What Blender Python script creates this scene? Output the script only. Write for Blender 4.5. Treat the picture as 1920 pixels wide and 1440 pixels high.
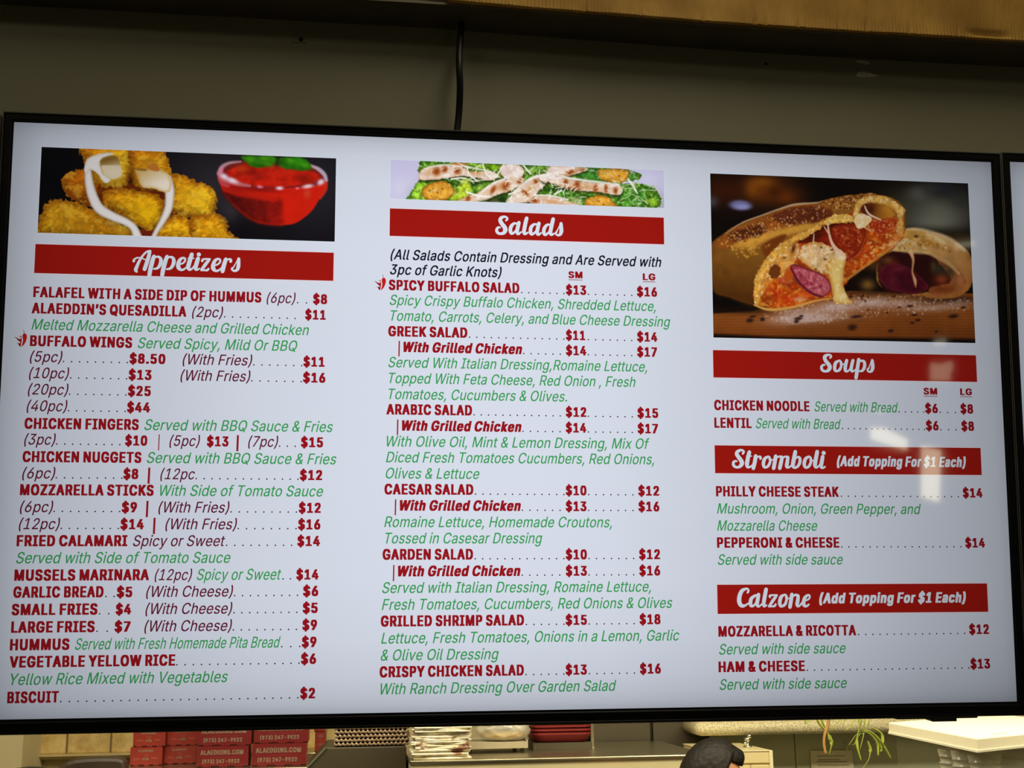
import bpy, bmesh, math, random
import numpy as np
from mathutils import Vector, Matrix, geometry, noise

# ---------------------------------------------------------------- camera, world, lights, exposure
scene = bpy.context.scene
for o in list(bpy.data.objects): bpy.data.objects.remove(o)
CAM = Vector((-0.21308881, -1.46117365, 1.65))
AX_R = Vector((0.9914936573, -0.1296520878, -0.0114308208))
AX_U = Vector((-0.0159238062, -0.2080003943, 0.9779991147))
AX_B = Vector((-0.1291772422, -0.9694978969, -0.2082956264))
FOCAL = 2352.8882                      # in pixels of a 1920 wide frame
cd = bpy.data.cameras.new('camera'); cam = bpy.data.objects.new('camera', cd)
scene.collection.objects.link(cam); scene.camera = cam
cd.sensor_width = 36; cd.sensor_fit = 'HORIZONTAL'; cd.lens = FOCAL/1920*36; cd.clip_start = .02
cam.matrix_world = Matrix((( AX_R.x, AX_U.x, AX_B.x, CAM.x), (AX_R.y, AX_U.y, AX_B.y, CAM.y), (AX_R.z, AX_U.z, AX_B.z, CAM.z), (0,0,0,1)))

w = bpy.data.worlds.new('world'); scene.world = w; w.use_nodes = True
w.node_tree.nodes['Background'].inputs[0].default_value = (1.0, .95, .85, 1)
w.node_tree.nodes['Background'].inputs[1].default_value = .15
vs = scene.view_settings
vs.view_transform = 'Standard'; vs.look = 'None'; vs.exposure = 0; vs.gamma = 1; vs.use_curve_mapping = False
scene.display_settings.display_device = 'sRGB'

def area_light(name, loc, size, power, col, rot=(0,0,0)):
    l = bpy.data.lights.new(name, 'AREA'); l.shape = 'RECTANGLE'; l.size, l.size_y = size; l.energy = power; l.color = col
    o = bpy.data.objects.new(name, l); o.location = loc; o.rotation_euler = rot; scene.collection.objects.link(o); return o
# strip lights of the front room, just under the ceiling above the customer, and of the kitchen behind the opening
area_light('ceiling_strip_light', (.30, -.66, 3.24), (.40, 1.15), 7.0, (1, .90, .66))
area_light('ceiling_strip_light', (-1.6, -1.9, 3.24), (1.2, .5), 5, (1, .90, .66))
area_light('ceiling_strip_light', (2.6, -2.2, 3.24), (1.2, .5), 5, (1, .90, .66))
area_light('kitchen_strip_light', (-.9, 1.7, 2.70), (1.2, .35), 34, (1, .90, .63))
area_light('kitchen_strip_light', (.6, 1.5, 2.70), (1.2, .35), 34, (1, .90, .63))
area_light('kitchen_strip_light', (1.9, 1.0, 2.70), (1.2, .35), 46, (1, .90, .63))
# ---------------------------------------------------------------- helpers
COL = scene.collection
R = math.radians
def lin(c):
    c = c/255
    return c/12.92 if c <= .04045 else ((c+.055)/1.055)**2.4
def rgb(r, g, b): return (lin(r), lin(g), lin(b), 1)
def at(px, py, Y):                       # the point at depth Y seen at a frame position of the photograph
    d = AX_R*((px-960)/FOCAL) - AX_U*((py-720)/FOCAL) - AX_B
    return CAM + d*((Y-CAM.y)/d.y)
def at_z(px, py, Z):
    d = AX_R*((px-960)/FOCAL) - AX_U*((py-720)/FOCAL) - AX_B
    return CAM + d*((Z-CAM.z)/d.z)
def tag(o, label=None, cat=None, group=None, kind=None):
    if label: o['label'] = label
    if cat: o['category'] = cat
    if group: o['group'] = group
    if kind: o['kind'] = kind
    return o
def empty(name, loc=(0,0,0), rot=(0,0,0), parent=None):
    o = bpy.data.objects.new(name, None); COL.objects.link(o); o.location = loc; o.rotation_euler = rot; o.empty_display_size = .05
    if parent: o.parent = parent
    return o
def obj(name, bm, m, parent=None, smooth=False, loc=None, bevel=0):
    me = bpy.data.meshes.new(name)
    bmesh.ops.recalc_face_normals(bm, faces=bm.faces[:])
    bm.to_mesh(me); bm.free()
    for mm in (m if isinstance(m, (list, tuple)) else [m]): me.materials.append(mm)
    if smooth: me.polygons.foreach_set('use_smooth', [True]*len(me.polygons))
    o = bpy.data.objects.new(name, me); COL.objects.link(o)
    if parent: o.parent = parent
    if loc: o.location = loc
    if bevel:
        b = o.modifiers.new('bevel', 'BEVEL'); b.width = bevel; b.segments = 2; b.limit_method = 'ANGLE'; b.angle_limit = R(40)
    return o
def raw(name, verts, faces, m, parent=None, mats=None):
    me = bpy.data.meshes.new(name); me.from_pydata(verts, [], faces)
    for mm in (m if isinstance(m, (list, tuple)) else [m]): me.materials.append(mm)
    if mats: me.polygons.foreach_set('material_index', mats)
    me.update()
    o = bpy.data.objects.new(name, me); COL.objects.link(o)
    if parent: o.parent = parent
    return o
def box(bm, x0, x1, y0, y1, z0, z1, mi=0):
    v = [bm.verts.new((x, y, z)) for x in (x0, x1) for y in (y0, y1) for z in (z0, z1)]
    for f in ((0,1,3,2), (4,6,7,5), (0,4,5,1), (2,3,7,6), (0,2,6,4), (1,5,7,3)):
        bm.faces.new([v[i] for i in f]).material_index = mi
    return bm
def prism(bm, pts, axis, a, b, mi=0):    # pts in the plane of the other two axes, extruded along axis
    mk = {'x': lambda p, t: (t, p[0], p[1]), 'y': lambda p, t: (p[0], t, p[1]), 'z': lambda p, t: (p[0], p[1], t)}[axis]
    A = [bm.verts.new(mk(p, a)) for p in pts]; B = [bm.verts.new(mk(p, b)) for p in pts]; n = len(pts)
    bm.faces.new(A).material_index = mi; bm.faces.new(B[::-1]).material_index = mi
    for i in range(n): bm.faces.new((A[i], B[i], B[(i+1) % n], A[(i+1) % n])).material_index = mi
    return bm
def tube(bm, pts, rad, n=10, cap=True, flat=None):
    pts = [Vector(p) for p in pts]; rad = rad if isinstance(rad, (list, tuple)) else [rad]*len(pts); rings = []
    up = Vector((.13, .31, .94)).normalized()
    for i, p in enumerate(pts):
        d = (pts[min(i+1, len(pts)-1)]-pts[max(i-1, 0)]).normalized()
        s = d.cross(up)
        if s.length < 1e-3: s = d.cross(Vector((1,0,0)))
        s.normalize(); t = s.cross(d).normalized()
        rings.append([bm.verts.new(p+s*math.cos(k*2*math.pi/n)*rad[i]+t*math.sin(k*2*math.pi/n)*rad[i]*(flat or 1)) for k in range(n)])
    for a, b in zip(rings, rings[1:]):
        for k in range(n): bm.faces.new((a[k], a[(k+1) % n], b[(k+1) % n], b[k]))
    if cap: bm.faces.new(rings[0][::-1]); bm.faces.new(rings[-1])
    return bm
def lathe(bm, prof, n=32, c=(0,0,0)):
    rings = [[bm.verts.new((c[0]+r*math.cos(k*2*math.pi/n), c[1]+r*math.sin(k*2*math.pi/n), c[2]+z)) for k in range(n)] for r, z in prof]
    for a, b in zip(rings, rings[1:]):
        for k in range(n): bm.faces.new((a[k], a[(k+1) % n], b[(k+1) % n], b[k]))
    bm.faces.new(rings[0][::-1]); bm.faces.new(rings[-1])
    return bm
def spline(pts, n=6):
    P = [Vector(p) for p in pts]; out = []
    for i in range(len(P)-1):
        a, b, c, d = P[max(i-1,0)], P[i], P[i+1], P[min(i+2, len(P)-1)]
        for j in range(n):
            t = j/n; out.append(.5*((2*b)+(c-a)*t+(2*a-5*b+4*c-d)*t*t+(3*b-a-3*c+d)*t**3))
    return out+[P[-1]]

# ---------------------------------------------------------------- materials
def mat(name, col, rough=.6, metal=0, spec=.5, noise=0, nscale=40, bump=0, bscale=200, coat=0, col2=None, stretch=(1,1,1), alpha=1, trans=0):
    m = bpy.data.materials.new(name); m.use_nodes = True; nt = m.node_tree; b = nt.nodes['Principled BSDF']
    b.inputs['Base Color'].default_value = col; b.inputs['Roughness'].default_value = rough; b.inputs['Metallic'].default_value = metal
    b.inputs['Specular IOR Level'].default_value = spec; b.inputs['Coat Weight'].default_value = coat; b.inputs['Alpha'].default_value = alpha; b.inputs['Transmission Weight'].default_value = trans
    tc = nt.nodes.new('ShaderNodeTexCoord'); mp = nt.nodes.new('ShaderNodeMapping'); mp.inputs['Scale'].default_value = stretch
    nt.links.new(tc.outputs['Object'], mp.inputs[0])
    nz = nt.nodes.new('ShaderNodeTexNoise'); nz.inputs['Scale'].default_value = nscale; nz.inputs['Detail'].default_value = 5
    nt.links.new(mp.outputs[0], nz.inputs['Vector'])
    mx = nt.nodes.new('ShaderNodeMix'); mx.data_type = 'RGBA'
    c2 = col2 or tuple(c*(1-noise) for c in col[:3])+(1,)
    mx.inputs[6].default_value = col; mx.inputs[7].default_value = c2
    rp = nt.nodes.new('ShaderNodeValToRGB'); rp.color_ramp.elements[0].position = .35; rp.color_ramp.elements[1].position = .65
    nt.links.new(nz.outputs['Fac'], rp.inputs[0]); nt.links.new(rp.outputs[0], mx.inputs[0]); nt.links.new(mx.outputs[2], b.inputs['Base Color'])
    if bump:
        n2 = nt.nodes.new('ShaderNodeTexNoise'); n2.inputs['Scale'].default_value = bscale; n2.inputs['Detail'].default_value = 3
        nt.links.new(mp.outputs[0], n2.inputs['Vector'])
        bp = nt.nodes.new('ShaderNodeBump'); bp.inputs['Strength'].default_value = bump; bp.inputs['Distance'].default_value = .002
        nt.links.new(n2.outputs['Fac'], bp.inputs['Height']); nt.links.new(bp.outputs[0], b.inputs['Normal'])
    return m
def emit_mat(name, col, strength):
    m = bpy.data.materials.new(name); m.use_nodes = True; b = m.node_tree.nodes['Principled BSDF']
    b.inputs['Base Color'].default_value = (0,0,0,1); b.inputs['Emission Color'].default_value = col; b.inputs['Emission Strength'].default_value = strength
    return m

# ---------------------------------------------------------------- flat lettering
FONT = {}
def parse_glyphs():
    for k, d in GLYPHS.items():
        FONT[k] = {}
        for ch, s in d.items():
            p = s.split(';'); FONT[k][ch] = (float(p[0]), [[tuple(map(float, q.split(','))) for q in c.split()] for c in p[1:]])
def area(p): return sum(p[i-1][0]*p[i][1]-p[i][0]*p[i-1][1] for i in range(len(p)))/2
_cache = {}
def glyph(font, ch):
    if (font, ch) not in _cache:
        V, T = [], []; cs = FONT[font][ch][1]
        for o in [c for c in cs if area(c) < 0]:                    # each outer contour with the counters inside it
            xs = [p[0] for p in o]; ys = [p[1] for p in o]
            inn = [c for c in cs if area(c) > 0 and min(xs) < c[0][0] < max(xs) and min(ys) < c[0][1] < max(ys)]
            loops = [o]+inn; k = len(V)
            T += [tuple(i+k for i in t) for t in geometry.tessellate_polygon([[Vector((x, y, 0)) for x, y in l] for l in loops])]
            V += [p for l in loops for p in l]
        _cache[font, ch] = (V, T)
    return _cache[font, ch]
def text_run(txt, x0, x1, cap, font, slant=0):
    # fits txt between x0 and x1 ; returns verts (x right, y up from the baseline) and faces
    sy = cap/CAP_UNITS[font]
    def ink(sx):
        x = 0; lo = 1e9; hi = -1e9
        for ch in txt:
            pts = [p for c in FONT[font][ch][1] for p in c]
            if pts:
                lo = min(lo, min(x+p[0]*sx+slant*p[1]*sy for p in pts)); hi = max(hi, max(x+p[0]*sx+slant*p[1]*sy for p in pts))
            x += FONT[font][ch][0]*sx
        return lo, hi
    a, b = 1e-7, .2
    for _ in range(40):
        m = (a+b)/2; lo, hi = ink(m)
        if hi-lo < x1-x0: a = m
        else: b = m
    sx = a; lo, hi = ink(sx); x = x0-lo; V = []; F = []
    for ch in txt:
        v, f = glyph(font, ch); k = len(V)
        V += [(x+px*sx+slant*py*sy, py*sy) for px, py in v]; F += [tuple(i+k for i in t) for t in f]
        x += FONT[font][ch][0]*sx
    return V, F
def stroke_mesh(st, n=5, closed=False):
    P = np.array(st, float); N = len(P); pts = []
    for i in range(N-1):
        a, b, c, d = P[max(i-1,0)], P[i], P[i+1], P[min(i+2, N-1)]
        for j in range(n):
            t = j/n; pts.append(.5*((2*b)+(c-a)*t+(2*a-5*b+4*c-d)*t*t+(3*b-a-3*c+d)*t**3))
    pts.append(P[-1]); V = []; F = []
    for i, p in enumerate(pts):
        d = pts[min(i+1, len(pts)-1)]-pts[max(i-1, 0)]; l = math.hypot(d[0], d[1]) or 1; nx, ny = -d[1]/l*p[2]/2, d[0]/l*p[2]/2
        V += [(p[0]+nx, p[1]+ny), (p[0]-nx, p[1]-ny)]
        if i: k = 2*i; F.append((k-2, k-1, k+1, k))
    for e in (0, len(pts)-1):                                       # round ends
        p = pts[e]; k = len(V); m = 12
        V += [(p[0]+p[2]*.47*math.cos(q*2*math.pi/m), p[1]+p[2]*.47*math.sin(q*2*math.pi/m)) for q in range(m)]; F.append(tuple(range(k, k+m)))
    return V, F
# ---------------------------------------------------------------- lettering data
# sans-serif letter outlines in three weights: advance;contour;contour
GLYPHS = {
"bold":{" ":"188",
"$":"532;64,60 46,96 38,137 38,177 202,177 202,234 184,239 128,260 86,289 60,326 52,372 52,412 58,453 75,488 102,516 138,538 180,551 202,553 202,623 350,623 350,554 381,551 422,538 457,516 483,489 500,455 507,418 507,378 350,378 350,324 418,304 442,292 465,278 485,260 501,238 511,211 514,179 514,139 509,99 492,64 466,34 429,11 384,-4 350,-7 350,-74 202,-74 202,-7 172,-4 128,9 91,31",
"&":"533;428,382 421,362 411,342 397,325 362,293 346,281 360,264 514,264 514,224 511,180 503,144 487,109 544,40 544,0 364,0 362,3 340,-3 303,-7 197,-7 150,-2 110,12 78,34 54,62 39,96 34,133 34,173 37,203 47,229 63,253 85,275 116,300 102,319 87,344 78,370 75,398 75,438 79,470 91,498 109,521 134,539 165,550 200,553 306,553 341,550 372,539 396,522 414,499 426,473 430,444 430,404;218,176 206,151 215,127 230,110 248,98 272,111",
"(":"358;280,370 267,313 260,258 258,228 260,201 266,155 278,107 294,56 315,2 342,-56 342,-96 177,-96 139,-21 111,55 95,131 89,207 89,247 92,304 101,364 114,424 132,481 153,534 177,579 342,579 342,539 318,485 297,428",
")":"358;102,109 113,156 120,202 121,224 119,258 112,313 99,370 82,428 62,485 37,539 37,579 203,579 227,534 248,481 265,424 279,363 287,304 290,247 290,207 284,130 267,53 240,-22 203,-96 37,-96 37,-56 64,3 86,58",
"-":"538;114,188 114,284 443,284 443,188",
".":"273;53,24 50,41 50,81 53,99 63,113 78,123 95,127 201,127 219,123 234,113 244,99 247,81 247,41 244,24 234,9 219,-1 201,-4 95,-4 78,-1 63,9",
"0":"538;219,314 216,274 219,234 229,184 246,143 269,114 279,107 290,114 313,143 330,184 340,234 343,274 340,314 330,365 313,405 290,435 279,442 269,435 246,405 229,365;174,1 130,24 95,62 69,113 53,178 48,254 48,294 53,370 69,435 95,487 130,524 174,548 227,556 333,556 385,548 429,524 464,487 490,435 506,370 511,294 511,254 506,178 490,113 465,62 429,24 385,1 333,-7 227,-7",
"1":"538;497,0 76,0 76,95 212,95 212,373 192,358 86,358 86,467 198,549 382,549 382,95 497,95",
"2":"538;64,87 282,322 299,345 311,367 318,388 317,397 308,419 293,436 277,446 259,433 245,413 236,390 233,362 66,362 66,402 71,445 86,482 111,513 143,536 182,551 225,556 331,556 374,551 412,537 443,514 467,485 482,451 487,412 487,372 484,345 477,318 463,290 442,259 373,180 294,97 495,97 495,0 64,0",
"3":"538;44,172 215,172 221,147 232,127 250,111 270,100 275,101 297,114 315,133 325,156 326,172 316,196 299,217 275,234 242,244 201,248 157,248 157,339 256,452 70,452 70,549 478,549 478,461 361,328 370,328 414,316 450,293 477,262 493,226 499,185 499,145 493,103 476,66 450,36 415,12 372,-2 324,-7 218,-7 173,-3 133,10 98,30 70,57 52,91 44,132",
"4":"538;417,549 417,509 328,358 449,358 449,203 519,203 519,105 449,105 449,0 282,0 282,105 40,105 40,198 247,549;237,203 282,203 282,280",
"5":"538;67,293 96,549 472,549 472,452 257,452 248,374 335,374 369,370 400,361 427,346 451,325 470,300 485,271 494,239 497,203 497,163 491,117 475,76 449,41 415,15 374,-1 327,-7 221,-7 178,-2 140,11 108,32 83,60 66,93 60,130 60,170 228,170 233,148 244,129 260,113 274,103 298,122 314,144 324,171 325,182 324,193 314,221 297,244 275,262 267,265 251,258 234,246 128,246 67,253",
"6":"538;279,251 259,235 244,214 234,188 234,168 244,142 259,119 279,103 299,119 314,141 324,168 324,187 314,213 299,235;64,202 68,239 80,279 102,325 137,380 252,549 428,549 428,509 321,354 341,354 384,349 422,335 452,311 476,280 490,241 495,197 495,157 490,112 474,73 449,39 416,14 377,-2 332,-7 226,-7 182,-1 142,15 109,40 84,74 69,115 64,162",
"7":"538;497,549 497,449 271,0 97,0 97,40 305,452 62,452 62,549",
"8":"538;225,165 225,153 235,131 251,114 273,100 279,98 285,100 307,114 323,131 333,153 333,165 322,189 305,208 279,224 253,208 236,189;184,551 226,556 332,556 375,551 412,538 443,517 467,490 483,457 488,420 488,380 482,342 465,308 445,288 457,281 478,260 493,235 503,206 507,175 507,135 501,96 484,62 458,33 423,11 381,-2 332,-7 226,-7 178,-2 136,11 101,33 74,62 57,96 52,135 52,175 55,206 65,235 81,260 101,281 113,288 93,308 76,342 70,380 70,420 75,457 90,490 114,517 146,538;293,353 307,370 316,391 317,395 308,420 294,437 279,446 265,437 251,420 242,399 242,391 251,370 265,353 279,343",
"9":"538;83,269 68,307 64,352 64,392 69,437 85,476 110,509 143,534 182,550 226,556 332,556 377,550 416,534 449,508 474,474 490,433 495,387 495,347 491,309 479,270 456,224 421,168 306,0 130,0 130,40 237,195 218,195 175,199 137,214 106,237;324,361 324,381 314,407 299,429 279,446 260,429 244,407 235,381 234,372 235,362 244,335 260,314 280,297 299,313 314,335",
"A":"565;201,549 382,549 569,40 569,0 395,0 344,142 241,142 191,0 16,0 16,40;310,239 292,288 275,239",
"B":"541;347,549 395,544 435,531 465,509 487,482 500,450 504,414 504,374 501,344 493,320 479,301 464,288 469,285 491,267 508,243 520,213 524,176 524,136 519,100 506,67 483,39 450,18 407,4 353,0 60,0 60,549;231,452 231,325 265,328 288,336 308,349 323,366 333,388 330,403 313,429 283,446 240,452;248,231 231,231 231,97 245,97 296,103 330,120 349,145 352,161 342,184 327,203 306,218 279,228",
"C":"595;48,179 40,254 40,294 48,369 70,433 104,485 150,524 205,548 267,556 373,556 411,553 446,544 479,530 508,511 533,487 554,458 569,425 579,388 579,348 408,348 401,373 389,395 375,413 357,428 337,440 321,446 290,432 256,403 231,364 215,314 211,274 215,234 231,185 257,145 290,116 321,102 337,109 357,121 375,136 389,154 401,176 408,200 579,200 579,160 569,124 554,91 534,62 508,38 479,19 447,5 411,-4 373,-7 267,-7 205,1 150,25 104,63 70,115",
"D":"587;231,451 231,99 272,103 318,121 354,150 379,189 394,238 397,275 394,312 379,361 354,399 320,428 275,446;539,119 504,68 457,31 397,8 325,0 60,0 60,549 331,549 400,541 459,518 505,481 539,431 561,369 568,295 568,255 561,181",
"E":"504;60,0 60,549 478,549 478,452 231,452 231,326 461,326 461,229 231,229 231,97 481,97 481,0",
"F":"495;475,452 231,452 231,318 452,318 452,221 231,221 231,0 60,0 60,549 475,549",
"G":"605;322,102 345,111 374,133 396,163 410,199 283,199 283,296 584,296 584,200 577,141 557,91 525,50 483,19 432,0 375,-7 269,-7 205,1 149,25 104,64 69,116 47,179 40,254 40,294 47,369 69,433 103,485 149,524 203,548 265,556 371,556 410,553 446,544 480,529 509,509 535,485 555,456 571,424 580,389 580,349 408,349 399,372 387,393 373,411 356,427 337,439 320,446 289,432 256,404 231,364 215,314 211,274 215,234 231,185 257,145 290,116",
"H":"602;60,0 60,549 231,549 231,329 392,329 392,549 563,549 563,0 392,0 392,232 231,232 231,0",
"I":"385;289,452 289,97 375,97 375,0 31,0 31,97 118,97 118,452 31,452 31,549 375,549 375,452",
"K":"552;60,549 231,549 231,404 364,549 554,549 554,509 365,306 555,40 555,0 372,0 244,181 231,167 231,0 60,0",
"L":"478;60,0 60,549 231,549 231,97 467,97 467,0",
"M":"713;60,549 258,549 367,267 476,549 674,549 674,0 504,0 504,143 448,0 286,0 228,146 228,0 60,0",
"N":"608;231,0 60,0 60,549 242,549 399,301 399,549 569,549 569,0 387,0 231,245",
"O":"618;215,314 211,274 215,234 231,184 257,145 290,116 319,103 349,116 383,145 408,184 425,234 428,274 425,314 408,365 383,404 349,433 319,446 290,433 257,404 231,364;205,1 150,25 105,63 70,115 48,179 40,254 40,294 48,369 70,433 105,485 150,524 205,548 267,556 373,556 435,548 490,524 535,485 570,433 592,369 599,294 599,254 592,179 570,115 535,63 490,25 435,1 373,-7 267,-7",
"P":"530;231,282 269,286 297,296 318,312 333,334 342,359 342,376 333,402 318,423 297,439 268,449 232,452;341,549 395,543 438,527 472,502 496,470 510,431 515,388 515,348 510,304 496,265 472,233 438,207 395,191 341,186 231,186 231,0 60,0 60,549",
"Q":"618;48,179 40,254 40,294 48,369 70,433 105,485 150,524 205,548 267,556 373,556 435,548 490,524 535,485 570,433 592,369 599,294 599,254 592,179 570,115 535,63 526,56 574,-8 574,-48 401,-48 371,-7 267,-7 205,1 150,25 105,63 70,115;349,433 319,446 290,433 257,404 231,364 215,314 211,274 215,234 231,184 245,163 245,199 413,199 425,234 428,274 425,314 408,365 383,404",
"R":"534;231,452 231,295 269,298 298,307 319,321 334,340 342,364 342,380 334,405 319,425 298,440 269,449;342,549 396,544 439,529 473,505 496,473 511,435 515,392 515,352 511,309 496,271 473,240 438,217 534,40 534,0 353,0 247,198 231,198 231,0 60,0 60,549",
"S":"532;86,289 60,326 52,372 52,412 58,453 75,488 102,516 138,538 180,551 227,556 333,556 381,551 422,538 457,516 483,489 500,455 507,418 507,378 337,378 326,412 302,437 276,449 251,435 235,418 224,398 225,392 237,374 254,359 275,348 318,333 370,319 418,304 442,292 465,278 485,260 501,238 511,211 514,179 514,139 509,99 492,64 466,34 429,11 384,-4 330,-9 224,-9 172,-4 128,9 91,31 64,60 46,96 38,137 38,177 210,177 216,150 229,128 248,111 272,99 277,98 286,100 311,114 329,132 341,154 342,160 332,179 316,193 296,205 245,222 184,239 128,260",
"T":"534;363,452 363,0 193,0 193,452 32,452 32,549 523,549 523,452",
"U":"602;357,127 377,153 389,184 393,218 393,549 563,549 563,173 557,124 539,80 509,43 469,15 421,-2 365,-8 259,-8 203,-2 154,15 114,43 85,80 66,124 60,173 60,549 230,549 230,218 234,184 247,153 266,127 293,108 312,101 331,108",
"V":"565;190,549 294,257 395,549 569,549 569,509 384,0 204,0 16,509 16,549",
"W":"771;155,0 16,509 16,549 188,549 247,322 306,549 486,549 545,323 603,549 776,549 776,509 636,0 455,0 396,220 336,0",
"Y":"557;203,0 203,208 16,509 16,549 197,549 289,399 381,549 561,549 561,509 374,208 374,0",
"Z":"523;40,452 40,549 503,549 503,462 275,129 251,97 505,97 505,0 42,0 42,86 273,425 293,452",
"a":"474;443,291 443,0 317,0 296,-6 266,-9 160,-9 126,-5 94,5 68,22 48,45 35,73 30,108 30,148 34,178 43,201 58,219 78,233 100,243 125,251 178,260 252,270 265,275 272,282 267,297 256,311 247,318 238,313 224,301 213,288 206,274 100,274 41,291 41,331 57,362 79,386 104,404 133,415 163,422 194,424 300,424 345,419 369,412 392,400 412,383 428,360 439,330;272,155 274,166 240,159 223,150 209,139 201,125 208,112 220,101 225,98 248,114 263,133",
"c":"481;410,157 469,142 469,102 460,78 447,56 431,37 412,21 391,9 367,-1 341,-6 313,-8 207,-8 159,-2 117,16 82,46 56,85 40,133 34,187 34,227 40,283 56,331 82,370 117,400 159,418 207,424 340,423 366,417 390,408 411,396 430,381 446,362 459,341 468,317 468,277 409,262 303,262 290,289 270,311 261,315 251,310 230,287 214,258 205,224 204,207 205,191 214,157 230,129 251,106 261,101 271,106 292,129 304,157",
"d":"509;39,133 34,189 34,229 39,285 55,333 79,372 112,401 151,418 196,424 311,423 311,549 478,549 478,0 347,0 333,-5 301,-8 195,-8 151,-2 111,16 79,45 55,84;258,102 263,105 284,126 299,155 309,190 310,209 309,229 300,263 284,291 263,312 258,315 251,311 230,290 214,261 205,227 204,209 205,191 215,157 230,128 251,106",
"e":"489;306,145 412,145 471,131 471,91 459,63 441,39 417,19 389,4 355,-5 318,-8 212,-8 161,-2 117,16 82,46 56,85 40,132 34,187 34,227 39,282 55,330 81,369 115,399 157,418 205,424 311,424 342,422 372,414 400,401 425,381 447,355 463,322 474,282 477,234 477,169 209,169 216,146 234,120 257,101 265,98 271,101 285,113 297,128;215,270 212,261 300,261 298,269 283,294 263,314 258,316 252,313 231,294",
"g":"510;205,195 215,163 230,136 251,116 258,112 264,115 285,135 300,161 309,194 310,213 309,231 300,264 285,291 264,312 257,315 251,312 230,290 215,262 205,229 204,212;430,-117 397,-136 357,-147 313,-151 207,-151 168,-148 134,-140 105,-127 82,-110 64,-91 51,-69 51,-29 101,-1 207,-1 228,-26 242,-38 258,-47 282,-35 304,-7 306,5 195,5 152,10 113,27 80,53 55,90 39,136 34,191 34,231 39,286 55,333 80,372 112,401 152,418 196,424 302,424 334,422 342,419 478,419 478,-9 473,-54 456,-90",
"h":"495;261,313 247,303 232,283 223,257 220,227 220,0 53,0 53,549 220,549 220,423 333,424 370,420 401,409 427,389 447,361 459,325 463,280 463,0 296,0 296,235 290,275 273,304",
"i":"252;232,523 232,483 229,468 220,455 206,446 190,443 84,443 67,446 54,455 44,468 41,483 41,523 44,539 54,552 67,561 84,564 190,564 206,561 220,552 229,539;53,419 220,419 220,0 53,0",
"k":"466;466,379 324,234 478,40 478,0 294,0 220,94 220,0 53,0 53,549 220,549 220,353 284,419 466,419",
"l":"274;220,549 221,117 226,102 236,94 276,94 287,43 287,3 268,-1 139,-2 101,3 74,20 58,47 53,84 53,549",
"n":"495;187,419 227,424 333,424 370,420 401,409 427,389 447,361 459,325 463,280 463,0 296,0 296,235 290,275 273,304 261,313 247,303 232,283 223,257 220,227 220,0 53,0 53,419",
"o":"500;230,287 214,258 205,224 204,207 205,191 214,157 230,129 251,106 261,101 270,106 292,129 307,157 316,191 317,207 316,224 307,258 292,287 270,310 261,315 251,310;159,-2 117,16 82,46 56,85 40,133 34,187 34,227 40,283 56,331 82,370 117,400 159,418 207,424 313,424 362,418 405,400 439,370 465,331 482,283 487,227 487,187 482,133 465,85 439,46 405,16 362,-2 313,-8 207,-8",
"p":"509;53,419 191,419 197,421 229,424 335,424 380,418 419,401 451,372 476,333 491,285 496,229 496,189 491,133 476,84 452,45 419,16 380,-2 335,-8 220,-7 220,-143 53,-143;279,106 301,128 316,157 325,191 326,209 325,227 316,261 301,290 280,311 273,315 267,312 246,291 231,263 222,229 221,209 222,190 231,155 246,126 268,105 273,102",
"r":"344;213,425 349,424 349,322 285,322 265,315 246,301 232,284 223,262 220,237 220,0 53,0 53,419 179,419",
"t":"312;65,511 232,511 232,419 310,419 310,327 232,327 232,138 234,116 242,101 254,94 308,94 319,42 319,2 298,-3 168,-4 125,2 92,21 72,52 65,93 65,327 6,327 6,419 65,419",
"’":"262;52,318 52,358 82,549 257,549 257,509 204,318"},
"medium":{" ":"188",
"(":"297;204,370 191,313 184,258 182,216 184,179 190,133 202,85 218,34 239,-20 266,-78 266,-96 177,-96 139,-21 111,55 95,131 89,207 92,282 101,342 114,402 132,459 153,512 177,557 266,557 266,539 242,485 221,428",
")":"297;120,180 122,215 119,258 112,313 99,370 82,428 62,485 37,539 37,557 127,557 151,512 172,459 189,402 203,341 211,282 214,207 208,130 191,53 164,-22 127,-96 37,-96 37,-78 64,-19 86,36 102,87 113,134",
"3":"477;44,150 139,150 145,125 156,105 174,89 195,77 221,70 231,69 248,71 275,79 297,92 315,111 325,134 328,155 326,172 316,196 299,217 275,234 242,244 201,248 157,248 157,317 276,452 70,452 70,527 402,527 402,461 266,307 294,306 338,294 374,271 401,240 417,204 423,163 423,145 417,103 400,66 374,36 339,12 296,-2 248,-7 218,-7 173,-3 133,10 98,30 70,57 52,91 44,132",
"A":"504;254,407 221,302 191,217 318,217 287,302;16,18 201,527 306,527 493,18 493,0 395,0 344,142 165,142 115,0 16,0",
"C":"534;48,179 40,254 40,272 48,347 70,411 104,463 150,502 205,526 267,534 297,534 335,531 370,522 403,508 432,489 457,465 478,436 493,403 503,366 503,348 408,348 401,373 389,395 375,413 357,428 337,440 315,449 286,454 253,450 214,432 180,403 155,364 139,314 134,263 139,212 155,163 181,123 214,94 253,77 286,73 315,78 337,87 357,99 375,114 389,132 401,154 408,178 503,178 503,160 493,124 478,91 458,62 432,38 403,19 371,5 335,-4 297,-7 267,-7 205,1 150,25 104,63 70,115",
"D":"526;221,452 155,452 155,75 215,75 272,81 318,99 354,128 379,167 394,216 398,264 394,312 379,361 354,399 320,428 275,446;321,8 249,0 60,0 60,527 255,527 324,519 383,496 429,459 463,409 485,347 492,273 492,255 485,181 463,119 428,68 381,31",
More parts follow.
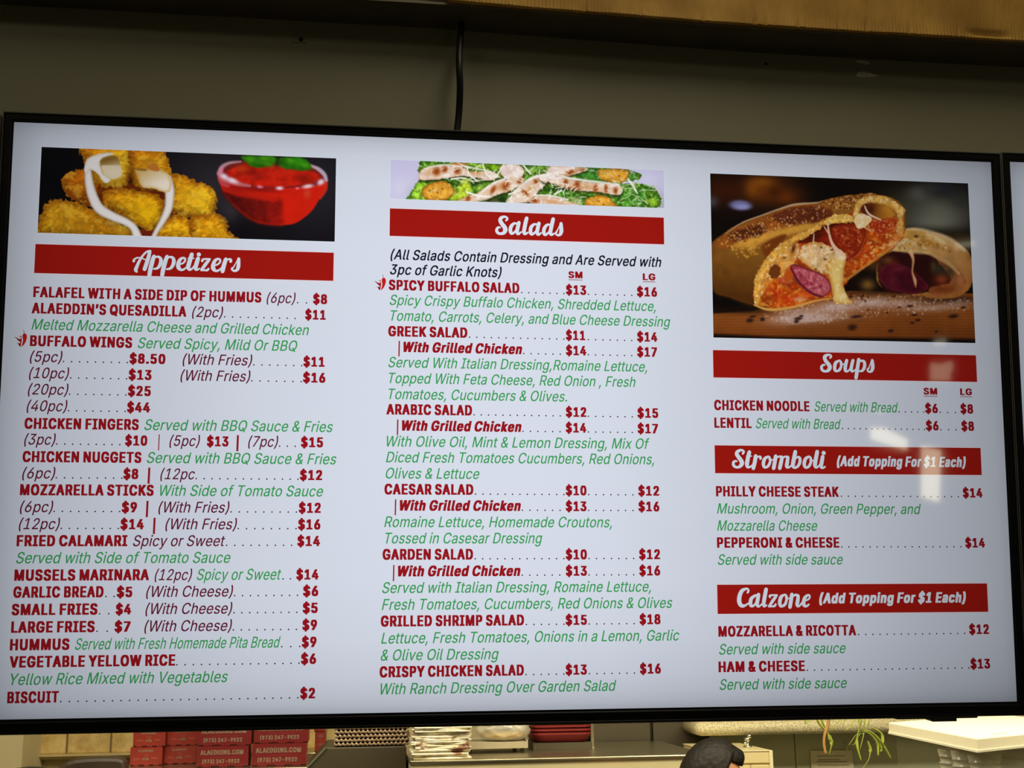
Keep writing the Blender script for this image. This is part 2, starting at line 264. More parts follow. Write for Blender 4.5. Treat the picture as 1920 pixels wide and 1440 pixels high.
"G":"544;408,349 399,372 387,393 373,411 356,427 337,439 315,448 284,455 252,450 213,432 180,404 155,364 139,314 134,263 139,212 155,163 181,123 214,94 254,77 286,73 309,75 345,89 374,111 396,141 410,178 413,199 283,199 283,274 508,274 508,200 501,141 481,91 449,50 407,19 356,0 299,-7 269,-7 205,1 149,25 104,64 69,116 47,179 40,254 40,272 47,347 69,411 103,463 149,502 203,526 265,534 295,534 334,531 370,522 404,507 433,487 459,463 479,434 495,402 504,367 504,349",
"K":"491;60,527 155,527 154,297 174,321 364,527 478,527 478,509 280,297 479,18 479,0 372,0 211,227 155,167 155,0 60,0",
"S":"471;86,289 60,326 52,372 52,390 58,431 75,466 102,494 138,516 180,529 227,534 257,534 305,529 346,516 381,494 407,467 424,433 431,396 431,378 337,378 326,412 302,437 267,453 237,457 224,456 197,448 175,435 159,418 148,398 146,386 149,370 161,352 178,337 199,326 242,311 294,297 342,282 366,270 389,256 409,238 425,216 435,189 438,157 438,139 433,99 416,64 390,34 353,11 308,-4 254,-9 224,-9 172,-4 128,9 91,31 64,60 46,96 38,137 38,155 134,155 140,128 153,106 172,89 196,77 224,70 240,68 257,70 286,78 311,92 329,110 341,132 344,148 342,161 332,179 316,193 296,205 245,222 184,239 128,260",
"a":"413;163,400 224,402 269,397 293,390 316,378 336,361 352,338 363,308 367,269 367,0 277,0 277,21 266,12 245,1 220,-6 190,-9 160,-9 126,-5 94,5 68,22 48,45 35,73 30,108 30,126 34,156 43,179 58,197 78,211 100,221 125,229 178,238 252,248 265,253 273,261 275,267 273,279 267,297 256,311 240,322 220,329 201,329 179,322 162,313 148,301 137,288 130,274 100,274 41,291 41,309 57,340 79,364 104,382 133,393;179,65 202,67 228,77 248,92 263,111 272,133 276,156 276,179 205,168 164,159 147,150 133,139 125,124 123,112 124,105 132,90 144,79 160,70",
"c":"420;334,135 393,120 393,102 384,78 371,56 355,37 336,21 315,9 291,-1 265,-6 237,-8 207,-8 159,-2 117,16 82,46 56,85 40,133 34,187 34,205 40,261 56,309 82,348 117,378 159,396 207,402 264,401 290,395 314,386 335,374 354,359 370,340 383,319 392,295 392,277 333,262 303,262 290,289 270,311 242,325 222,328 203,325 175,310 154,287 138,258 129,224 127,196 129,169 138,135 154,107 175,84 203,69 221,66 243,70 271,84 292,107 304,135",
"d":"448;311,370 311,527 402,527 402,0 313,0 313,27 302,17 282,4 257,-5 225,-8 195,-8 151,-2 111,16 79,45 55,84 39,133 34,189 34,207 39,263 55,311 79,350 112,379 151,396 196,402 226,402 258,399 283,391 302,378;220,328 202,325 175,311 154,290 138,261 129,227 127,198 129,169 139,135 154,106 175,84 202,69 220,67 236,69 263,83 284,104 299,133 309,168 311,198 309,229 300,263 284,291 263,312 237,325",
"e":"428;306,123 336,123 395,109 395,91 383,63 365,39 341,19 313,4 279,-5 242,-8 212,-8 161,-2 117,16 82,46 56,85 40,132 34,187 34,205 39,260 55,308 81,347 115,377 157,396 205,402 266,400 296,392 324,379 349,359 371,333 387,300 398,260 401,212 401,169 129,169 130,157 140,124 158,98 181,79 209,68 229,66 254,71 271,79 285,91 297,106;139,270 129,239 306,239 298,269 283,294 263,314 237,326 220,328 203,326 176,313 155,294",
"f":"278;81,327 6,327 6,397 81,397 81,450 84,479 96,504 113,523 135,537 161,545 187,548 217,548 252,545 273,539 273,521 257,468 227,468 215,472 201,470 184,460 175,443 172,419 172,397 258,397 258,327 172,327 172,0 81,0",
"g":"449;39,136 34,191 34,209 39,264 55,311 80,350 112,379 152,396 196,402 258,400 283,391 303,378 313,369 313,397 402,397 402,-9 397,-54 380,-90 354,-117 321,-136 281,-147 237,-151 207,-151 168,-148 134,-140 105,-127 82,-110 64,-91 51,-69 51,-51 101,-23 131,-23 152,-48 166,-60 184,-70 208,-77 218,-78 249,-74 282,-57 304,-29 311,12 311,36 302,28 282,16 257,8 225,5 195,5 152,10 113,27 80,53 55,90;237,81 264,93 285,113 300,139 309,172 311,202 309,231 300,264 285,291 264,312 237,325 220,328 202,325 175,312 154,290 139,262 129,229 127,202 129,173 139,141 154,114 175,94 202,81 220,79",
"h":"434;144,371 152,380 187,397 227,402 257,402 294,398 325,387 351,367 371,339 383,303 387,258 387,0 296,0 296,235 290,275 273,304 246,323 222,327 214,326 191,317 171,303 156,283 147,257 144,227 144,0 53,0 53,527 144,527",
"i":"191;156,501 156,483 153,468 144,455 130,446 114,443 84,443 67,446 54,455 44,468 41,483 41,501 44,517 54,530 67,539 84,542 114,542 130,539 144,530 153,517;144,397 144,0 53,0 53,397",
"l":"213;144,527 145,95 150,80 160,72 200,72 211,21 211,3 192,-1 139,-2 101,3 74,20 58,47 53,84 53,527",
"n":"434;144,227 144,0 53,0 53,397 142,397 142,369 152,380 187,397 227,402 257,402 294,398 325,387 351,367 371,339 383,303 387,258 387,0 296,0 296,235 290,275 273,304 246,323 222,327 214,326 191,317 171,303 156,283 147,257",
"o":"439;129,224 127,196 129,169 138,135 154,107 175,84 203,69 222,66 242,69 270,84 292,107 307,135 316,169 318,196 316,224 307,258 292,287 270,310 242,325 222,328 203,325 175,310 154,287 138,258;159,-2 117,16 82,46 56,85 40,133 34,187 34,205 40,261 56,309 82,348 117,378 159,396 207,402 237,402 286,396 329,378 363,348 389,309 406,261 411,205 411,187 406,133 389,85 363,46 329,16 286,-2 237,-8 207,-8",
"p":"448;53,-143 53,397 142,397 142,369 152,378 171,391 197,399 229,402 259,402 304,396 343,379 375,350 400,311 415,263 420,207 420,189 415,133 400,84 376,45 343,16 304,-2 259,-8 229,-8 198,-5 173,4 153,17 144,25 144,-143;235,328 218,325 191,312 170,291 155,263 146,229 144,198 146,168 155,133 170,104 192,83 218,69 235,67 253,69 279,84 301,106 316,135 325,169 327,198 325,227 316,261 301,290 280,311 253,325",
"r":"283;142,376 152,385 181,398 213,403 273,402 273,322 243,322 223,324 212,323 189,315 170,301 156,284 147,262 144,237 144,0 53,0 53,397 142,397",
"s":"389;104,186 72,208 53,237 47,274 47,292 51,323 65,350 87,372 115,388 149,399 187,402 217,402 253,399 284,390 309,376 329,357 344,334 354,308 354,290 298,277 268,277 258,298 243,316 219,328 201,331 186,329 161,317 144,299 141,284 142,276 154,261 174,250 202,241 259,227 305,212 336,189 355,160 361,125 361,107 356,75 342,47 320,24 290,6 253,-5 212,-8 182,-8 145,-5 112,3 84,18 62,38 45,63 36,94 36,112 94,125 124,125 135,97 154,78 180,67 195,65 217,68 244,80 262,99 266,114 265,121 254,136 237,147 212,155 149,170",
"t":"251;65,489 156,489 156,397 234,397 234,327 156,327 156,116 158,94 166,79 180,71 189,70 202,72 232,72 243,20 243,2 222,-3 168,-4 125,2 92,21 72,52 65,93 65,327 6,327 6,397 65,397",
"v":"413;114,397 195,173 210,126 224,173 305,397 401,397 401,379 256,0 163,0 17,379 17,397",
"w":"591;206,232 252,397 346,397 392,232 413,151 480,397 575,397 575,379 459,0 368,0 319,172 299,250 229,0 138,0 23,379 23,397 117,397 185,149"},
"light":{" ":"188",
"&":"459;75,398 79,436 91,464 109,487 134,505 165,516 200,519 249,516 280,505 304,488 322,465 334,439 338,410 336,382 329,362 319,342 305,325 270,293 236,268 333,151 346,192 349,230 422,230 419,180 411,144 399,115 383,90 452,6 452,0 364,0 334,36 319,23 285,7 248,-3 211,-7 197,-7 150,-2 110,12 78,34 54,62 39,96 34,133 37,169 47,195 63,219 85,241 132,279 102,319 87,344 78,370;260,395 262,407 258,427 245,445 226,457 207,460 198,459 182,453 169,444 159,431 153,416 151,402 153,386 159,369 183,333 192,323 237,358 255,381;199,53 223,56 251,65 278,81 289,90 177,224 142,195 124,174 114,154 111,134 114,114 123,93 138,76 157,63 180,55",
"(":"284;188,370 175,313 168,258 165,210 168,167 174,121 186,73 202,22 223,-32 250,-90 250,-96 177,-96 139,-21 111,55 95,131 89,207 92,270 101,330 114,390 132,447 153,500 177,545 250,545 250,539 226,485 205,428",
")":"284;120,168 122,210 119,258 112,313 99,370 82,428 62,485 37,539 37,545 111,545 135,500 156,447 173,390 187,329 195,270 198,213 192,130 175,53 148,-22 111,-96 37,-96 37,-90 64,-31 86,24 102,75 113,122",
",":"199;38,-119 68,77 151,77 151,71 98,-119",
".":"199;53,24 50,41 53,65 63,79 78,89 95,93 109,93 127,89 142,79 152,65 155,47 152,24 142,9 127,-1 109,-4 95,-4 78,-1 63,9",
"0":"464;127,314 123,257 127,200 137,150 154,109 177,80 206,62 234,57 261,62 290,80 313,109 330,150 340,200 344,257 340,314 330,365 313,405 290,435 261,453 234,459 206,453 177,435 154,405 137,365;174,1 130,24 95,62 69,113 53,178 48,254 53,336 69,401 95,453 130,490 174,514 227,522 241,522 293,514 337,490 372,453 398,401 414,336 419,260 414,178 398,113 373,62 337,24 293,1 241,-7 227,-7",
"1":"464;405,0 76,0 76,61 212,61 212,440 100,358 86,358 86,433 198,515 290,515 290,61 405,61",
"2":"464;64,53 282,288 299,311 311,333 318,354 320,374 317,397 308,419 293,436 273,449 250,457 231,459 210,457 186,447 167,433 153,413 144,390 141,362 66,362 71,411 86,448 111,479 143,502 182,517 225,522 239,522 282,517 320,503 351,480 375,451 390,417 395,378 392,345 385,318 371,290 350,259 281,180 170,63 403,63 403,0 64,0",
"3":"464;44,138 123,138 129,113 140,93 158,77 179,65 205,58 225,57 248,59 275,67 297,80 315,99 325,122 329,148 326,172 316,196 299,217 275,234 242,244 201,248 157,248 157,305 286,452 70,452 70,515 386,515 386,461 240,295 278,294 322,282 358,259 385,228 401,192 407,151 401,103 384,66 358,36 323,12 280,-2 232,-7 173,-3 133,10 98,30 70,57 52,91 44,132",
"4":"464;325,515 325,509 125,169 282,169 282,324 357,324 357,169 427,169 427,105 357,105 357,0 282,0 282,105 40,105 40,164 247,515",
"5":"464;96,515 380,515 380,452 165,452 150,317 155,321 178,331 203,337 229,340 243,340 277,336 308,327 335,312 359,291 378,266 393,237 402,205 405,169 399,117 383,76 357,41 323,15 282,-1 235,-7 221,-7 178,-2 140,11 108,32 83,60 66,93 60,136 136,136 141,114 152,95 168,79 187,66 210,58 227,57 250,59 276,70 298,88 314,110 324,137 328,165 324,193 314,221 297,244 275,262 248,273 223,276 206,275 181,268 159,258 142,246 128,246 67,253",
"6":"464;254,262 233,264 212,262 188,252 167,235 152,214 142,188 139,161 142,134 152,108 167,85 188,69 212,58 233,55 254,58 279,69 299,85 314,107 324,134 327,160 324,187 314,213 299,235 279,251;249,320 292,315 330,301 360,277 384,246 398,207 403,163 398,112 382,73 357,39 324,14 285,-2 240,-7 226,-7 182,-1 142,15 109,40 84,74 69,115 64,162 68,205 80,245 102,291 137,346 252,515 336,515 336,509 202,315 214,318",
"7":"464;405,515 405,449 179,0 97,0 97,6 322,452 62,452 62,515",
"B":"467;255,515 303,510 343,497 373,475 395,448 408,416 412,380 409,344 401,320 387,301 370,286 350,275 331,268 353,263 377,251 399,233 416,209 428,179 432,142 427,100 414,67 391,39 358,18 315,4 261,0 60,0 60,515;139,452 139,291 238,291 265,294 288,302 308,315 323,332 333,354 336,374 330,403 313,429 283,446 240,452;248,231 139,231 139,63 245,63 296,69 330,86 349,111 355,141 352,161 342,184 327,203 306,218 279,228",
"C":"521;48,179 40,254 48,335 70,399 104,451 150,490 205,514 267,522 319,519 354,510 387,496 416,477 441,453 462,424 477,391 487,354 487,348 408,348 401,373 389,395 375,413 357,428 337,440 315,449 292,454 276,455 237,450 198,432 164,403 139,364 123,314 117,257 123,200 139,151 165,111 198,82 237,65 276,60 292,61 315,66 337,75 357,87 375,102 389,120 401,142 408,166 487,166 487,160 477,124 462,91 442,62 416,38 387,19 355,5 319,-4 267,-7 205,1 150,25 104,63 70,115",
"D":"513;221,452 139,452 139,63 215,63 272,69 318,87 354,116 379,155 394,204 399,258 394,312 379,361 354,399 320,428 275,446;305,8 233,0 60,0 60,515 239,515 308,507 367,484 413,447 447,397 469,335 476,261 469,181 447,119 412,68 365,31",
"F":"421;383,452 139,452 139,284 360,284 360,221 139,221 139,0 60,0 60,515 383,515",
"G":"531;408,349 399,372 387,393 373,411 356,427 337,439 315,448 291,454 274,455 236,450 197,432 164,404 139,364 123,314 117,257 123,200 139,151 165,111 198,82 238,65 277,60 309,63 345,77 374,99 396,129 410,166 414,199 283,199 283,262 492,262 492,206 485,141 465,91 433,50 391,19 340,0 283,-7 269,-7 205,1 149,25 104,64 69,116 47,179 40,254 47,335 69,399 103,451 149,490 203,514 265,522 318,519 354,510 388,495 417,475 443,451 463,422 479,390 488,355 488,349",
"H":"528;60,0 60,515 139,515 139,295 392,295 392,515 471,515 471,0 392,0 392,232 139,232 139,0",
"I":"311;197,452 197,63 283,63 283,0 31,0 31,63 118,63 118,452 31,452 31,515 283,515 283,452",
"L":"404;60,0 60,515 139,515 139,63 375,63 375,0",
"M":"639;504,0 504,291 506,392 470,291 356,0 286,0 170,291 135,392 136,0 60,0 60,515 166,515 291,193 322,100 352,193 476,515 582,515 582,0",
"O":"544;123,314 117,257 123,200 139,150 165,111 198,82 237,65 274,60 310,65 349,82 383,111 408,150 425,200 430,257 425,314 408,365 383,404 349,433 310,450 274,455 237,450 198,433 165,404 139,364;205,1 150,25 105,63 70,115 48,179 40,254 48,335 70,399 105,451 150,490 205,514 267,522 281,522 343,514 398,490 443,451 478,399 500,335 507,260 500,179 478,115 443,63 398,25 343,1 281,-7 267,-7",
"P":"456;233,248 269,252 297,262 318,278 333,300 342,325 344,351 342,376 333,402 318,423 297,439 268,449 232,452 139,452 139,248;249,515 303,509 346,493 380,468 404,436 418,397 423,354 418,304 404,265 380,233 346,207 303,191 249,186 139,186 139,0 60,0 60,515",
"Q":"544;48,179 40,254 48,335 70,399 105,451 150,490 205,514 267,522 281,522 343,514 398,490 443,451 478,399 500,335 507,260 500,179 478,115 443,63 419,42 482,-42 482,-48 401,-48 359,8 343,1 281,-7 267,-7 205,1 150,25 105,63 70,115;349,433 310,450 274,455 237,450 198,433 165,404 139,364 123,314 117,257 123,200 139,150 165,111 198,82 237,65 274,60 310,65 315,67 245,159 245,165 327,165 374,103 383,111 408,150 425,200 430,257 425,314 408,365 383,404",
"R":"460;233,452 139,452 139,261 234,261 269,264 298,273 319,287 334,306 342,330 345,355 342,380 334,405 319,425 298,440 269,449;250,515 304,510 347,495 381,471 404,439 419,401 423,358 419,309 404,271 381,240 347,217 330,212 442,6 442,0 353,0 247,198 139,198 139,0 60,0 60,515",
"S":"458;86,289 60,326 52,372 58,419 75,454 102,482 138,504 180,517 227,522 241,522 289,517 330,504 365,482 391,455 408,421 415,378 337,378 326,412 302,437 267,453 231,458 208,456 181,448 159,435 143,418 132,398 129,379 133,358 145,340 162,325 183,314 226,299 278,285 326,270 350,258 373,244 393,226 409,204 419,177 422,145 417,99 400,64 374,34 337,11 292,-4 238,-9 224,-9 172,-4 128,9 91,31 64,60 46,96 38,137 38,143 118,143 124,116 137,94 156,77 180,65 208,58 231,56 257,58 286,66 311,80 329,98 341,120 345,142 342,161 332,179 316,193 296,205 245,222 184,239 128,260",
"T":"460;271,452 271,0 193,0 193,452 32,452 32,515 431,515 431,452",
"V":"491;395,515 477,515 477,509 292,0 204,0 16,509 16,515 98,515 206,212 248,81 267,144",
"W":"697;155,0 16,509 16,515 96,515 177,202 201,102 211,151 306,515 394,515 476,202 499,100 510,151 603,515 684,515 684,509 544,0 455,0 368,323 350,399 332,323 244,0",
"Y":"483;203,208 16,509 16,515 105,515 206,350 236,298 244,282 251,299 280,350 381,515 469,515 469,509 282,208 282,0 203,0",
"a":"400;163,388 208,390 253,385 277,378 300,366 320,349 336,326 347,296 351,257 351,0 277,0 277,40 266,25 250,12 229,1 204,-6 160,-9 126,-5 94,5 68,22 48,45 35,73 30,108 34,144 43,167 58,185 78,199 100,209 125,217 178,226 252,236 265,241 273,249 275,259 273,279 267,297 256,311 240,322 220,329 203,330 185,329 163,322 146,313 132,301 121,288 114,274 100,274 41,291 41,297 57,328 79,352 104,370 133,381;245,176 189,168 148,159 131,150 117,139 109,124 106,107 108,93 116,78 128,67 144,58 163,53 176,52 202,55 228,65 248,80 263,99 272,121 276,144 276,183",
"b":"435;288,-2 243,-8 198,-5 172,4 153,17 138,31 126,48 126,0 53,0 53,515 128,515 128,339 137,352 152,366 171,379 197,387 243,390 288,384 327,367 359,338 384,299 399,251 404,195 399,133 384,84 360,45 327,16;227,329 202,325 175,312 154,291 139,263 130,229 127,192 130,156 139,121 154,92 176,71 202,57 227,54 253,57 279,72 301,94 316,123 325,157 328,192 325,227 316,261 301,290 280,311 253,325",
"c":"407;318,123 377,108 377,102 368,78 355,56 339,37 320,21 299,9 275,-1 249,-6 207,-8 159,-2 117,16 82,46 56,85 40,133 34,187 40,249 56,297 82,336 117,366 159,384 207,390 248,389 274,383 298,374 319,362 338,347 354,328 367,307 376,283 376,277 317,262 303,262 290,289 270,311 242,325 214,329 187,325 159,310 138,287 122,258 113,224 110,190 113,157 122,123 138,95 159,72 187,57 214,53 243,58 271,72 292,95 304,123",
"d":"435;301,352 311,338 311,515 386,515 386,0 313,0 313,48 301,31 286,17 266,4 241,-5 195,-8 151,-2 111,16 79,45 55,84 39,133 34,189 39,251 55,299 79,338 112,367 151,384 196,390 242,387 267,379 286,366;212,329 186,325 159,311 138,290 122,261 113,227 110,192 113,157 123,123 138,94 159,72 186,57 212,54 236,57 263,71 284,92 299,121 309,156 312,192 309,229 300,263 284,291 263,312 237,325",
"e":"415;306,111 320,111 379,97 379,91 367,63 349,39 325,19 297,4 263,-5 212,-8 161,-2 117,16 82,46 56,85 40,132 34,187 39,248 55,296 81,335 115,365 157,384 205,390 250,388 280,380 308,367 333,347 355,321 371,288 382,248 385,200 385,169 112,169 114,145 124,112 142,86 165,67 193,56 220,53 234,54 254,59 271,67 285,79 297,94;123,270 113,241 112,227 308,227 307,237 298,269 283,294 263,314 237,326 212,329 187,326 160,313 139,294",
"f":"265;81,327 6,327 6,385 81,385 81,432 84,467 96,492 113,511 135,525 161,533 187,536 236,533 257,527 257,521 241,468 227,468 215,472 204,473 185,470 168,460 159,443 156,419 156,385 242,385 242,327 156,327 156,0 81,0",
"g":"436;39,136 34,191 39,252 55,299 80,338 112,367 152,384 196,390 242,388 267,379 287,366 302,352 313,337 313,385 386,385 386,-3 381,-54 364,-90 338,-117 305,-136 265,-147 221,-151 168,-148 134,-140 105,-127 82,-110 64,-91 51,-69 51,-63 101,-35 115,-35 136,-60 150,-72 168,-82 192,-89 212,-90 249,-86 282,-69 304,-41 311,0 311,55 301,41 286,28 266,16 241,8 195,5 152,10 113,27 80,53 55,90;237,325 212,329 186,325 159,312 138,290 123,262 113,229 110,196 113,161 123,129 138,102 159,82 186,69 212,66 237,69 264,81 285,101 300,127 309,160 312,196 309,231 300,264 285,291 264,312",
"h":"421;128,342 152,368 187,385 227,390 241,390 278,386 309,375 335,355 355,327 367,291 371,246 371,0 296,0 296,235 290,275 273,304 246,323 216,328 198,326 175,317 155,303 140,283 131,257 128,227 128,0 53,0 53,515 128,515",
"i":"178;140,489 137,468 128,455 114,446 98,443 84,443 67,446 54,455 44,468 41,483 44,505 54,518 67,527 84,530 98,530 114,527 128,518 137,505;128,385 128,0 53,0 53,385",
"k":"392;374,385 374,379 218,219 386,6 386,0 294,0 160,171 128,141 128,0 53,0 53,515 128,515 128,225 284,385",
"l":"200;128,515 129,83 134,68 144,60 154,59 184,60 195,9 195,3 176,-1 139,-2 101,3 74,20 58,47 53,84 53,515",
"m":"621;131,266 128,238 128,0 53,0 53,385 126,385 126,342 132,352 151,369 172,382 195,390 233,392 271,386 301,367 323,337 325,331 337,349 357,367 381,381 407,389 437,392 482,389 511,378 536,360 555,334 567,302 571,261 571,0 496,0 496,254 490,289 473,313 447,326 424,329 409,328 388,320 372,307 359,290 352,270 349,247 349,0 274,0 274,260 269,288 253,311 229,326 205,329 192,328 172,320 154,307 140,289",
"n":"421;187,385 227,390 241,390 278,386 309,375 335,355 355,327 367,291 371,246 371,0 296,0 296,235 290,275 273,304 246,323 216,328 198,326 175,317 155,303 140,283 131,257 128,227 128,0 53,0 53,385 126,385 126,340 152,368",
"o":"426;113,224 110,190 113,157 122,123 138,95 159,72 187,57 214,53 242,57 270,72 292,95 307,123 316,157 319,190 316,224 307,258 292,287 270,310 242,325 214,329 187,325 159,310 138,287 122,258;159,-2 117,16 82,46 56,85 40,133 34,187 40,249 56,297 82,336 117,366 159,384 207,390 221,390 270,384 313,366 347,336 373,297 390,249 395,193 390,133 373,85 347,46 313,16 270,-2 221,-8 207,-8",
"p":"435;53,-143 53,385 126,385 126,336 137,352 152,366 171,379 197,387 243,390 288,384 327,367 359,338 384,299 399,251 404,195 399,133 384,84 360,45 327,16 288,-2 243,-8 198,-5 173,4 153,17 138,31 128,45 128,-143;227,329 202,325 175,312 154,291 139,263 130,229 127,192 130,156 139,121 154,92 176,71 202,57 227,54 253,57 279,72 301,94 316,123 325,157 328,192 325,227 316,261 301,290 280,311 253,325",
"r":"270;126,346 130,353 152,373 181,386 213,391 257,390 257,322 243,322 214,325 196,323 173,315 154,301 140,284 131,262 128,237 128,0 53,0 53,385 126,385",
"s":"376;104,186 72,208 53,237 47,274 51,311 65,338 87,360 115,376 149,387 187,390 237,387 268,378 293,364 313,345 328,322 338,296 338,290 282,277 268,277 258,298 243,316 219,328 193,332 170,329 145,317 128,299 124,279 126,264 138,249 158,238 186,229 243,215 289,200 320,177 339,148 345,113 340,75 326,47 304,24 274,6 237,-5 196,-8 145,-5 112,3 84,18 62,38 45,63 36,94 36,100 94,113 108,113 119,85 138,66 164,55 188,52 217,56 244,68 262,87 267,107 265,121 254,136 237,147 212,155 149,170",
"t":"238;65,477 140,477 140,385 218,385 218,327 140,327 140,104 142,82 150,67 164,59 180,57 202,60 216,60 227,8 227,2 206,-3 168,-4 125,2 92,21 72,52 65,93 65,327 6,327 6,385 65,385",
"u":"421;128,150 133,111 151,81 178,62 208,57 226,59 249,68 268,83 283,103 293,128 296,159 296,385 371,385 371,0 298,0 298,45 271,17 236,0 196,-5 182,-5 146,-1 115,11 89,31 69,59 57,95 53,139 53,385 128,385",
"v":"400;98,385 179,161 202,88 224,161 305,385 385,385 385,379 240,0 163,0 17,379 17,385",
"w":"578;138,0 23,379 23,385 101,385 168,143 177,101 206,220 252,385 330,385 376,220 396,142 404,103 413,141 480,385 559,385 559,379 443,0 368,0 319,172 291,281 277,225 213,0",
"x":"390;21,0 21,6 153,198 29,379 29,385 114,385 161,312 198,251 233,312 282,385 366,385 366,379 240,195 372,6 372,0 287,0 231,85 196,143 162,85 105,0",
"y":"400;179,161 201,90 224,161 305,385 385,385 385,379 218,-58 205,-85 191,-107 173,-124 153,-136 131,-143 105,-145 65,-143 47,-139 47,-133 61,-80 75,-80 98,-83 104,-83 118,-78 130,-68 141,-52 151,-30 162,2 17,379 17,385 98,385",
"z":"391;48,323 48,385 347,385 347,331 142,62 353,62 353,0 42,0 42,52 252,323"},
}
CAP_UNITS = {"bold": 549.0, "medium": 527.0, "light": 515.0}
